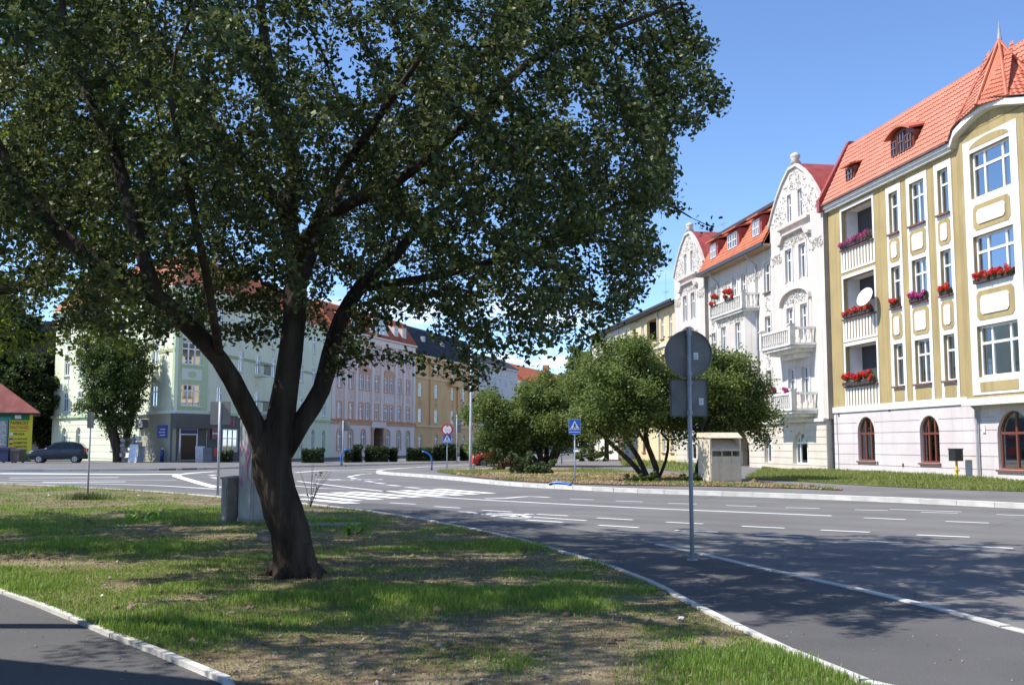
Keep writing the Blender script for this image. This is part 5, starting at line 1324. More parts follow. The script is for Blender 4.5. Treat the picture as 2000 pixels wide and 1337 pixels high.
crown_tree('multi_stemmed_tree', 'small tree with two sinuous stems beside the cream container', b4, 6, [(*at(1405, 775, 42), 2.0, 1.8, 1.3), (*at(1390, 730, 42.3), 1.3, 1.4, .9), (*at(1465, 805, 42), 1.1, 1.2, .8), (*at(1345, 805, 42), 1.0, 1.3, .9)], 1100, 46000, .115, LEAF_ISL, 41,
    [(make_px(41, (1364, 948, 0), (1362, 915, 0), (1372, 880, 0), (1366, 850, 0), (1380, 815, .2), (1400, 770, .4)), (.12, .1, .1, .09, .07, .03)),
     (make_px(41, (1372, 948, 0), (1378, 905, .1), (1386, 880, .1), (1378, 865, .1), (1385, 830, .0), (1430, 790, -.3)), (.09, .07, .07, .065, .06, .03)),
     (make_px(41, (1366, 850, 0), (1345, 820, .3), (1335, 780, .5)), (.06, .05, .03))], 'small trees on the planted island')
b5 = (*G(1066, 914), .14)
YA = G(1066, 914)[1]
crown_tree('multi_stemmed_tree', 'broad low tree with many dark stems behind the juniper', b5, 6, [(*at(1040, 800, YA), 4.6, 3.4, 2.3), (*at(975, 845, YA), 2.2, 2.6, 1.9), (*at(1090, 770, YA), 3.0, 2.8, 1.5), (*at(985, 862, YA), 2.3, 2, .8), (*at(1120, 860, YA), 1.6, 1.8, 1.0)], 1700, 70000, .17, LEAF_ISL, 51,
    [(make_px(YA, (1062, 916, 0), (1055, 890, 0), (1040, 850, 0), (1030, 800, .3)), (.26, .2, .14, .05)), (make_px(YA, (1070, 916, 0), (1082, 880, .2), (1095, 830, .3), (1100, 790, .3)), (.24, .18, .12, .05)), (make_px(YA, (1066, 916, .2), (1068, 870, .8), (1066, 810, 1)), (.2, .15, .05)), (make_px(YA, (1058, 914, -.2), (1035, 885, -.6), (1005, 850, -1), (980, 830, -1.2)), (.18, .14, .1, .05)), (make_px(YA, (1076, 914, -.2), (1098, 870, -.5), (1125, 820, -.6)), (.16, .12, .05))], 'small trees on the planted island', .45, .55, 4, .3, 0, .045)
def upright(base, h, r, lean=0.0, fork=3, seed=0):
    rn = random.Random(seed); b = Vector(base); st = []
    top = b + Vector((lean, 0, h * .8))
    st.append(([b - Vector((0, 0, .15)), b + Vector((lean * .2, 0, h * .2)), b + Vector((lean * .5, 0, h * .5)), top], (r * 1.25, r, r * .65, r * .2)))
    for k in range(fork):
        a = 6.283 * k / fork + rn.uniform(-.4, .4); q = h * rn.uniform(.2, .34)
        s0 = b + Vector((lean * .3, 0, q)); st.append(([s0, s0 + Vector((math.cos(a) * h * .1, math.sin(a) * h * .1, h * .17)), s0 + Vector((math.cos(a) * h * .17, math.sin(a) * h * .17, h * .38))], (r * .6, r * .42, r * .15)))
    return st
def simple_tree(label, u, v, h, blobs, leaf_n, size, mat, seed, r=.25, group=None, n_attr=900, z=.12, name='tree', lean=0, step=.6, Y=None, spread=.35):
    p = G(u, v) if Y is None else at(u, 860, Y)[:2]
    B = [(p[0] + b[0], p[1] + b[1], b[2], *b[3:]) for b in blobs]
    return crown_tree(name, label, (*p, z), h, B, n_attr, leaf_n, size, mat, seed, upright((*p, z), h, r, lean, 4, seed), group, step, step * 1.2, 6, spread, 0, .07, pockets=10, tip=.014)
pt = G(228, 905); Yp = pt[1]
crown_tree('pollarded_tree', 'dense upright tree with forked trunk in front of the green house', (*pt, .12), 10, [(*at(222, 735, Yp), 2.6, 2.4, 3.2), (*at(205, 690, Yp), 1.9, 2, 2.0), (*at(255, 720, Yp), 1.6, 1.8, 2.6), (*at(195, 800, Yp), 1.5, 1.6, 1.4), (*at(245, 800, Yp), 1.5, 1.6, 1.8)], 1500, 45000, .2, LEAF_MID, 61,
    [(make_px(Yp, (232, 908, 0), (230, 880, 0), (222, 850, 0), (215, 810, 0), (214, 760, 0), (212, 700, 0)), (.5, .42, .4, .3, .2, .08)), (make_px(Yp, (231, 885, 0), (248, 850, .2), (258, 810, .3), (258, 750, .4)), (.3, .27, .22, .08)), (make_px(Yp, (222, 850, 0), (205, 815, -.4), (195, 770, -.6)), (.22, .18, .06))], None, .5, .6, 5, .33, 0, .06)
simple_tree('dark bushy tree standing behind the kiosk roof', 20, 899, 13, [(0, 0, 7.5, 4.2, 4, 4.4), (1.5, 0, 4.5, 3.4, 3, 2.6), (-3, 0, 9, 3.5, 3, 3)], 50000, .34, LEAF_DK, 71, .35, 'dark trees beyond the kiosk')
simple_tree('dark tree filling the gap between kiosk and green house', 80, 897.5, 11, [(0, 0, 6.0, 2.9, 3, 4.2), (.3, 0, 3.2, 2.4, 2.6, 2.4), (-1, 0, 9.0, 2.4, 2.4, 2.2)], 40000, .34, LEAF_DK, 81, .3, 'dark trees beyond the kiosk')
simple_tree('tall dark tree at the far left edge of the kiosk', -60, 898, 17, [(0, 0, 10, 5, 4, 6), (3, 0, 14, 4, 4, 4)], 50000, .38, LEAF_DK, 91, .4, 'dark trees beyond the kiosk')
simple_tree('roadside tree at the far end of the street behind the small trees', 1140, 892, 13, [(0, 0, 9.0, 3.6, 3.4, 4.0), (-2.4, 0, 6.5, 3, 3, 2.4), (2.2, 0, 6.0, 3, 3, 2.6), (0, 0, 12.5, 2.2, 2.2, 2.4)], 42000, .34, LEAF_ISL, 101, .3)
simple_tree('leafy tree between the cream house and the broad low tree', 1185, 901, 8, [(0, 0, 5.6, 2.6, 2.6, 2.2), (1.0, 0, 7.6, 2.0, 2, 1.6), (-1.6, 0, 4.2, 1.8, 2, 1.4)], 36000, .24, LEAF_ISL, 111, .2, z=.14)
# ------------------------------------------------------------------ grass, weeds and stones
def value_noise(x, y, sc, seed):
    g = np.random.default_rng(seed); T = g.uniform(size=(128, 128)); x, y = np.asarray(x) / sc + 500, np.asarray(y) / sc + 500
    i, j = np.floor(x).astype(int), np.floor(y).astype(int); fx, fy = x - i, y - j; fx, fy = fx * fx * (3 - 2 * fx), fy * fy * (3 - 2 * fy)
    q = lambda a, b: T[a % 128, b % 128]
    return (q(i, j) * (1 - fx) + q(i + 1, j) * fx) * (1 - fy) + (q(i, j + 1) * (1 - fx) + q(i + 1, j + 1) * fx) * fy
def blades(name, X, Y, z, h, w, mat, seed, lean=.35):
    g = np.random.default_rng(seed); n = len(X)
    a = g.uniform(0, 6.283, n); d = np.stack([np.cos(a), np.sin(a), np.zeros(n)], 1); s = np.stack([-np.sin(a), np.cos(a), np.zeros(n)], 1)
    B = np.stack([X, Y, np.full(n, z)], 1); h = h[:, None]; w = (w * g.uniform(.7, 1.3, n))[:, None]
    le = np.abs(g.normal(size=n))[:, None] * lean
    V = np.empty((n, 5, 3)); upv = np.array([[0, 0, 1.0]])
    V[:, 0] = B - s * w / 2; V[:, 1] = B + s * w / 2
    M = B + upv * h * .6 + d * le * h * .35
    V[:, 2] = M + s * w * .38; V[:, 3] = M - s * w * .38; V[:, 4] = B + upv * h * (1 - .25 * le) + d * le * h
    i = np.arange(n)[:, None] * 5
    T = np.concatenate([i + np.array([[0, 1, 2]]), i + np.array([[0, 2, 3]]), i + np.array([[3, 2, 4]])], 0)
    return np_mesh(name, V.reshape(-1, 3), T, mat, 3, np.repeat(g.uniform(0, 1, n), 5))
GRASS = leaf_mat('grass_blade', (.085, .17, .022), (.23, .34, .065), .4, .5, .3)
GRASS_DRY = leaf_mat('grass_dry', (.20, .18, .07), (.36, .31, .15), .35, .6, .2)
VERGE = leaf_mat('grass_verge', (.09, .14, .03), (.25, .28, .085), .4, .55, .3)
g = np.random.default_rng(77)
LP = lawn_edge + near_edge[::-1]
def scatter(poly, n, x0, x1, y0, y1, g):
    X, Y = g.uniform(x0, x1, n), g.uniform(y0, y1, n); k = inside_poly(X, Y, poly); return X[k], Y[k]
def in_view(X, Y, m=80):
    u = 1000 + F_PX * X / np.maximum(Y, .1); return (u > -m) & (u < 2000 + m)
GX, GY = [], []
for y0, y1, dens in ((5.5, 9, 3600), (9, 13, 2500), (13, 18, 1500), (18, 26, 700), (26, 42, 200)):
    xw = y1 * .55; n = int(dens * 2 * xw * (y1 - y0))
    X, Y = scatter(LP, n, -xw, xw, y0, y1, g); k = in_view(X, Y); GX.append(X[k]); GY.append(Y[k])
X, Y = np.concatenate(GX), np.concatenate(GY)
cover = .55 * value_noise(X, Y, 1.7, 1) + .3 * value_noise(X, Y, .6, 2) + .15 * value_noise(X, Y, .22, 3)
td = np.hypot(X - bt[0], Y - bt[1])
dens = np.clip((cover - .30) * 6, 0.12, 1) * np.clip((td - .35) / .9, 0, 1)
k = g.uniform(size=len(X)) < dens * .9
X, Y, cover = X[k], Y[k], cover[k]
hgt = (.022 + .062 * np.clip((cover - .42) * 3.2, 0, 1)) * g.uniform(.6, 1.35, len(X))
tag(link('grass', blades('grass', X, Y, .03, hgt, .0045 + .00035 * Y, GRASS, 1)), 'patchy young green grass on the lawn soil', 'grass', kind='stuff')
X, Y = scatter(LP, 190000, -22, 12, 5.5, 40, g); k = in_view(X, Y) & (g.uniform(size=len(X)) < np.clip(14 / Y, 0, 1) ** 1.2); X, Y = X[k], Y[k]
tag(link('dry_grass', blades('dry_grass', X, Y, .03, g.uniform(.015, .06, len(X)), .004 + .0004 * Y, GRASS_DRY, 2, .9)), 'short dry straw-coloured grass between the green patches', 'grass', kind='stuff')
def pebbles(name, X, Y, z, size, mat, seed):
    g = np.random.default_rng(seed); n = len(X)
    base = np.array([[1, 0, 0], [-1, 0, 0], [0, 1, 0], [0, -1, 0], [0, 0, .7], [0, 0, -.5]], float)
    tr = np.array([[0, 2, 4], [2, 1, 4], [1, 3, 4], [3, 0, 4], [2, 0, 5], [1, 2, 5], [3, 1, 5], [0, 3, 5]])
    s = size * g.lognormal(0, .45, n); a = g.uniform(0, 6.283, n)
    V = base[None] * g.uniform(.6, 1.3, (n, 6, 1)) * s[:, None, None]
    c, q = np.cos(a)[:, None], np.sin(a)[:, None]
    x = V[..., 0] * c - V[..., 1] * q; y = V[..., 0] * q + V[..., 1] * c; V[..., 0], V[..., 1] = x, y
    V += np.stack([X, Y, np.full(n, z)], 1)[:, None]
    T = (np.arange(n)[:, None, None] * 6 + tr[None]).reshape(-1, 3)
    return np_mesh(name, V.reshape(-1, 3), T, mat, 3, np.repeat(g.uniform(0, 1, n), 6))
STONE = leaf_mat('pebble', (.15, .105, .07), (.42, .37, .30), 0.0, .9, .2)
X, Y = scatter(LP, 60000, -20, 10, 5.5, 38, g); k = in_view(X, Y) & (g.uniform(size=len(X)) < np.clip(9 / Y, 0, 1)); X, Y = X[k], Y[k]
tag(link('gravel', pebbles('gravel', X, Y, .036, .011, STONE, 5)), 'small stones and clods scattered over the bare soil', 'gravel', kind='stuff')
X, Y = scatter(LP, 2600, -12, 6, 5.5, 30, g); k = in_view(X, Y); X, Y = X[k][:700], Y[k][:700]
tag(link('soil_clods', pebbles('soil_clods', X, Y, .036, .032, SOIL, 6)), 'larger crumbs of brown soil on the lawn', 'soil', kind='stuff')
cyc = path_edge + lawn_edge[lawn_edge.index(min(lawn_edge, key=lambda p: math.dist(p, G(640, 991)))):: -1]
X, Y = scatter(cyc, 4000, -6, 8, 5, 28, g)
tag(link('path_grit', pebbles('path_grit', X, Y, .014, .006, STONE, 15)), 'pale grit and leaf crumbs on the dark cycle path', 'grit', kind='stuff')
X, Y = scatter(near_edge + [(-12, 12), (-12, 3)], 2500, -8, 0, 5, 12, g)
tag(link('path_grit', pebbles('path_grit', X, Y, .022, .005, STONE, 16)), 'fine pale grit on the near path', 'grit', kind='stuff')
# verge grass along the houses, grass and bark chips on the island
X, Y = scatter(verge_poly, 130000, 8, 26, 24, 66, g); h = .05 + .26 * np.clip(value_noise(X, Y, 2.0, 9) * 1.3 - .2, 0, 1) * g.uniform(.4, 1.3, len(X))
d2 = (X - VO[0]) * FD[1] * -1 + (Y - VO[1]) * FD[0] * 1
tag(link('verge_grass', blades('verge_grass', X, Y, .13, h * .72, .03, VERGE, 3, .7)), 'long uncut grass along the foot of the houses', 'grass', kind='stuff')
X, Y = scatter(cream_strip, 26000, 2, 24, 38, 110, g)
tag(link('verge_grass', blades('verge_grass', X, Y, .13, g.uniform(.05, .3, len(X)), .045, VERGE, 4, .5)), 'grass strip before the cream house', 'grass', kind='stuff')
X, Y = scatter(island, 150000, -9, 14, 30, 62, g); nz = value_noise(X, Y, 2.4, 21) * .6 + value_noise(X, Y, .7, 22) * .4
k = g.uniform(size=len(X)) < np.clip((nz - .50) * 4 + np.clip((Y - 42) / 12, -.2, .4), .01, 1); X, Y = X[k], Y[k]
tag(link('island_grass', blades('island_grass', X, Y, .145, g.uniform(.03, .13, len(X)), .03, VERGE, 6, .6)), 'thin yellowing grass on the planted island', 'grass', kind='stuff')
X, Y = scatter(island, 60000, -6, 14, 30, 50, g)
CHIP = leaf_mat('bark_chip', (.13, .075, .045), (.34, .25, .16), 0.0, .95, .1)
tag(link('bark_chips', pebbles('bark_chips', X, Y, .15, .035, CHIP, 8)), 'reddish bark chips strewn over the planted island', 'mulch', kind='stuff')
# hedges and shrubs
LEAF_HEDGE = leaf_mat('leaf_hedge', (.02, .036, .012), (.045, .07, .02), .2, .6, .3)
LEAF_JUN = leaf_mat('leaf_juniper', (.05, .085, .03), (.14, .18, .07), .25, .6, .3)
LEAF_SHR = leaf_mat('leaf_shrub', (.07, .11, .03), (.2, .23, .07), .35, .55, .3)
def hedge(u0, u1, v, h, dep, label, seed, mat=LEAF_HEDGE):
    a, b = Vector(G(u0, v)), Vector(G(u1, v)); c = (a + b) / 2; t = b - a; L = t.length
    root = empty('hedge', (c.x, c.y, .12), math.atan2(t.y, t.x)); tag(root, label, 'hedge', 'clipped hedges before the left-hand houses')
    m = MB(); m.box(-L / 2 + .1, L / 2 - .1, .1, dep - .1, 0, h - .12); m.build('stems', BARK, root)  # solid dark core block in place of the hedge's shaded inside, no separate stems
    g = np.random.default_rng(seed); n = int(900 * (L + dep) * h)
    C = np.stack([g.uniform(-L / 2, L / 2, n), g.uniform(0, dep, n), g.uniform(.02, h, n)], 1)
    f = g.integers(0, 3, n); C[f == 0, 1] = g.normal(.02, .06, (f == 0).sum()); C[f == 1, 2] = h + g.normal(0, .09, (f == 1).sum()); C[:, 2] *= .82 + .3 * value_noise(C[:, 0] + seed, C[:, 1], .7, seed)
    link('foliage', leaves_mesh('foliage', C, .16, g, mat, .3), root)
for i, (u0, u1, v, h, d, lab) in enumerate(((588, 629, 906.5, 1.25, 1.4, 'clipped hedge block at the foot of the green house'), (672, 688, 905.5, 1.0, 1.2, 'low ragged hedge behind the far sign back'), (689, 704, 905, 1.4, 1.2, 'narrow hedge left of the pink doorway'), (712, 757, 904.5, 1.35, 1.6, 'long hedge across the pink doorway'),
        (760, 775, 904, 1.15, 1.2, 'small dark hedge right of the pink doorway'), (793, 846, 903, 1.25, 1.6, 'long low hedge at the left of the yellow house'), (847, 892, 902.5, 1.65, 1.6, 'tall hedge in front of the yellow house'), (898, 921, 902, 1.4, 1.5, 'hedge beside the street lamp'), (428, 449, 905.5, 1.0, 1.2, 'small clipped bush by the shop window'))):
    hedge(u0, u1, v, h * .82, d, lab, 200 + i)
def shrub(name, label, p, blobs, n, size, mat, seed, cat='shrub'):
    root = empty(name, (*p, .14)); tag(root, label, cat)
    m = MB(); rn = random.Random(seed)
    for b in blobs:
        for k in range(4): m.tube([(b[0] * .3 + rn.uniform(-.1, .1), b[1] * .3, 0), (b[0] * .7, b[1] * .7, b[2] * .6), (b[0] + rn.uniform(-.3, .3) * b[3], b[1] + rn.uniform(-.3, .3) * b[3], b[2] + b[3] * .4)], [min(.02, b[3] * .05), min(.015, b[3] * .04), .004], 4)
    m.build('stems', BARK, root)
    sub = []
    for b in blobs:
        for k in range(7): a = rn.uniform(0, 6.28); q = rn.uniform(.3, 1.15) * b[3]; sub.append((b[0] + math.cos(a) * q, b[1] + math.sin(a) * q * .8, max(.02, b[2] + rn.uniform(-.8, .8) * b[3]), b[3] * rn.uniform(.2, .5)))
    foliage_cloud('foliage', sub, n, size, mat, seed, root)
    return root
pj = G(1035, 931)
shrub('juniper_shrub', 'spreading juniper with reaching arm, some brown, on the island', pj, [(-.1, 0, .35, .55), (.5, .1, .3, .5), (-.5, .1, .55, .45), (.9, 0, .3, .4), (-1.0, 0, .8, .3), (-1.4, 0, .95, .25), (-.1, .2, .7, .4), (-1.7, 0, 1.05, .18)], 9000, .1, LEAF_JUN, 301)
shrub('brown_shrub', 'small dried brown bush left of the juniper', G(978, 924), [(0, 0, .3, .4), (.4, 0, .4, .3)], 1500, .1, CHIP, 302)
shrub('tall_weeds', 'feathery pale green weeds by the cream house corner', G(1158, 903), [(-.8, 0, .5, .7), (.3, 0, .7, .7), (.9, 0, .4, .6), (-.1, 0, 1.5, .4), (.4, 0, 2.0, .25), (-.6, 0, 1.3, .25)], 3800, .18, LEAF_SHR, 303)
shrub('leafy_plants', 'dark leafy plants round the two sinuous stems', G(1362, 948), [(-.35, 0, .12, .22), (0, -.1, .15, .2), (.3, 0, .2, .24), (.62, .1, .1, .18), (.45, 0, .4, .14)], 1100, .13, LEAF_MID, 304, 'plants')
shrub('leafy_plants', 'low weeds at the foot of the multi-stemmed tree', G(1262, 949), [(-.5, 0, .1, .2), (-.1, -.1, .12, .18), (.35, 0, .16, .22), (.3, .1, .35, .12)], 900, .12, LEAF_MID, 305, 'plants')
e = empty('weed_tuft', (*G(171, 978), .03)); tag(e, 'tuft of dark grass round the thin post on the lawn', 'weeds')
gq = np.random.default_rng(5); tag(link('blades', blades('blades', gq.normal(0, .3, 700), gq.normal(0, .14, 700), 0, gq.uniform(.08, .3, 700), .014, LEAF_MID, 8, .7), e), kind='stuff')
shrub('dock_plant', 'broad-leaved weed in the grass right of the trunk', G(682, 1062), [(0, 0, .05, .14), (.2, .1, .04, .1)], 34, .12, leaf_mat('dock', (.12, .25, .03), (.2, .36, .06), .4), 307, 'weeds')
shrub('dock_plant', 'pair of broad-leaved weeds left of the metal cabinets', G(262, 1026), [(0, 0, .06, .16), (.35, .05, .05, .14)], 40, .12, MATS['dock'], 308, 'weeds')
# ------------------------------------------------------------------ street furniture
SIGN_BACK = rough_mat('sign_back_grey', (.19, .185, .175), (.25, .245, .235), 4, .75, .05, spec=.15)
SBLUE = plain('sign_panel_blue', (.015, .10, .52), .4)
SWHITE = plain('sign_white', (.80, .80, .80), .4)
SRED = plain('sign_red', (.55, .02, .02), .4)
SBLACK = plain('sign_black', (.01, .01, .01), .5)
def post(p, h, label, name='sign_post', r=.03, z=.12, cat='sign', rz=0.0, mat=STEEL, group=None):
    root = empty(name, (*p, z), rz); tag(root, label, cat, group)
    m = MB(); m.tube([(0, 0, -.05), (0, 0, h)], r, 12); m.build('post', mat, root, smooth=True)
    return root
def disc(root, z, r, y, mat, name='disc', t=.012, n=40, parent=None):
    m = MB(); m.prism_xz([(r * math.cos(6.28318 * k / n), z + r * math.sin(6.28318 * k / n)) for k in range(n)], y - t, y + t)
    return m.build(name, mat, parent or root)
def rrect(root, z, w, h, y, mat, name='panel', t=.012, c=.04, parent=None, x=0):
    P = []
    for cx, cz, a0 in ((w / 2 - c, h / 2 - c, 0), (-w / 2 + c, h / 2 - c, 90), (-w / 2 + c, -h / 2 + c, 180), (w / 2 - c, -h / 2 + c, 270)):
        for k in range(5): a = R(a0 + k * 22.5); P.append((x + cx + c * math.cos(a), z + cz + c * math.sin(a)))
    m = MB(); m.prism_xz(P, y - t, y + t); return m.build(name, mat, parent or root)
def clamp(root, z, r):
    m = MB(); m.tube([(0, 0, z - .025), (0, 0, z + .025)], r + .012, 12); m.box(-.02, .02, r, r + .05, z - .02, z + .02); m.build('clamp', ZINC, root)
# the near sign seen from behind
sp = G(1352, 1095)
ns = post(sp, 3.05, 'grey sign back, disc over square, on the cycle path', 'sign_post', .028, .012)
zc = at(1351, 692, sp[1])[2]
d = disc(ns, zc, .318, .05, SIGN_BACK); m = MB()
for k in range(40): a, b = 6.28318 * k / 40, 6.28318 * (k + 1) / 40; m.add([(.318 * math.cos(a), .04, zc + .318 * math.sin(a)), (.318 * math.cos(b), .04, zc + .318 * math.sin(b)), (.318 * math.cos(b), .02, zc + .318 * math.sin(b)), (.318 * math.cos(a), .02, zc + .318 * math.sin(a)), (.305 * math.cos(a), .02, zc + .305 * math.sin(a)), (.305 * math.cos(b), .02, zc + .305 * math.sin(b))], [(0, 1, 2, 3), (3, 2, 5, 4)])
m.build('rim', SIGN_BACK, d)
zs_ = at(1351, 778, sp[1])[2]
pn = rrect(ns, zs_, .50, .50, .05, SIGN_BACK, 'square_panel'); m = MB(); panel(m, -.25, .25, zs_ - .25, zs_ + .25, [(-.238, .238, zs_ - .238, zs_ + .238)], .04, .02); m.build('rim', SIGN_BACK, pn)
for z in (zc + .27, zc - .27, zs_ + .2, zs_ - .2): clamp(ns, z, .028)
for x, z, zz in ((.1, zc - .03, 0), (.16, zs_ - .05, 0)):
    m = MB(); m.box(x - .03, x + .03, .03, .037, z - .045, z + .045); st = m.build('sticker', SWHITE, ns)
    for k in range(3): m = MB(); m.box(x - .02, x + .015, .028, .0295, z - .03 + k * .02, z - .024 + k * .02); m.build('print', ZINC, st)
m = MB(); m.tube([(0, 0, 0.0), (0, 0, .012)], .075, 14); m.build('base_plate', ZINC, ns)
def crossing_sign(root, z, w, h, y=-.045):
    """blue plate, white triangle, walking figure on stripes"""
    p = rrect(root, z, w, h, y, SBLUE, 'panel', .01, .03)
    e = rrect(root, z, w * 1.03, h * 1.025, y + .012, SWHITE, 'edge', .006, .035, p)
    s_ = w; zt = z + h * .08
    m = MB(); m.prism_xz([(-s_ * .44, zt - s_ * .36), (s_ * .44, zt - s_ * .36), (0, zt + s_ * .42)], y - .016, y - .011); m.build('triangle', SWHITE, p)
    m = MB(); q = y - .021
    m.prism_xz([(s_ * .05 * math.cos(k * .7854), zt + s_ * .2 + s_ * .05 * math.sin(k * .7854)) for k in range(8)], q, q + .004)
    for pts in ([(-.05, .13), (.05, .13), (.06, -.05), (-.06, -.05)], [(-.06, -.04), (.0, -.04), (-.1, -.31), (-.16, -.31)], [(.0, -.04), (.06, -.04), (.15, -.31), (.09, -.31)], [(-.05, .13), (-.05, .07), (-.15, -.03), (-.17, .0)], [(.05, .13), (.05, .07), (.14, .0), (.16, .03)]):
        m.prism_xz([(a * s_, zt + b * s_) for a, b in pts], q, q + .004)
    m.build('walking_figure', SBLACK, p)
    m = MB()
    for k in range(2): m.box(-s_ * (.36 - .1 * k), -s_ * (.2 - .06 * k), q, q + .004, zt - s_ * (.3 - .1 * k), zt - s_ * (.27 - .1 * k)); m.box(s_ * (.2 - .06 * k), s_ * (.36 - .1 * k), q, q + .004, zt - s_ * (.3 - .1 * k), zt - s_ * (.27 - .1 * k))
    m.build('stripe', SBLACK, p)
    m = MB(); m.box(-w * .47, w * .47, y - .015, y - .011, z - h * .38, z - h * .34); m.build('line', SWHITE, p)
p = G(1123, 953); Yd = p[1]
cs = post(p, at(1120, 821, Yd)[2] - .12, 'blue pedestrian crossing sign on a slim grey post', r=.025)
crossing_sign(cs, at(1118, 833, Yd)[2] - .12, .40, .51)
p = G(873, 923); Yd = p[1]
fs2 = post(p, at(873, 828, Yd)[2] - .12, 'red-ringed height limit sign over a crossing sign by the lamp', r=.03)
zc = at(873, 838.5, Yd)[2] - .12
disc(fs2, zc, .315, -.05, SRED, 'ring'); dd = disc(fs2, zc, .235, -.066, SWHITE, 'face', .006)
for sg in (1, -1): m = MB(); m.prism_xz([(-.055, zc + sg * .22), (.055, zc + sg * .22), (0, zc + sg * .14)], -.08, -.073); m.build('arrow', SBLACK, dd)
letters('3,5 m', .13, plain('print_faded', (.45, .42, .50), .5), (0, -.075, zc), 0, dd)
crossing_sign(fs2, at(873, 857, Yd)[2] - .12, .46, .46)
# lamp post and its slim neighbour
p = G(919, 921.5); lp = empty('street_lamp', (*p, .12)); tag(lp, 'tall tapering galvanised street lamp on the pavement corner', 'street lamp')
m = MB(); m.tube([(0, 0, 0), (0, 0, 1.2), (.03, 0, 8.4)], [.095, .085, .05], 12); m.build('pole', STEEL, lp, smooth=True)
m = MB(); m.tube([(0, 0, -.02), (0, 0, .1)], .2, 12); m.box(-.2, .2, -.2, .2, 0, .05); m.build('base', ZINC, lp)
m = MB(); m.tube([(.03, 0, 8.35), (-.05, -.1, 8.75), (-.5, -.6, 8.95), (-1.0, -1.2, 9.0)], .035, 8); m.build('arm', STEEL, lp)
m = MB(); m.box(-1.3, -.95, -1.55, -1.15, 8.95, 9.06); m.build('lantern', ZINC, lp)
post(G(926, 920.5), 2.0, 'slim dark post right beside the street lamp', 'slim_post', .022, .14, 'post', mat=SBLACK)
# other posts
p = G(171, 977); lp2 = post(p, at(176, 806, p[1])[2], 'thin grey post with small edge-on sign on the lawn', r=.026, z=.03, rz=R(8))
zt = at(176, 822, p[1])[2]
m = MB(); m.box(-.02, .02, -.28, .28, zt - .22, zt + .22); m.box(-.05, -.02, -.1, .1, zt - .1, zt + .12); m.build('panel', SIGN_BACK, lp2)
p = at(428, 860, 32.0)[:2]; s2 = post(p, at(430, 786, 32)[2], 'pale post with two grey sign backs behind the cabinets', r=.04, z=.03)
zt = at(430, 808, 32)[2]
rrect(s2, zt, .26, .70, .05, SIGN_BACK, 'panel', x=-.17); rrect(s2, zt, .28, .70, .05, SIGN_BACK, 'panel', x=.17)
p = G(669, 911.5); s3 = post(p, 3.1, 'distant post with sign back beside a blue stand, pink house behind', r=.035); rrect(s3, 2.7, .75, .65, .05, SIGN_BACK, 'panel', x=.1); 
p = G(892, 906); s4 = post(p, 4.0, 'distant blue-grey sign back before the yellow house', r=.04); disc(s4, 3.5, .42, .05, SIGN_BACK); rrect(s4, 2.7, .7, .65, .05, SIGN_BACK)
p = G(1097, 909); s5 = post(p, 3.3, 'thin post with small dark round sign behind the low tree', r=.05); disc(s5, 3.1, .33, -.05, plain('sign_navy_red', (.05, .03, .2), .4), 'disc')
# blue bent tubes
BLUE = plain('tube_blue', (.02, .13, .42), .35)
def bent_tube(p, pts, label, rz=0.0, z=.12):
    e = empty('bent_tube', (*p, z), rz); tag(e, label, 'barrier', 'blue bent steel tubes'); m = MB(); m.tube(catmull(pts, [1] * len(pts), .1)[0], .048, 10); m.build('tube', BLUE, e, smooth=True)
    m = MB(); m.tube([Vector(pts[0]), Vector(pts[0]) + (Vector(pts[1]) - Vector(pts[0])).normalized() * .1], .055, 10); m.build('collar', SBLACK, e)
bent_tube(G(843, 921.5), [(0, 0, 0), (0, 0, .55), (-.08, 0, .8), (-.3, 0, .98), (-.55, 0, 1.03)], 'blue tube standing bent over at the pavement corner')
bent_tube(G(1073, 955.5), [(0, 0, .07), (.25, -.1, .12), (.5, -.3, .1), (.7, -.6, .07)], 'blue tube lying on the kerb by the crossing sign')
bent_tube(G(666, 911.5), [(0, 0, 0), (0, 0, .6), (.25, 0, 1.05), (.5, 0, 1.1), (.62, 0, .85)], 'blue tube at the foot of the far sign post')
# metal cabinets
CABM = rough_mat('cabinet_metal', (.30, .30, .28), (.42, .42, .40), 2.2, .6, .15, 30, .5, (.16, .15, .13))
CABD = rough_mat('cabinet_concrete', (.24, .22, .19), (.34, .32, .28), 4, .9, .4, 30, .5, (.10, .09, .07))
def cabinet(p, rz, w, d, h, label, mat, z=.03):
    e = empty('utility_cabinet', (*p, z), rz); tag(e, label, 'cabinet')
    m = MB(); m.box(0, w, 0, d, .1, h); m.build('body', mat, e)
    m = MB(); m.box(-.03, w + .03, -.03, d + .03, h, h + .035); m.add([(-.03, -.03, h + .035), (w + .03, -.03, h + .035), (w + .03, d + .03, h + .035), (-.03, d + .03, h + .035), (w / 2, d / 2, h + .07)], [(0, 1, 4), (1, 2, 4), (2, 3, 4), (3, 0, 4)]); m.build('lid', mat, e)
    m = MB(); m.box(-.015, w + .015, -.015, d + .015, -.05, .1); m.build('plinth', CABD, e)
    for k in range(2):
        m = MB(); m.box(.03 + k * (w / 2 - .015), w / 2 + k * (w / 2 - .03), -.012, -.001, .14, h - .06); dr = m.build('door', mat, e)
        m = MB(); m.box(w / 2 + (-.08 if k == 0 else .04), w / 2 + (-.05 if k == 0 else .07), -.03, -.012, h * .5, h * .62); m.build('handle', ZINC, dr)
    m = MB(); m.box(-.011, -.001, .04, d - .04, .14, h - .06); sd = m.build('side_panel', mat, e)
    return e, sd
RZC = R(38)
big, sd = cabinet(at(491, 1028, 19.75)[:2], RZC, .56, .62, 2.0, 'tall grey metal cabinet with pink graffiti behind the trunk', CABM)
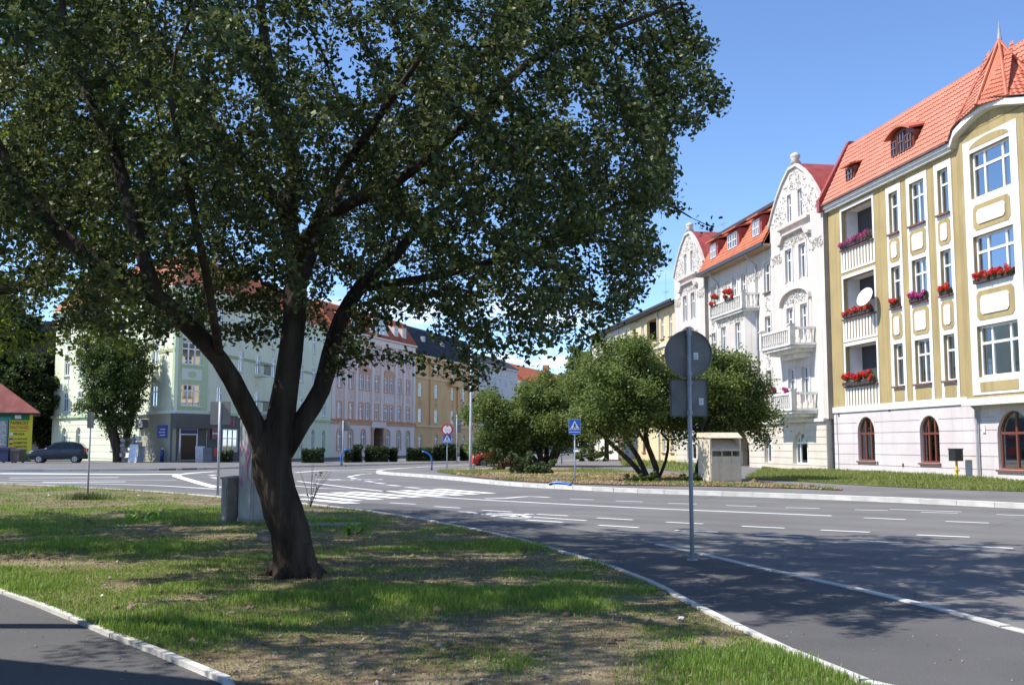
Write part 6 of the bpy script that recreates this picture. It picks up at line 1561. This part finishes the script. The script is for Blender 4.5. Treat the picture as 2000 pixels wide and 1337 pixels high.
GRAF = plain('graffiti_pink', (.42, .04, .22), .5)
rn = random.Random(4)
for k in range(7):
    pts = []; y, z = rn.uniform(.12, .42), rn.uniform(1.0, 1.65)
    for j in range(5): pts.append((-.014, min(.56, max(.06, y)), z)); y += rn.uniform(-.12, .14); z += rn.uniform(-.28, .22)
    m = MB()
    for (a, b) in zip(pts, pts[1:]):
        t = Vector(b) - Vector(a); nn = Vector((0, -t.z, t.y)).normalized() * .012
        m.quad(tuple(Vector(a) - nn), tuple(Vector(b) - nn), tuple(Vector(b) + nn), tuple(Vector(a) + nn))
    o = m.build('graffiti', GRAF, sd); o.location.x = -.002 * k
cabinet(at(443, 1024, 20.2)[:2], R(35), .45, .34, .82, 'small weathered concrete cabinet beside the tall one', CABD)
sl = empty('concrete_slab', (*G(645, 1031), .03), R(12)); tag(sl, 'flat grey concrete slab in the grass right of the trunk', 'slab')
m = MB(); m.prism_xy([(-.55, -.3), (.5, -.34), (.58, .32), (-.5, .36)], -.05, .05); m.build('slab', CABD, sl)
st = empty('stone_block', (*G(530, 1058), .03), R(-10)); tag(st, 'low broken stone block against the trunk', 'block'); m = MB(); m.prism_xy([(-.2, -.1), (.14, -.12), (.16, .1), (-.16, .12)], -.05, .12); m.prism_xy([(-.22, -.12), (.15, -.13), (.17, .11), (-.18, .13)], .12, .15); m.build('block', CABD, st)
# clothes container
CONT = rough_mat('container_cream', (.56, .49, .36), (.63, .56, .43), 1.5, .6, .1, 30, .3)
pc = at(1388, 948, 38.7); ce = empty('donation_container', (pc[0], pc[1], .15), R(14)); tag(ce, 'cream metal clothes container with open chute by the path', 'container')
w, dp, h = 1.24, 1.08, 1.62
m = MB(); m.box(0, w, 0, dp, 0, .95); m.box(0, .06, 0, dp, .95, h); m.box(w - .06, w, 0, dp, .95, h); m.box(.06, w - .06, .75, dp, .95, h); m.build('body', CONT, ce)
m = MB(); m.prism_xz([(0, 0), (1, 0), (1, 1), (0, 1)], 0, 0)
m = MB(); m.add([(-.04, -.06, h), (w + .04, -.06, h), (w + .04, dp + .03, h + .02), (-.04, dp + .03, h + .02), (-.02, .28, h + .2), (w + .02, .28, h + .2), (w + .02, dp + .03, h + .2), (-.02, dp + .03, h + .2)], [(0, 1, 5, 4), (4, 5, 6, 7), (0, 4, 7, 3), (1, 2, 6, 5), (3, 7, 6, 2), (0, 3, 2, 1)]); m.build('roof', CONT, ce)
m = MB(); m.quad((.06, .02, 1.2), (w - .06, .02, 1.2), (w - .06, .5, 1.55), (.06, .5, 1.55)); m.box(.06, w - .06, .0, .05, 1.14, 1.2); m.build('chute', CONT, ce)
for k in range(4): m = MB(); m.box(.05 + k * .4, .08 + k * .4, -.03, .0, .7, 1.12); m.build('rib', CONT, ce)
m = MB(); m.box(.03, w - .03, -.02, -.001, .06, .66); m.build('door', CONT, ce); m = MB(); m.box(-.01, w + .01, -.03, 0, .66, .7); m.build('trim', CONT, ce)
m = MB(); m.box(.08, w - .08, .06, .7, .955, .97); m.build('opening_dark', SBLACK, ce)  # black plate: the dark inside the hatch put in as colour
# ------------------------------------------------------------------ vehicles
def car(label, p, rz, paint, L=4.1, W=1.7, Hh=1.5, z=.12, lod=1):
    """small hatchback: sculpted body shell, glasshouse, wheels, lamps"""
    e = empty('parked_car', (*p, z), rz); tag(e, label, 'car', 'cars along the streets')
    top = [(-2.05, .62), (-2.0, .80), (-1.75, .90), (-1.0, 1.0), (-.85, 1.03), (-.2, 1.44), (.2, 1.5), (.9, 1.49), (1.5, 1.38), (1.85, 1.02), (2.02, .92), (2.05, .6)]
    belt = lambda x: .98 + .05 * (x + 2) / 4
    NX = 34; rows = 9; V, Fc = [], []
    for i in range(NX):
        x = -2.05 + 4.1 * i / (NX - 1); tz = np.interp(x, [q[0] for q in top], [q[1] for q in top])
        end = 1 - .12 * (abs(x) / 2.05) ** 6
        for s_ in range(rows):
            f = s_ / (rows - 1); zz = .26 + (tz - .26) * f
            b = belt(x); wy = .85 * end * (1 - .10 * max(0, (.5 - zz)) / .5) if zz < b else .85 * end - .24 * (zz - b) / .5
            if s_ == rows - 1: wy *= .86
            V.append((x, wy, zz))
    n = len(V); V += [(a, -b, c) for a, b, c in V]
    ix = lambda i, s_: i * rows + s_
    for i in range(NX - 1):
        for s_ in range(rows - 1):
            Fc.append((ix(i, s_), ix(i + 1, s_), ix(i + 1, s_ + 1), ix(i, s_ + 1))); Fc.append((n + ix(i, s_), n + ix(i, s_ + 1), n + ix(i + 1, s_ + 1), n + ix(i + 1, s_)))
        Fc.append((ix(i, rows - 1), ix(i + 1, rows - 1), n + ix(i + 1, rows - 1), n + ix(i, rows - 1))); Fc.append((ix(i, 0), n + ix(i, 0), n + ix(i + 1, 0), ix(i + 1, 0)))
    for i in (0, NX - 1):
        for s_ in range(rows - 1): Fc.append((ix(i, s_), ix(i, s_ + 1), n + ix(i, s_ + 1), n + ix(i, s_)))
    m = MB(); m.add(V, Fc); b = m.build('body', paint, e, smooth=True); b.scale = (L / 4.1, W / 1.7, Hh / 1.5)
    gl = plain('car_glass', (.012, .016, .02), .06); blk = plain('car_black', (.015, .015, .016), .5); rim = plain('car_rim', (.45, .46, .48), .35, .6)
    sx, sy, sz = L / 4.1, W / 1.7, Hh / 1.5
    def yy(x, zz): return .85 * (1 - .12 * (abs(x) / 2.05) ** 6) - .24 * max(0, zz - belt(x)) / .5 + .006
    for s_ in (1, -1):
        for pts in ([(-.78, 1.03), (-.2, 1.36), (.18, 1.41), (.22, 1.03)], [(.3, 1.03), (.27, 1.41), (.85, 1.41), (1.05, 1.04)], [(1.13, 1.05), (.95, 1.4), (1.38, 1.32), (1.6, 1.08)]):
            m = MB(); m.add([(x * sx, s_ * yy(x, zz) * sy, zz * sz) for x, zz in pts], [(0, 1, 2, 3)]); m.build('side_window', gl, e)
        for x in (-1.28, 1.22):
            m = MB(); m.tube([(x * sx, s_ * .62 * sy, .3), (x * sx, s_ * .845 * sy, .3)], .31, 20); wl_ = m.build('wheel', blk, e)
            m = MB(); m.tube([(x * sx, s_ * .84 * sy, .3), (x * sx, s_ * .858 * sy, .3)], .2, 16)
            m.build('rim', rim, wl_)
            for k in range(6):
                a = 1.047 * k; m = MB(); m.prism_xz([(x * sx + .06 * math.cos(a - .4), .3 + .06 * math.sin(a - .4)), (x * sx + .17 * math.cos(a - .16), .3 + .17 * math.sin(a - .16)), (x * sx + .17 * math.cos(a + .16), .3 + .17 * math.sin(a + .16)), (x * sx + .06 * math.cos(a + .4), .3 + .06 * math.sin(a + .4))], s_ * .859 * sy - .002, s_ * .859 * sy + .002); m.build('spoke_gap', blk, wl_)
            m = MB(); A = [(x * sx + .37 * math.cos(math.pi * k / 12), .3 + .37 * math.sin(math.pi * k / 12)) for k in range(13)]; B = [(x * sx + .3 * math.cos(math.pi * k / 12), .3 + .3 * math.sin(math.pi * k / 12)) for k in range(13)]
            for k in range(12): m.prism_xz([A[k], A[k + 1], B[k + 1], B[k]], s_ * .80 * sy, s_ * .858 * sy)
            m.build('wheel_arch', blk, e)
        m = MB(); m.box(-1.98 * sx, -1.66 * sx, s_ * .5 * sy if s_ > 0 else -.8 * sy, .8 * sy if s_ > 0 else -.5 * sy, .66 * sz, .83 * sz); m.build('headlight', plain('headlight', (.75, .77, .8), .1), e)
        m = MB(); m.box(1.8 * sx, 2.03 * sx, s_ * .55 * sy if s_ > 0 else -.79 * sy, .79 * sy if s_ > 0 else -.55 * sy, .75 * sz, 1.02 * sz); m.build('tail_light', plain('tail_light', (.45, .015, .01), .2), e)
        m = MB(); m.box(-.72 * sx, -.55 * sx, s_ * .86 * sy if s_ > 0 else -1.0 * sy, 1.0 * sy if s_ > 0 else -.86 * sy, 1.0 * sz, 1.13 * sz); m.build('mirror', paint, e)
        for x in (.25, -.72 + .02): m = MB(); m.box((x - .006) * sx, (x + .006) * sx, s_ * .853 * sy - .003, s_ * .853 * sy + .003, .42 * sz, .98 * sz); m.build('door_gap', blk, e)
        m = MB(); m.box(.0 * sx, .2 * sx, s_ * .857 * sy - .012, s_ * .857 * sy + .012, .88 * sz, .91 * sz); m.build('door_handle', blk, e)
    for pts in ([(-.9, 1.03, .7), (-.26, 1.42, .55)], [(1.84, 1.06, .66), (1.54, 1.37, .55)]):
        (xa, za, wa), (xb, zb, wb) = pts; q = -.012 if xa < 0 else .012
        m = MB(); m.add([((xa + q) * sx, -wa * sy, (za + .012) * sz), ((xa + q) * sx, wa * sy, (za + .012) * sz), ((xb + q) * sx, wb * sy, (zb + .012) * sz), ((xb + q) * sx, -wb * sy, (zb + .012) * sz)], [(0, 1, 2, 3)]); m.build('windscreen' if xa < 0 else 'rear_window', gl, e)
    m = MB(); m.box(-2.06 * sx, -2.0 * sx, -.5 * sy, .5 * sy, .45 * sz, .6 * sz); m.build('grille', blk, e)
    return e
PAINT_BL = plain('car_paint_blue_grey', (.035, .043, .062), .22, .5)
PAINT_RED = plain('car_paint_red', (.60, .03, .02), .25)
PAINT_SIL = plain('car_paint_silver', (.42, .44, .46), .25, .6)
PAINT_WHT = plain('car_paint_white', (.7, .7, .7), .25)
car('dark blue-grey hatchback parked beside the kiosk', at(117, 860, 83.5)[:2], R(13), PAINT_BL, 4.3, 1.75, 1.68, .12)
car('red car half hidden behind the low tree', G(974, 912), R(12), PAINT_RED, 3.9, 1.65, 1.45, .0)
car('silver car far down the side street', G(1143, 894), R(70), PAINT_SIL, 4.2, 1.75, 1.5, .12)
# ------------------------------------------------------------------ kiosk and what stands about it
KG = rough_mat('kiosk_green', (.02, .16, .075), (.03, .19, .09), 1, .5, .05)
kx = at(61, 860, 90)
kk = empty('kiosk', (kx[0], kx[1], .12), R(25)); tag(kk, 'green kiosk with red hipped roof and yellow price board', 'kiosk')
KW, KH = 5.2, 4.12
m = MB(); m.box(-KW, 0, 0, 4.5, 0, KH); m.build('body', KG, kk)
m = MB(); m.add([(-KW - .6, -.65, KH), (.62, -.65, KH), (.62, 5.1, KH), (-KW - .6, 5.1, KH), (-KW / 2, 2.2, KH + 2.6)], [(0, 1, 4), (1, 2, 4), (2, 3, 4), (3, 0, 4), (0, 3, 2, 1)]); m.build('roof', rough_mat('kiosk_shingle', (.20, .065, .055), (.28, .10, .085), 1.2, .9, .5, 12), kk)
m = MB(); m.box(-KW - .62, .64, -.68, 5.13, KH - .14, KH + .003); m.build('fascia', plain('fascia_dark', (.04, .03, .03), .6), kk)
YELLOW = plain('board_yellow', (.72, .60, .03), .5)
m = MB(); m.box(-1.75, -.2, -.06, -.001, .66, 3.5); bd = m.build('price_board', YELLOW, kk)
m = MB(); m.box(-.2, .05, -.08, .02, .15, KH - .15); m.build('corner_post', YELLOW, kk)
for t, zz, sz, c in (('PAPIEROSY', 3.25, .42, SBLACK), ('NAJTANIEJ', 2.88, .38, SRED), ('PRASA', 2.32, .30, SBLACK), ('ART. SPOŻYWCZE', 1.9, .2, SBLACK), ('KOSMETYKI', 1.58, .27, SBLACK), ('ZABAWKI', 1.26, .25, SBLACK), ('BILETY MZK', .94, .25, SBLACK)):
    o = letters(t, sz, c, (-.97 + (.13 if zz < 2 else 0), -.07, zz), 0, bd, fat=.004)
    wd = o.dimensions.x if o.dimensions.x else 1
    me = o.data; xs = [v.co.x for v in me.vertices]; wd = max(xs) - min(xs); o.scale.x = min(1.0, (1.4 if zz > 2 else 1.05) / wd)
m = MB(); m.box(-1.6, -.35, -.068, -.062, 2.58, 2.62); m.build('rule', SBLACK, bd)
for k, c in enumerate((SWHITE, plain('logo_blue', (.08, .1, .3)), SRED, plain('logo_grey', (.2, .2, .28)))): m = MB(); m.box(-1.7, -1.42, -.068, -.062, 2.24 - k * .42, 2.42 - k * .42); m.build('logo', c, bd)
m = MB(); m.box(-4.6, -1.95, -.05, -.001, .55, 3.4); kw = m.build('display_window', rough_mat('magazine_display', (.30, .27, .27), (.62, .60, .58), 7, .3, 0, 20, lo=.42, hi=.58), kk)
m = MB(); panel(m, -4.7, -1.85, .45, 3.5, [(-4.6, -1.95, .55, 3.4)], -.07, .06); m.build('window_frame', plain('frame_teal', (.25, .42, .44), .5), kk)
m = MB(); m.box(-5.2, -1.6, -.09, -.001, 3.52, 3.74); m.build('light_strip', plain('strip_teal', (.03, .30, .30), .5), kk)
m = MB(); m.box(-1.35, -.85, -.05, -.001, 3.62, 3.92); m.build('meter_plate', SWHITE, kk)
m = MB(); m.box(-KW - .05, .06, -.1, 4.55, 0, .14); m.build('base', PAVE, kk)
def bin_(u, label, mat, w, h, Y=83.0, seed=0):
    p = at(u, 860, Y)[:2]; e = empty('rubbish_bin', (*p, .12), R(-8)); tag(e, label, 'bin')
    m = MB(); m.add([(-w / 2 * .85, 0, .1), (w / 2 * .85, 0, .1), (w / 2 * .85, w * .8, .1), (-w / 2 * .85, w * .8, .1), (-w / 2, -.08, h), (w / 2, -.08, h), (w / 2, w * .9, h), (-w / 2, w * .9, h)], [(0, 1, 5, 4), (1, 2, 6, 5), (2, 3, 7, 6), (3, 0, 4, 7), (0, 3, 2, 1), (4, 5, 6, 7)]); m.build('body', mat, e)
    m = MB(); m.prism_xz([(-w / 2 - .04, h), (w / 2 + .04, h), (w / 2, h + .12), (0, h + .2), (-w / 2, h + .12)], -.12, w * .95); m.build('lid', mat, e)
    for x in (-w * .35, w * .35): m = MB(); m.tube([(x - .05, w * .7, .12), (x + .05, w * .7, .12)], .12, 12); m.build('wheel', SBLACK, e)
bin_(6, 'dark blue wheeled bin in front of the kiosk window', plain('bin_blue', (.015, .02, .07), .5), 1.1, 1.05)
bin_(30, 'brown-grey wheeled bin in front of the yellow board', plain('bin_brown', (.07, .055, .055), .5), .9, .95)
# display of slabs before the shop
SL = [rough_mat('slab_%s' % n_, c, tuple(min(1, q * 1.25) for q in c), 3, .7, .1) for n_, c in (('tan', (.30, .24, .19)), ('pale', (.48, .50, .54)), ('grey', (.32, .32, .34)), ('white', (.6, .63, .68)))]
def slab_stand(u, v, w, h, mat, label, rz=R(-30), tilt=.12, z=.12, t=.06):
    p = G(u, v); e = empty('display_slab', (*p, z), rz); tag(e, label, 'slab', 'paving slabs shown outside the shop')
    m = MB(); m.add([(-w / 2, 0, 0), (w / 2, 0, 0), (w / 2, h * tilt, h), (-w / 2, h * tilt, h), (-w / 2, t, 0), (w / 2, t, 0), (w / 2, h * tilt + t, h), (-w / 2, h * tilt + t, h)], [(0, 1, 2, 3), (4, 7, 6, 5), (0, 4, 5, 1), (1, 5, 6, 2), (2, 6, 7, 3), (3, 7, 4, 0)]); m.build('slab', mat, e)
    m = MB(); m.tube([(0, h * tilt + t, h * .8), (0, h * tilt + .5, 0)], .02, 5); m.build('prop', ZINC, e)
rn = random.Random(9)
for k, (u, z, c) in enumerate(((240, 1.62, 0), (239, 1.22, 0), (240, .82, 2), (236, .42, 0), (242, .02, 2), (254, 1.62, 2), (266, 1.75, 1), (268, 1.3, 2), (253, 1.2, 0))):
    p = at(u, 860, 86.0)[:2]; e = empty('stone_box', (*p, .12 + z), R(-30)); tag(e, ['top brown sample box of the stack by the tree', 'second brown sample box down by the tree', 'third sample box in the stack, greyish', 'fourth sample box, tan, near the ground', 'lowest grey sample box on the pavement', 'grey sample box above the marbled sheet', 'pale blue-grey box on top of the display', 'grey panel at the upper right of the display', 'brown panel behind the marbled sheet'][k], 'box')
    m = MB(); m.box(-.28, .28, 0, .3, 0, .36); m.build('box', SL[c], e); m = MB(); m.box(-.25, .25, -.012, -.001, .03, .33); m.build('face', SL[(c + 2) % 4], e)
slab_stand(257, 905.5, .95, 1.45, SL[3], 'large marbled white slab leaning at the left of the shop')
slab_stand(273, 905, .75, 1.3, SL[1], 'pale slab right of the large marbled one')
slab_stand(344, 905, .7, 1.35, SL[0], 'tall brown slab left of the shop door', R(20))
slab_stand(391, 905.5, .75, 1.3, SL[1], 'patterned pale slab right of the shop door', R(30))
slab_stand(405, 906, .7, 1.2, rough_mat('slab_slate', (.12, .14, .17), (.16, .18, .21), 2, .7, .1), 'slate-coloured board at the corner of the shop', R(30))
p = G(316, 905); e = empty('blue_cylinder', (*p, .12)); tag(e, 'blue gas bottle standing by the shop wall', 'gas bottle'); m = MB(); m.tube([(0, 0, 0), (0, 0, .9), (0, 0, 1.0), (0, 0, 1.04)], [.15, .15, .09, .06], 14); m.build('bottle', plain('bottle_blue', (.01, .05, .22), .4), e, smooth=True); m = MB(); m.tube([(0, 0, 1.04), (0, 0, 1.14)], .05, 8); m.build('valve', SWHITE, e)
p = at(289, 860, 86.5)[:2]; e = empty('display_rack', (*p, .12), R(-42)); tag(e, 'metal rack of small tiles beside the shop', 'rack')
for x in (-.5, .5): m = MB(); m.tube([(x, 0, 0), (x, .2, 1.7)], .025, 6); m.build('upright', ZINC, e)
for k in range(6): m = MB(); m.box(-.48, .48, .03 * k - .05, .03 * k + .18, .2 + k * .27, .23 + k * .27); m.build('shelf', SL[k % 4], e)
# litter on the lawn
for i, (u, v, s_, lab) in enumerate(((293, 1041, .045, 'crumpled white paper in the grass left of the cabinets'), (95, 971, .06, 'white scrap on the bare soil left of the thin post'), (270, 971, .05, 'pale scrap right of the thin post'), (98, 1170, .035, 'white scrap near the path at the left'), (200, 1175, .03, 'small white scrap below the thin post'), (1330, 1222, .03, 'white crumb by the lawn kerb'), (634, 1030, .05, 'white lump at the end of the concrete slab'))):
    p = G(u, v); e = MB(); rn = random.Random(i)
    pts = [(s_ * math.cos(k * 1.047) * rn.uniform(.6, 1.2), s_ * .7 * math.sin(k * 1.047) * rn.uniform(.6, 1.2), rn.uniform(.0, .03)) for k in range(6)] + [(0, 0, s_ * .7)]
    e.add(pts, [(k, (k + 1) % 6, 6) for k in range(6)]); o = e.build('paper_scrap', SWHITE, None, (*p, .05)); tag(o, lab, 'litter', 'litter on the lawn')
# twiggy weed by the trunk
tw = empty('dry_weed', (*G(606, 992), .03)); tag(tw, 'tall thin dry weed stalk right of the trunk', 'weeds'); m = MB(); rn = random.Random(2)
for k in range(7): a = rn.uniform(-.5, .9); m.tube([(0, 0, 0), (a * .2, rn.uniform(-.1, .1), .45), (a * .6, rn.uniform(-.2, .2), rn.uniform(.7, 1.25))], [.008, .006, .003], 4)
m.build('stalks', BARK, tw); foliage_cloud('leaves', [(0, 0, .2, .14), (.1, 0, .5, .1), (.2, 0, .75, .1)], 60, .06, LEAF_MAIN, 6, tw)
# low flat-roofed building behind the photographer's left; only its shadow reaches the path
bd_ = empty('flat_roofed_building', (-6.85, 6.68, 0), R(-21.8)); tag(bd_, 'flat-roofed building whose straight shadow crosses the near path', 'building')
wl0, wl1 = -9.0, 3.8
hs_ = [(x, x + 1.3, 1.0, 2.6) for x in (-8, -5.5, -3, -.5, 2)]
m = MB(); panel(m, wl0, wl1, 0, 4.6, hs_, -.2, .3); m.quad((wl0, -.2, 0), (wl0, -7, 0), (wl0, -7, 4.6), (wl0, -.2, 4.6)); m.quad((wl1, -.2, 0), (wl1, -7, 0), (wl1, -7, 4.6), (wl1, -.2, 4.6)); m.quad((wl0, -7, 0), (wl1, -7, 0), (wl1, -7, 4.6), (wl0, -7, 4.6)); m.build('wall', CREAMGF, bd_)
m = MB(); m.box(wl0 - .2, wl1 + .15, -7.2, .0, 4.6, 4.85); m.build('roof', ZINC, bd_)
m = MB(); m.quad((wl0 + .1, -.8, 0), (wl1 - .1, -.8, 0), (wl1 - .1, -.8, 4.5), (wl0 + .1, -.8, 4.5)); m.build('interior_dark', DARKROOM, bd_)
for a, b, c, d in hs_:
    f_, p_ = window_mesh(1.3, 1.6, (.5,), .7, 0, WPVC, .065); o = link('window', f_, bd_, ((a + b) / 2, -.4, c)); link('pane', p_, o)
# young tree beside it, above the frame: its shade dapples the near lawn
g = np.random.default_rng(19)
A = sprays(g, (-6.1, 7.3, 7.2), (1.9, 2.3, 1.5), 55, (.8, 1.8), .16, 20, .4, .2); A = A[:1100] if len(A) > 1100 else A
make_tree('street_tree', 'slender tree left of the viewpoint shading the near lawn', (-7.2, 8.6, .03), [([(-7.2, 8.6, -.1), (-7.15, 8.5, 2.2), (-6.9, 8.2, 4.6), (-6.4, 7.7, 6.6), (-6.2, 7.4, 8.0)], (.17, .13, .11, .08, .03)), ([(-6.9, 8.2, 4.6), (-5.8, 7.6, 6), (-5.2, 7.2, 7)], (.07, .05, .02)), ([(-6.9, 8.2, 5), (-7.0, 7.4, 6.4), (-7.1, 6.6, 7.2)], (.07, .05, .02))],
    A, .25, .32, 2.2, 8500, .085, LEAF_MAIN, 23, .12, .05, BARK, .005, .4, thin=.02)
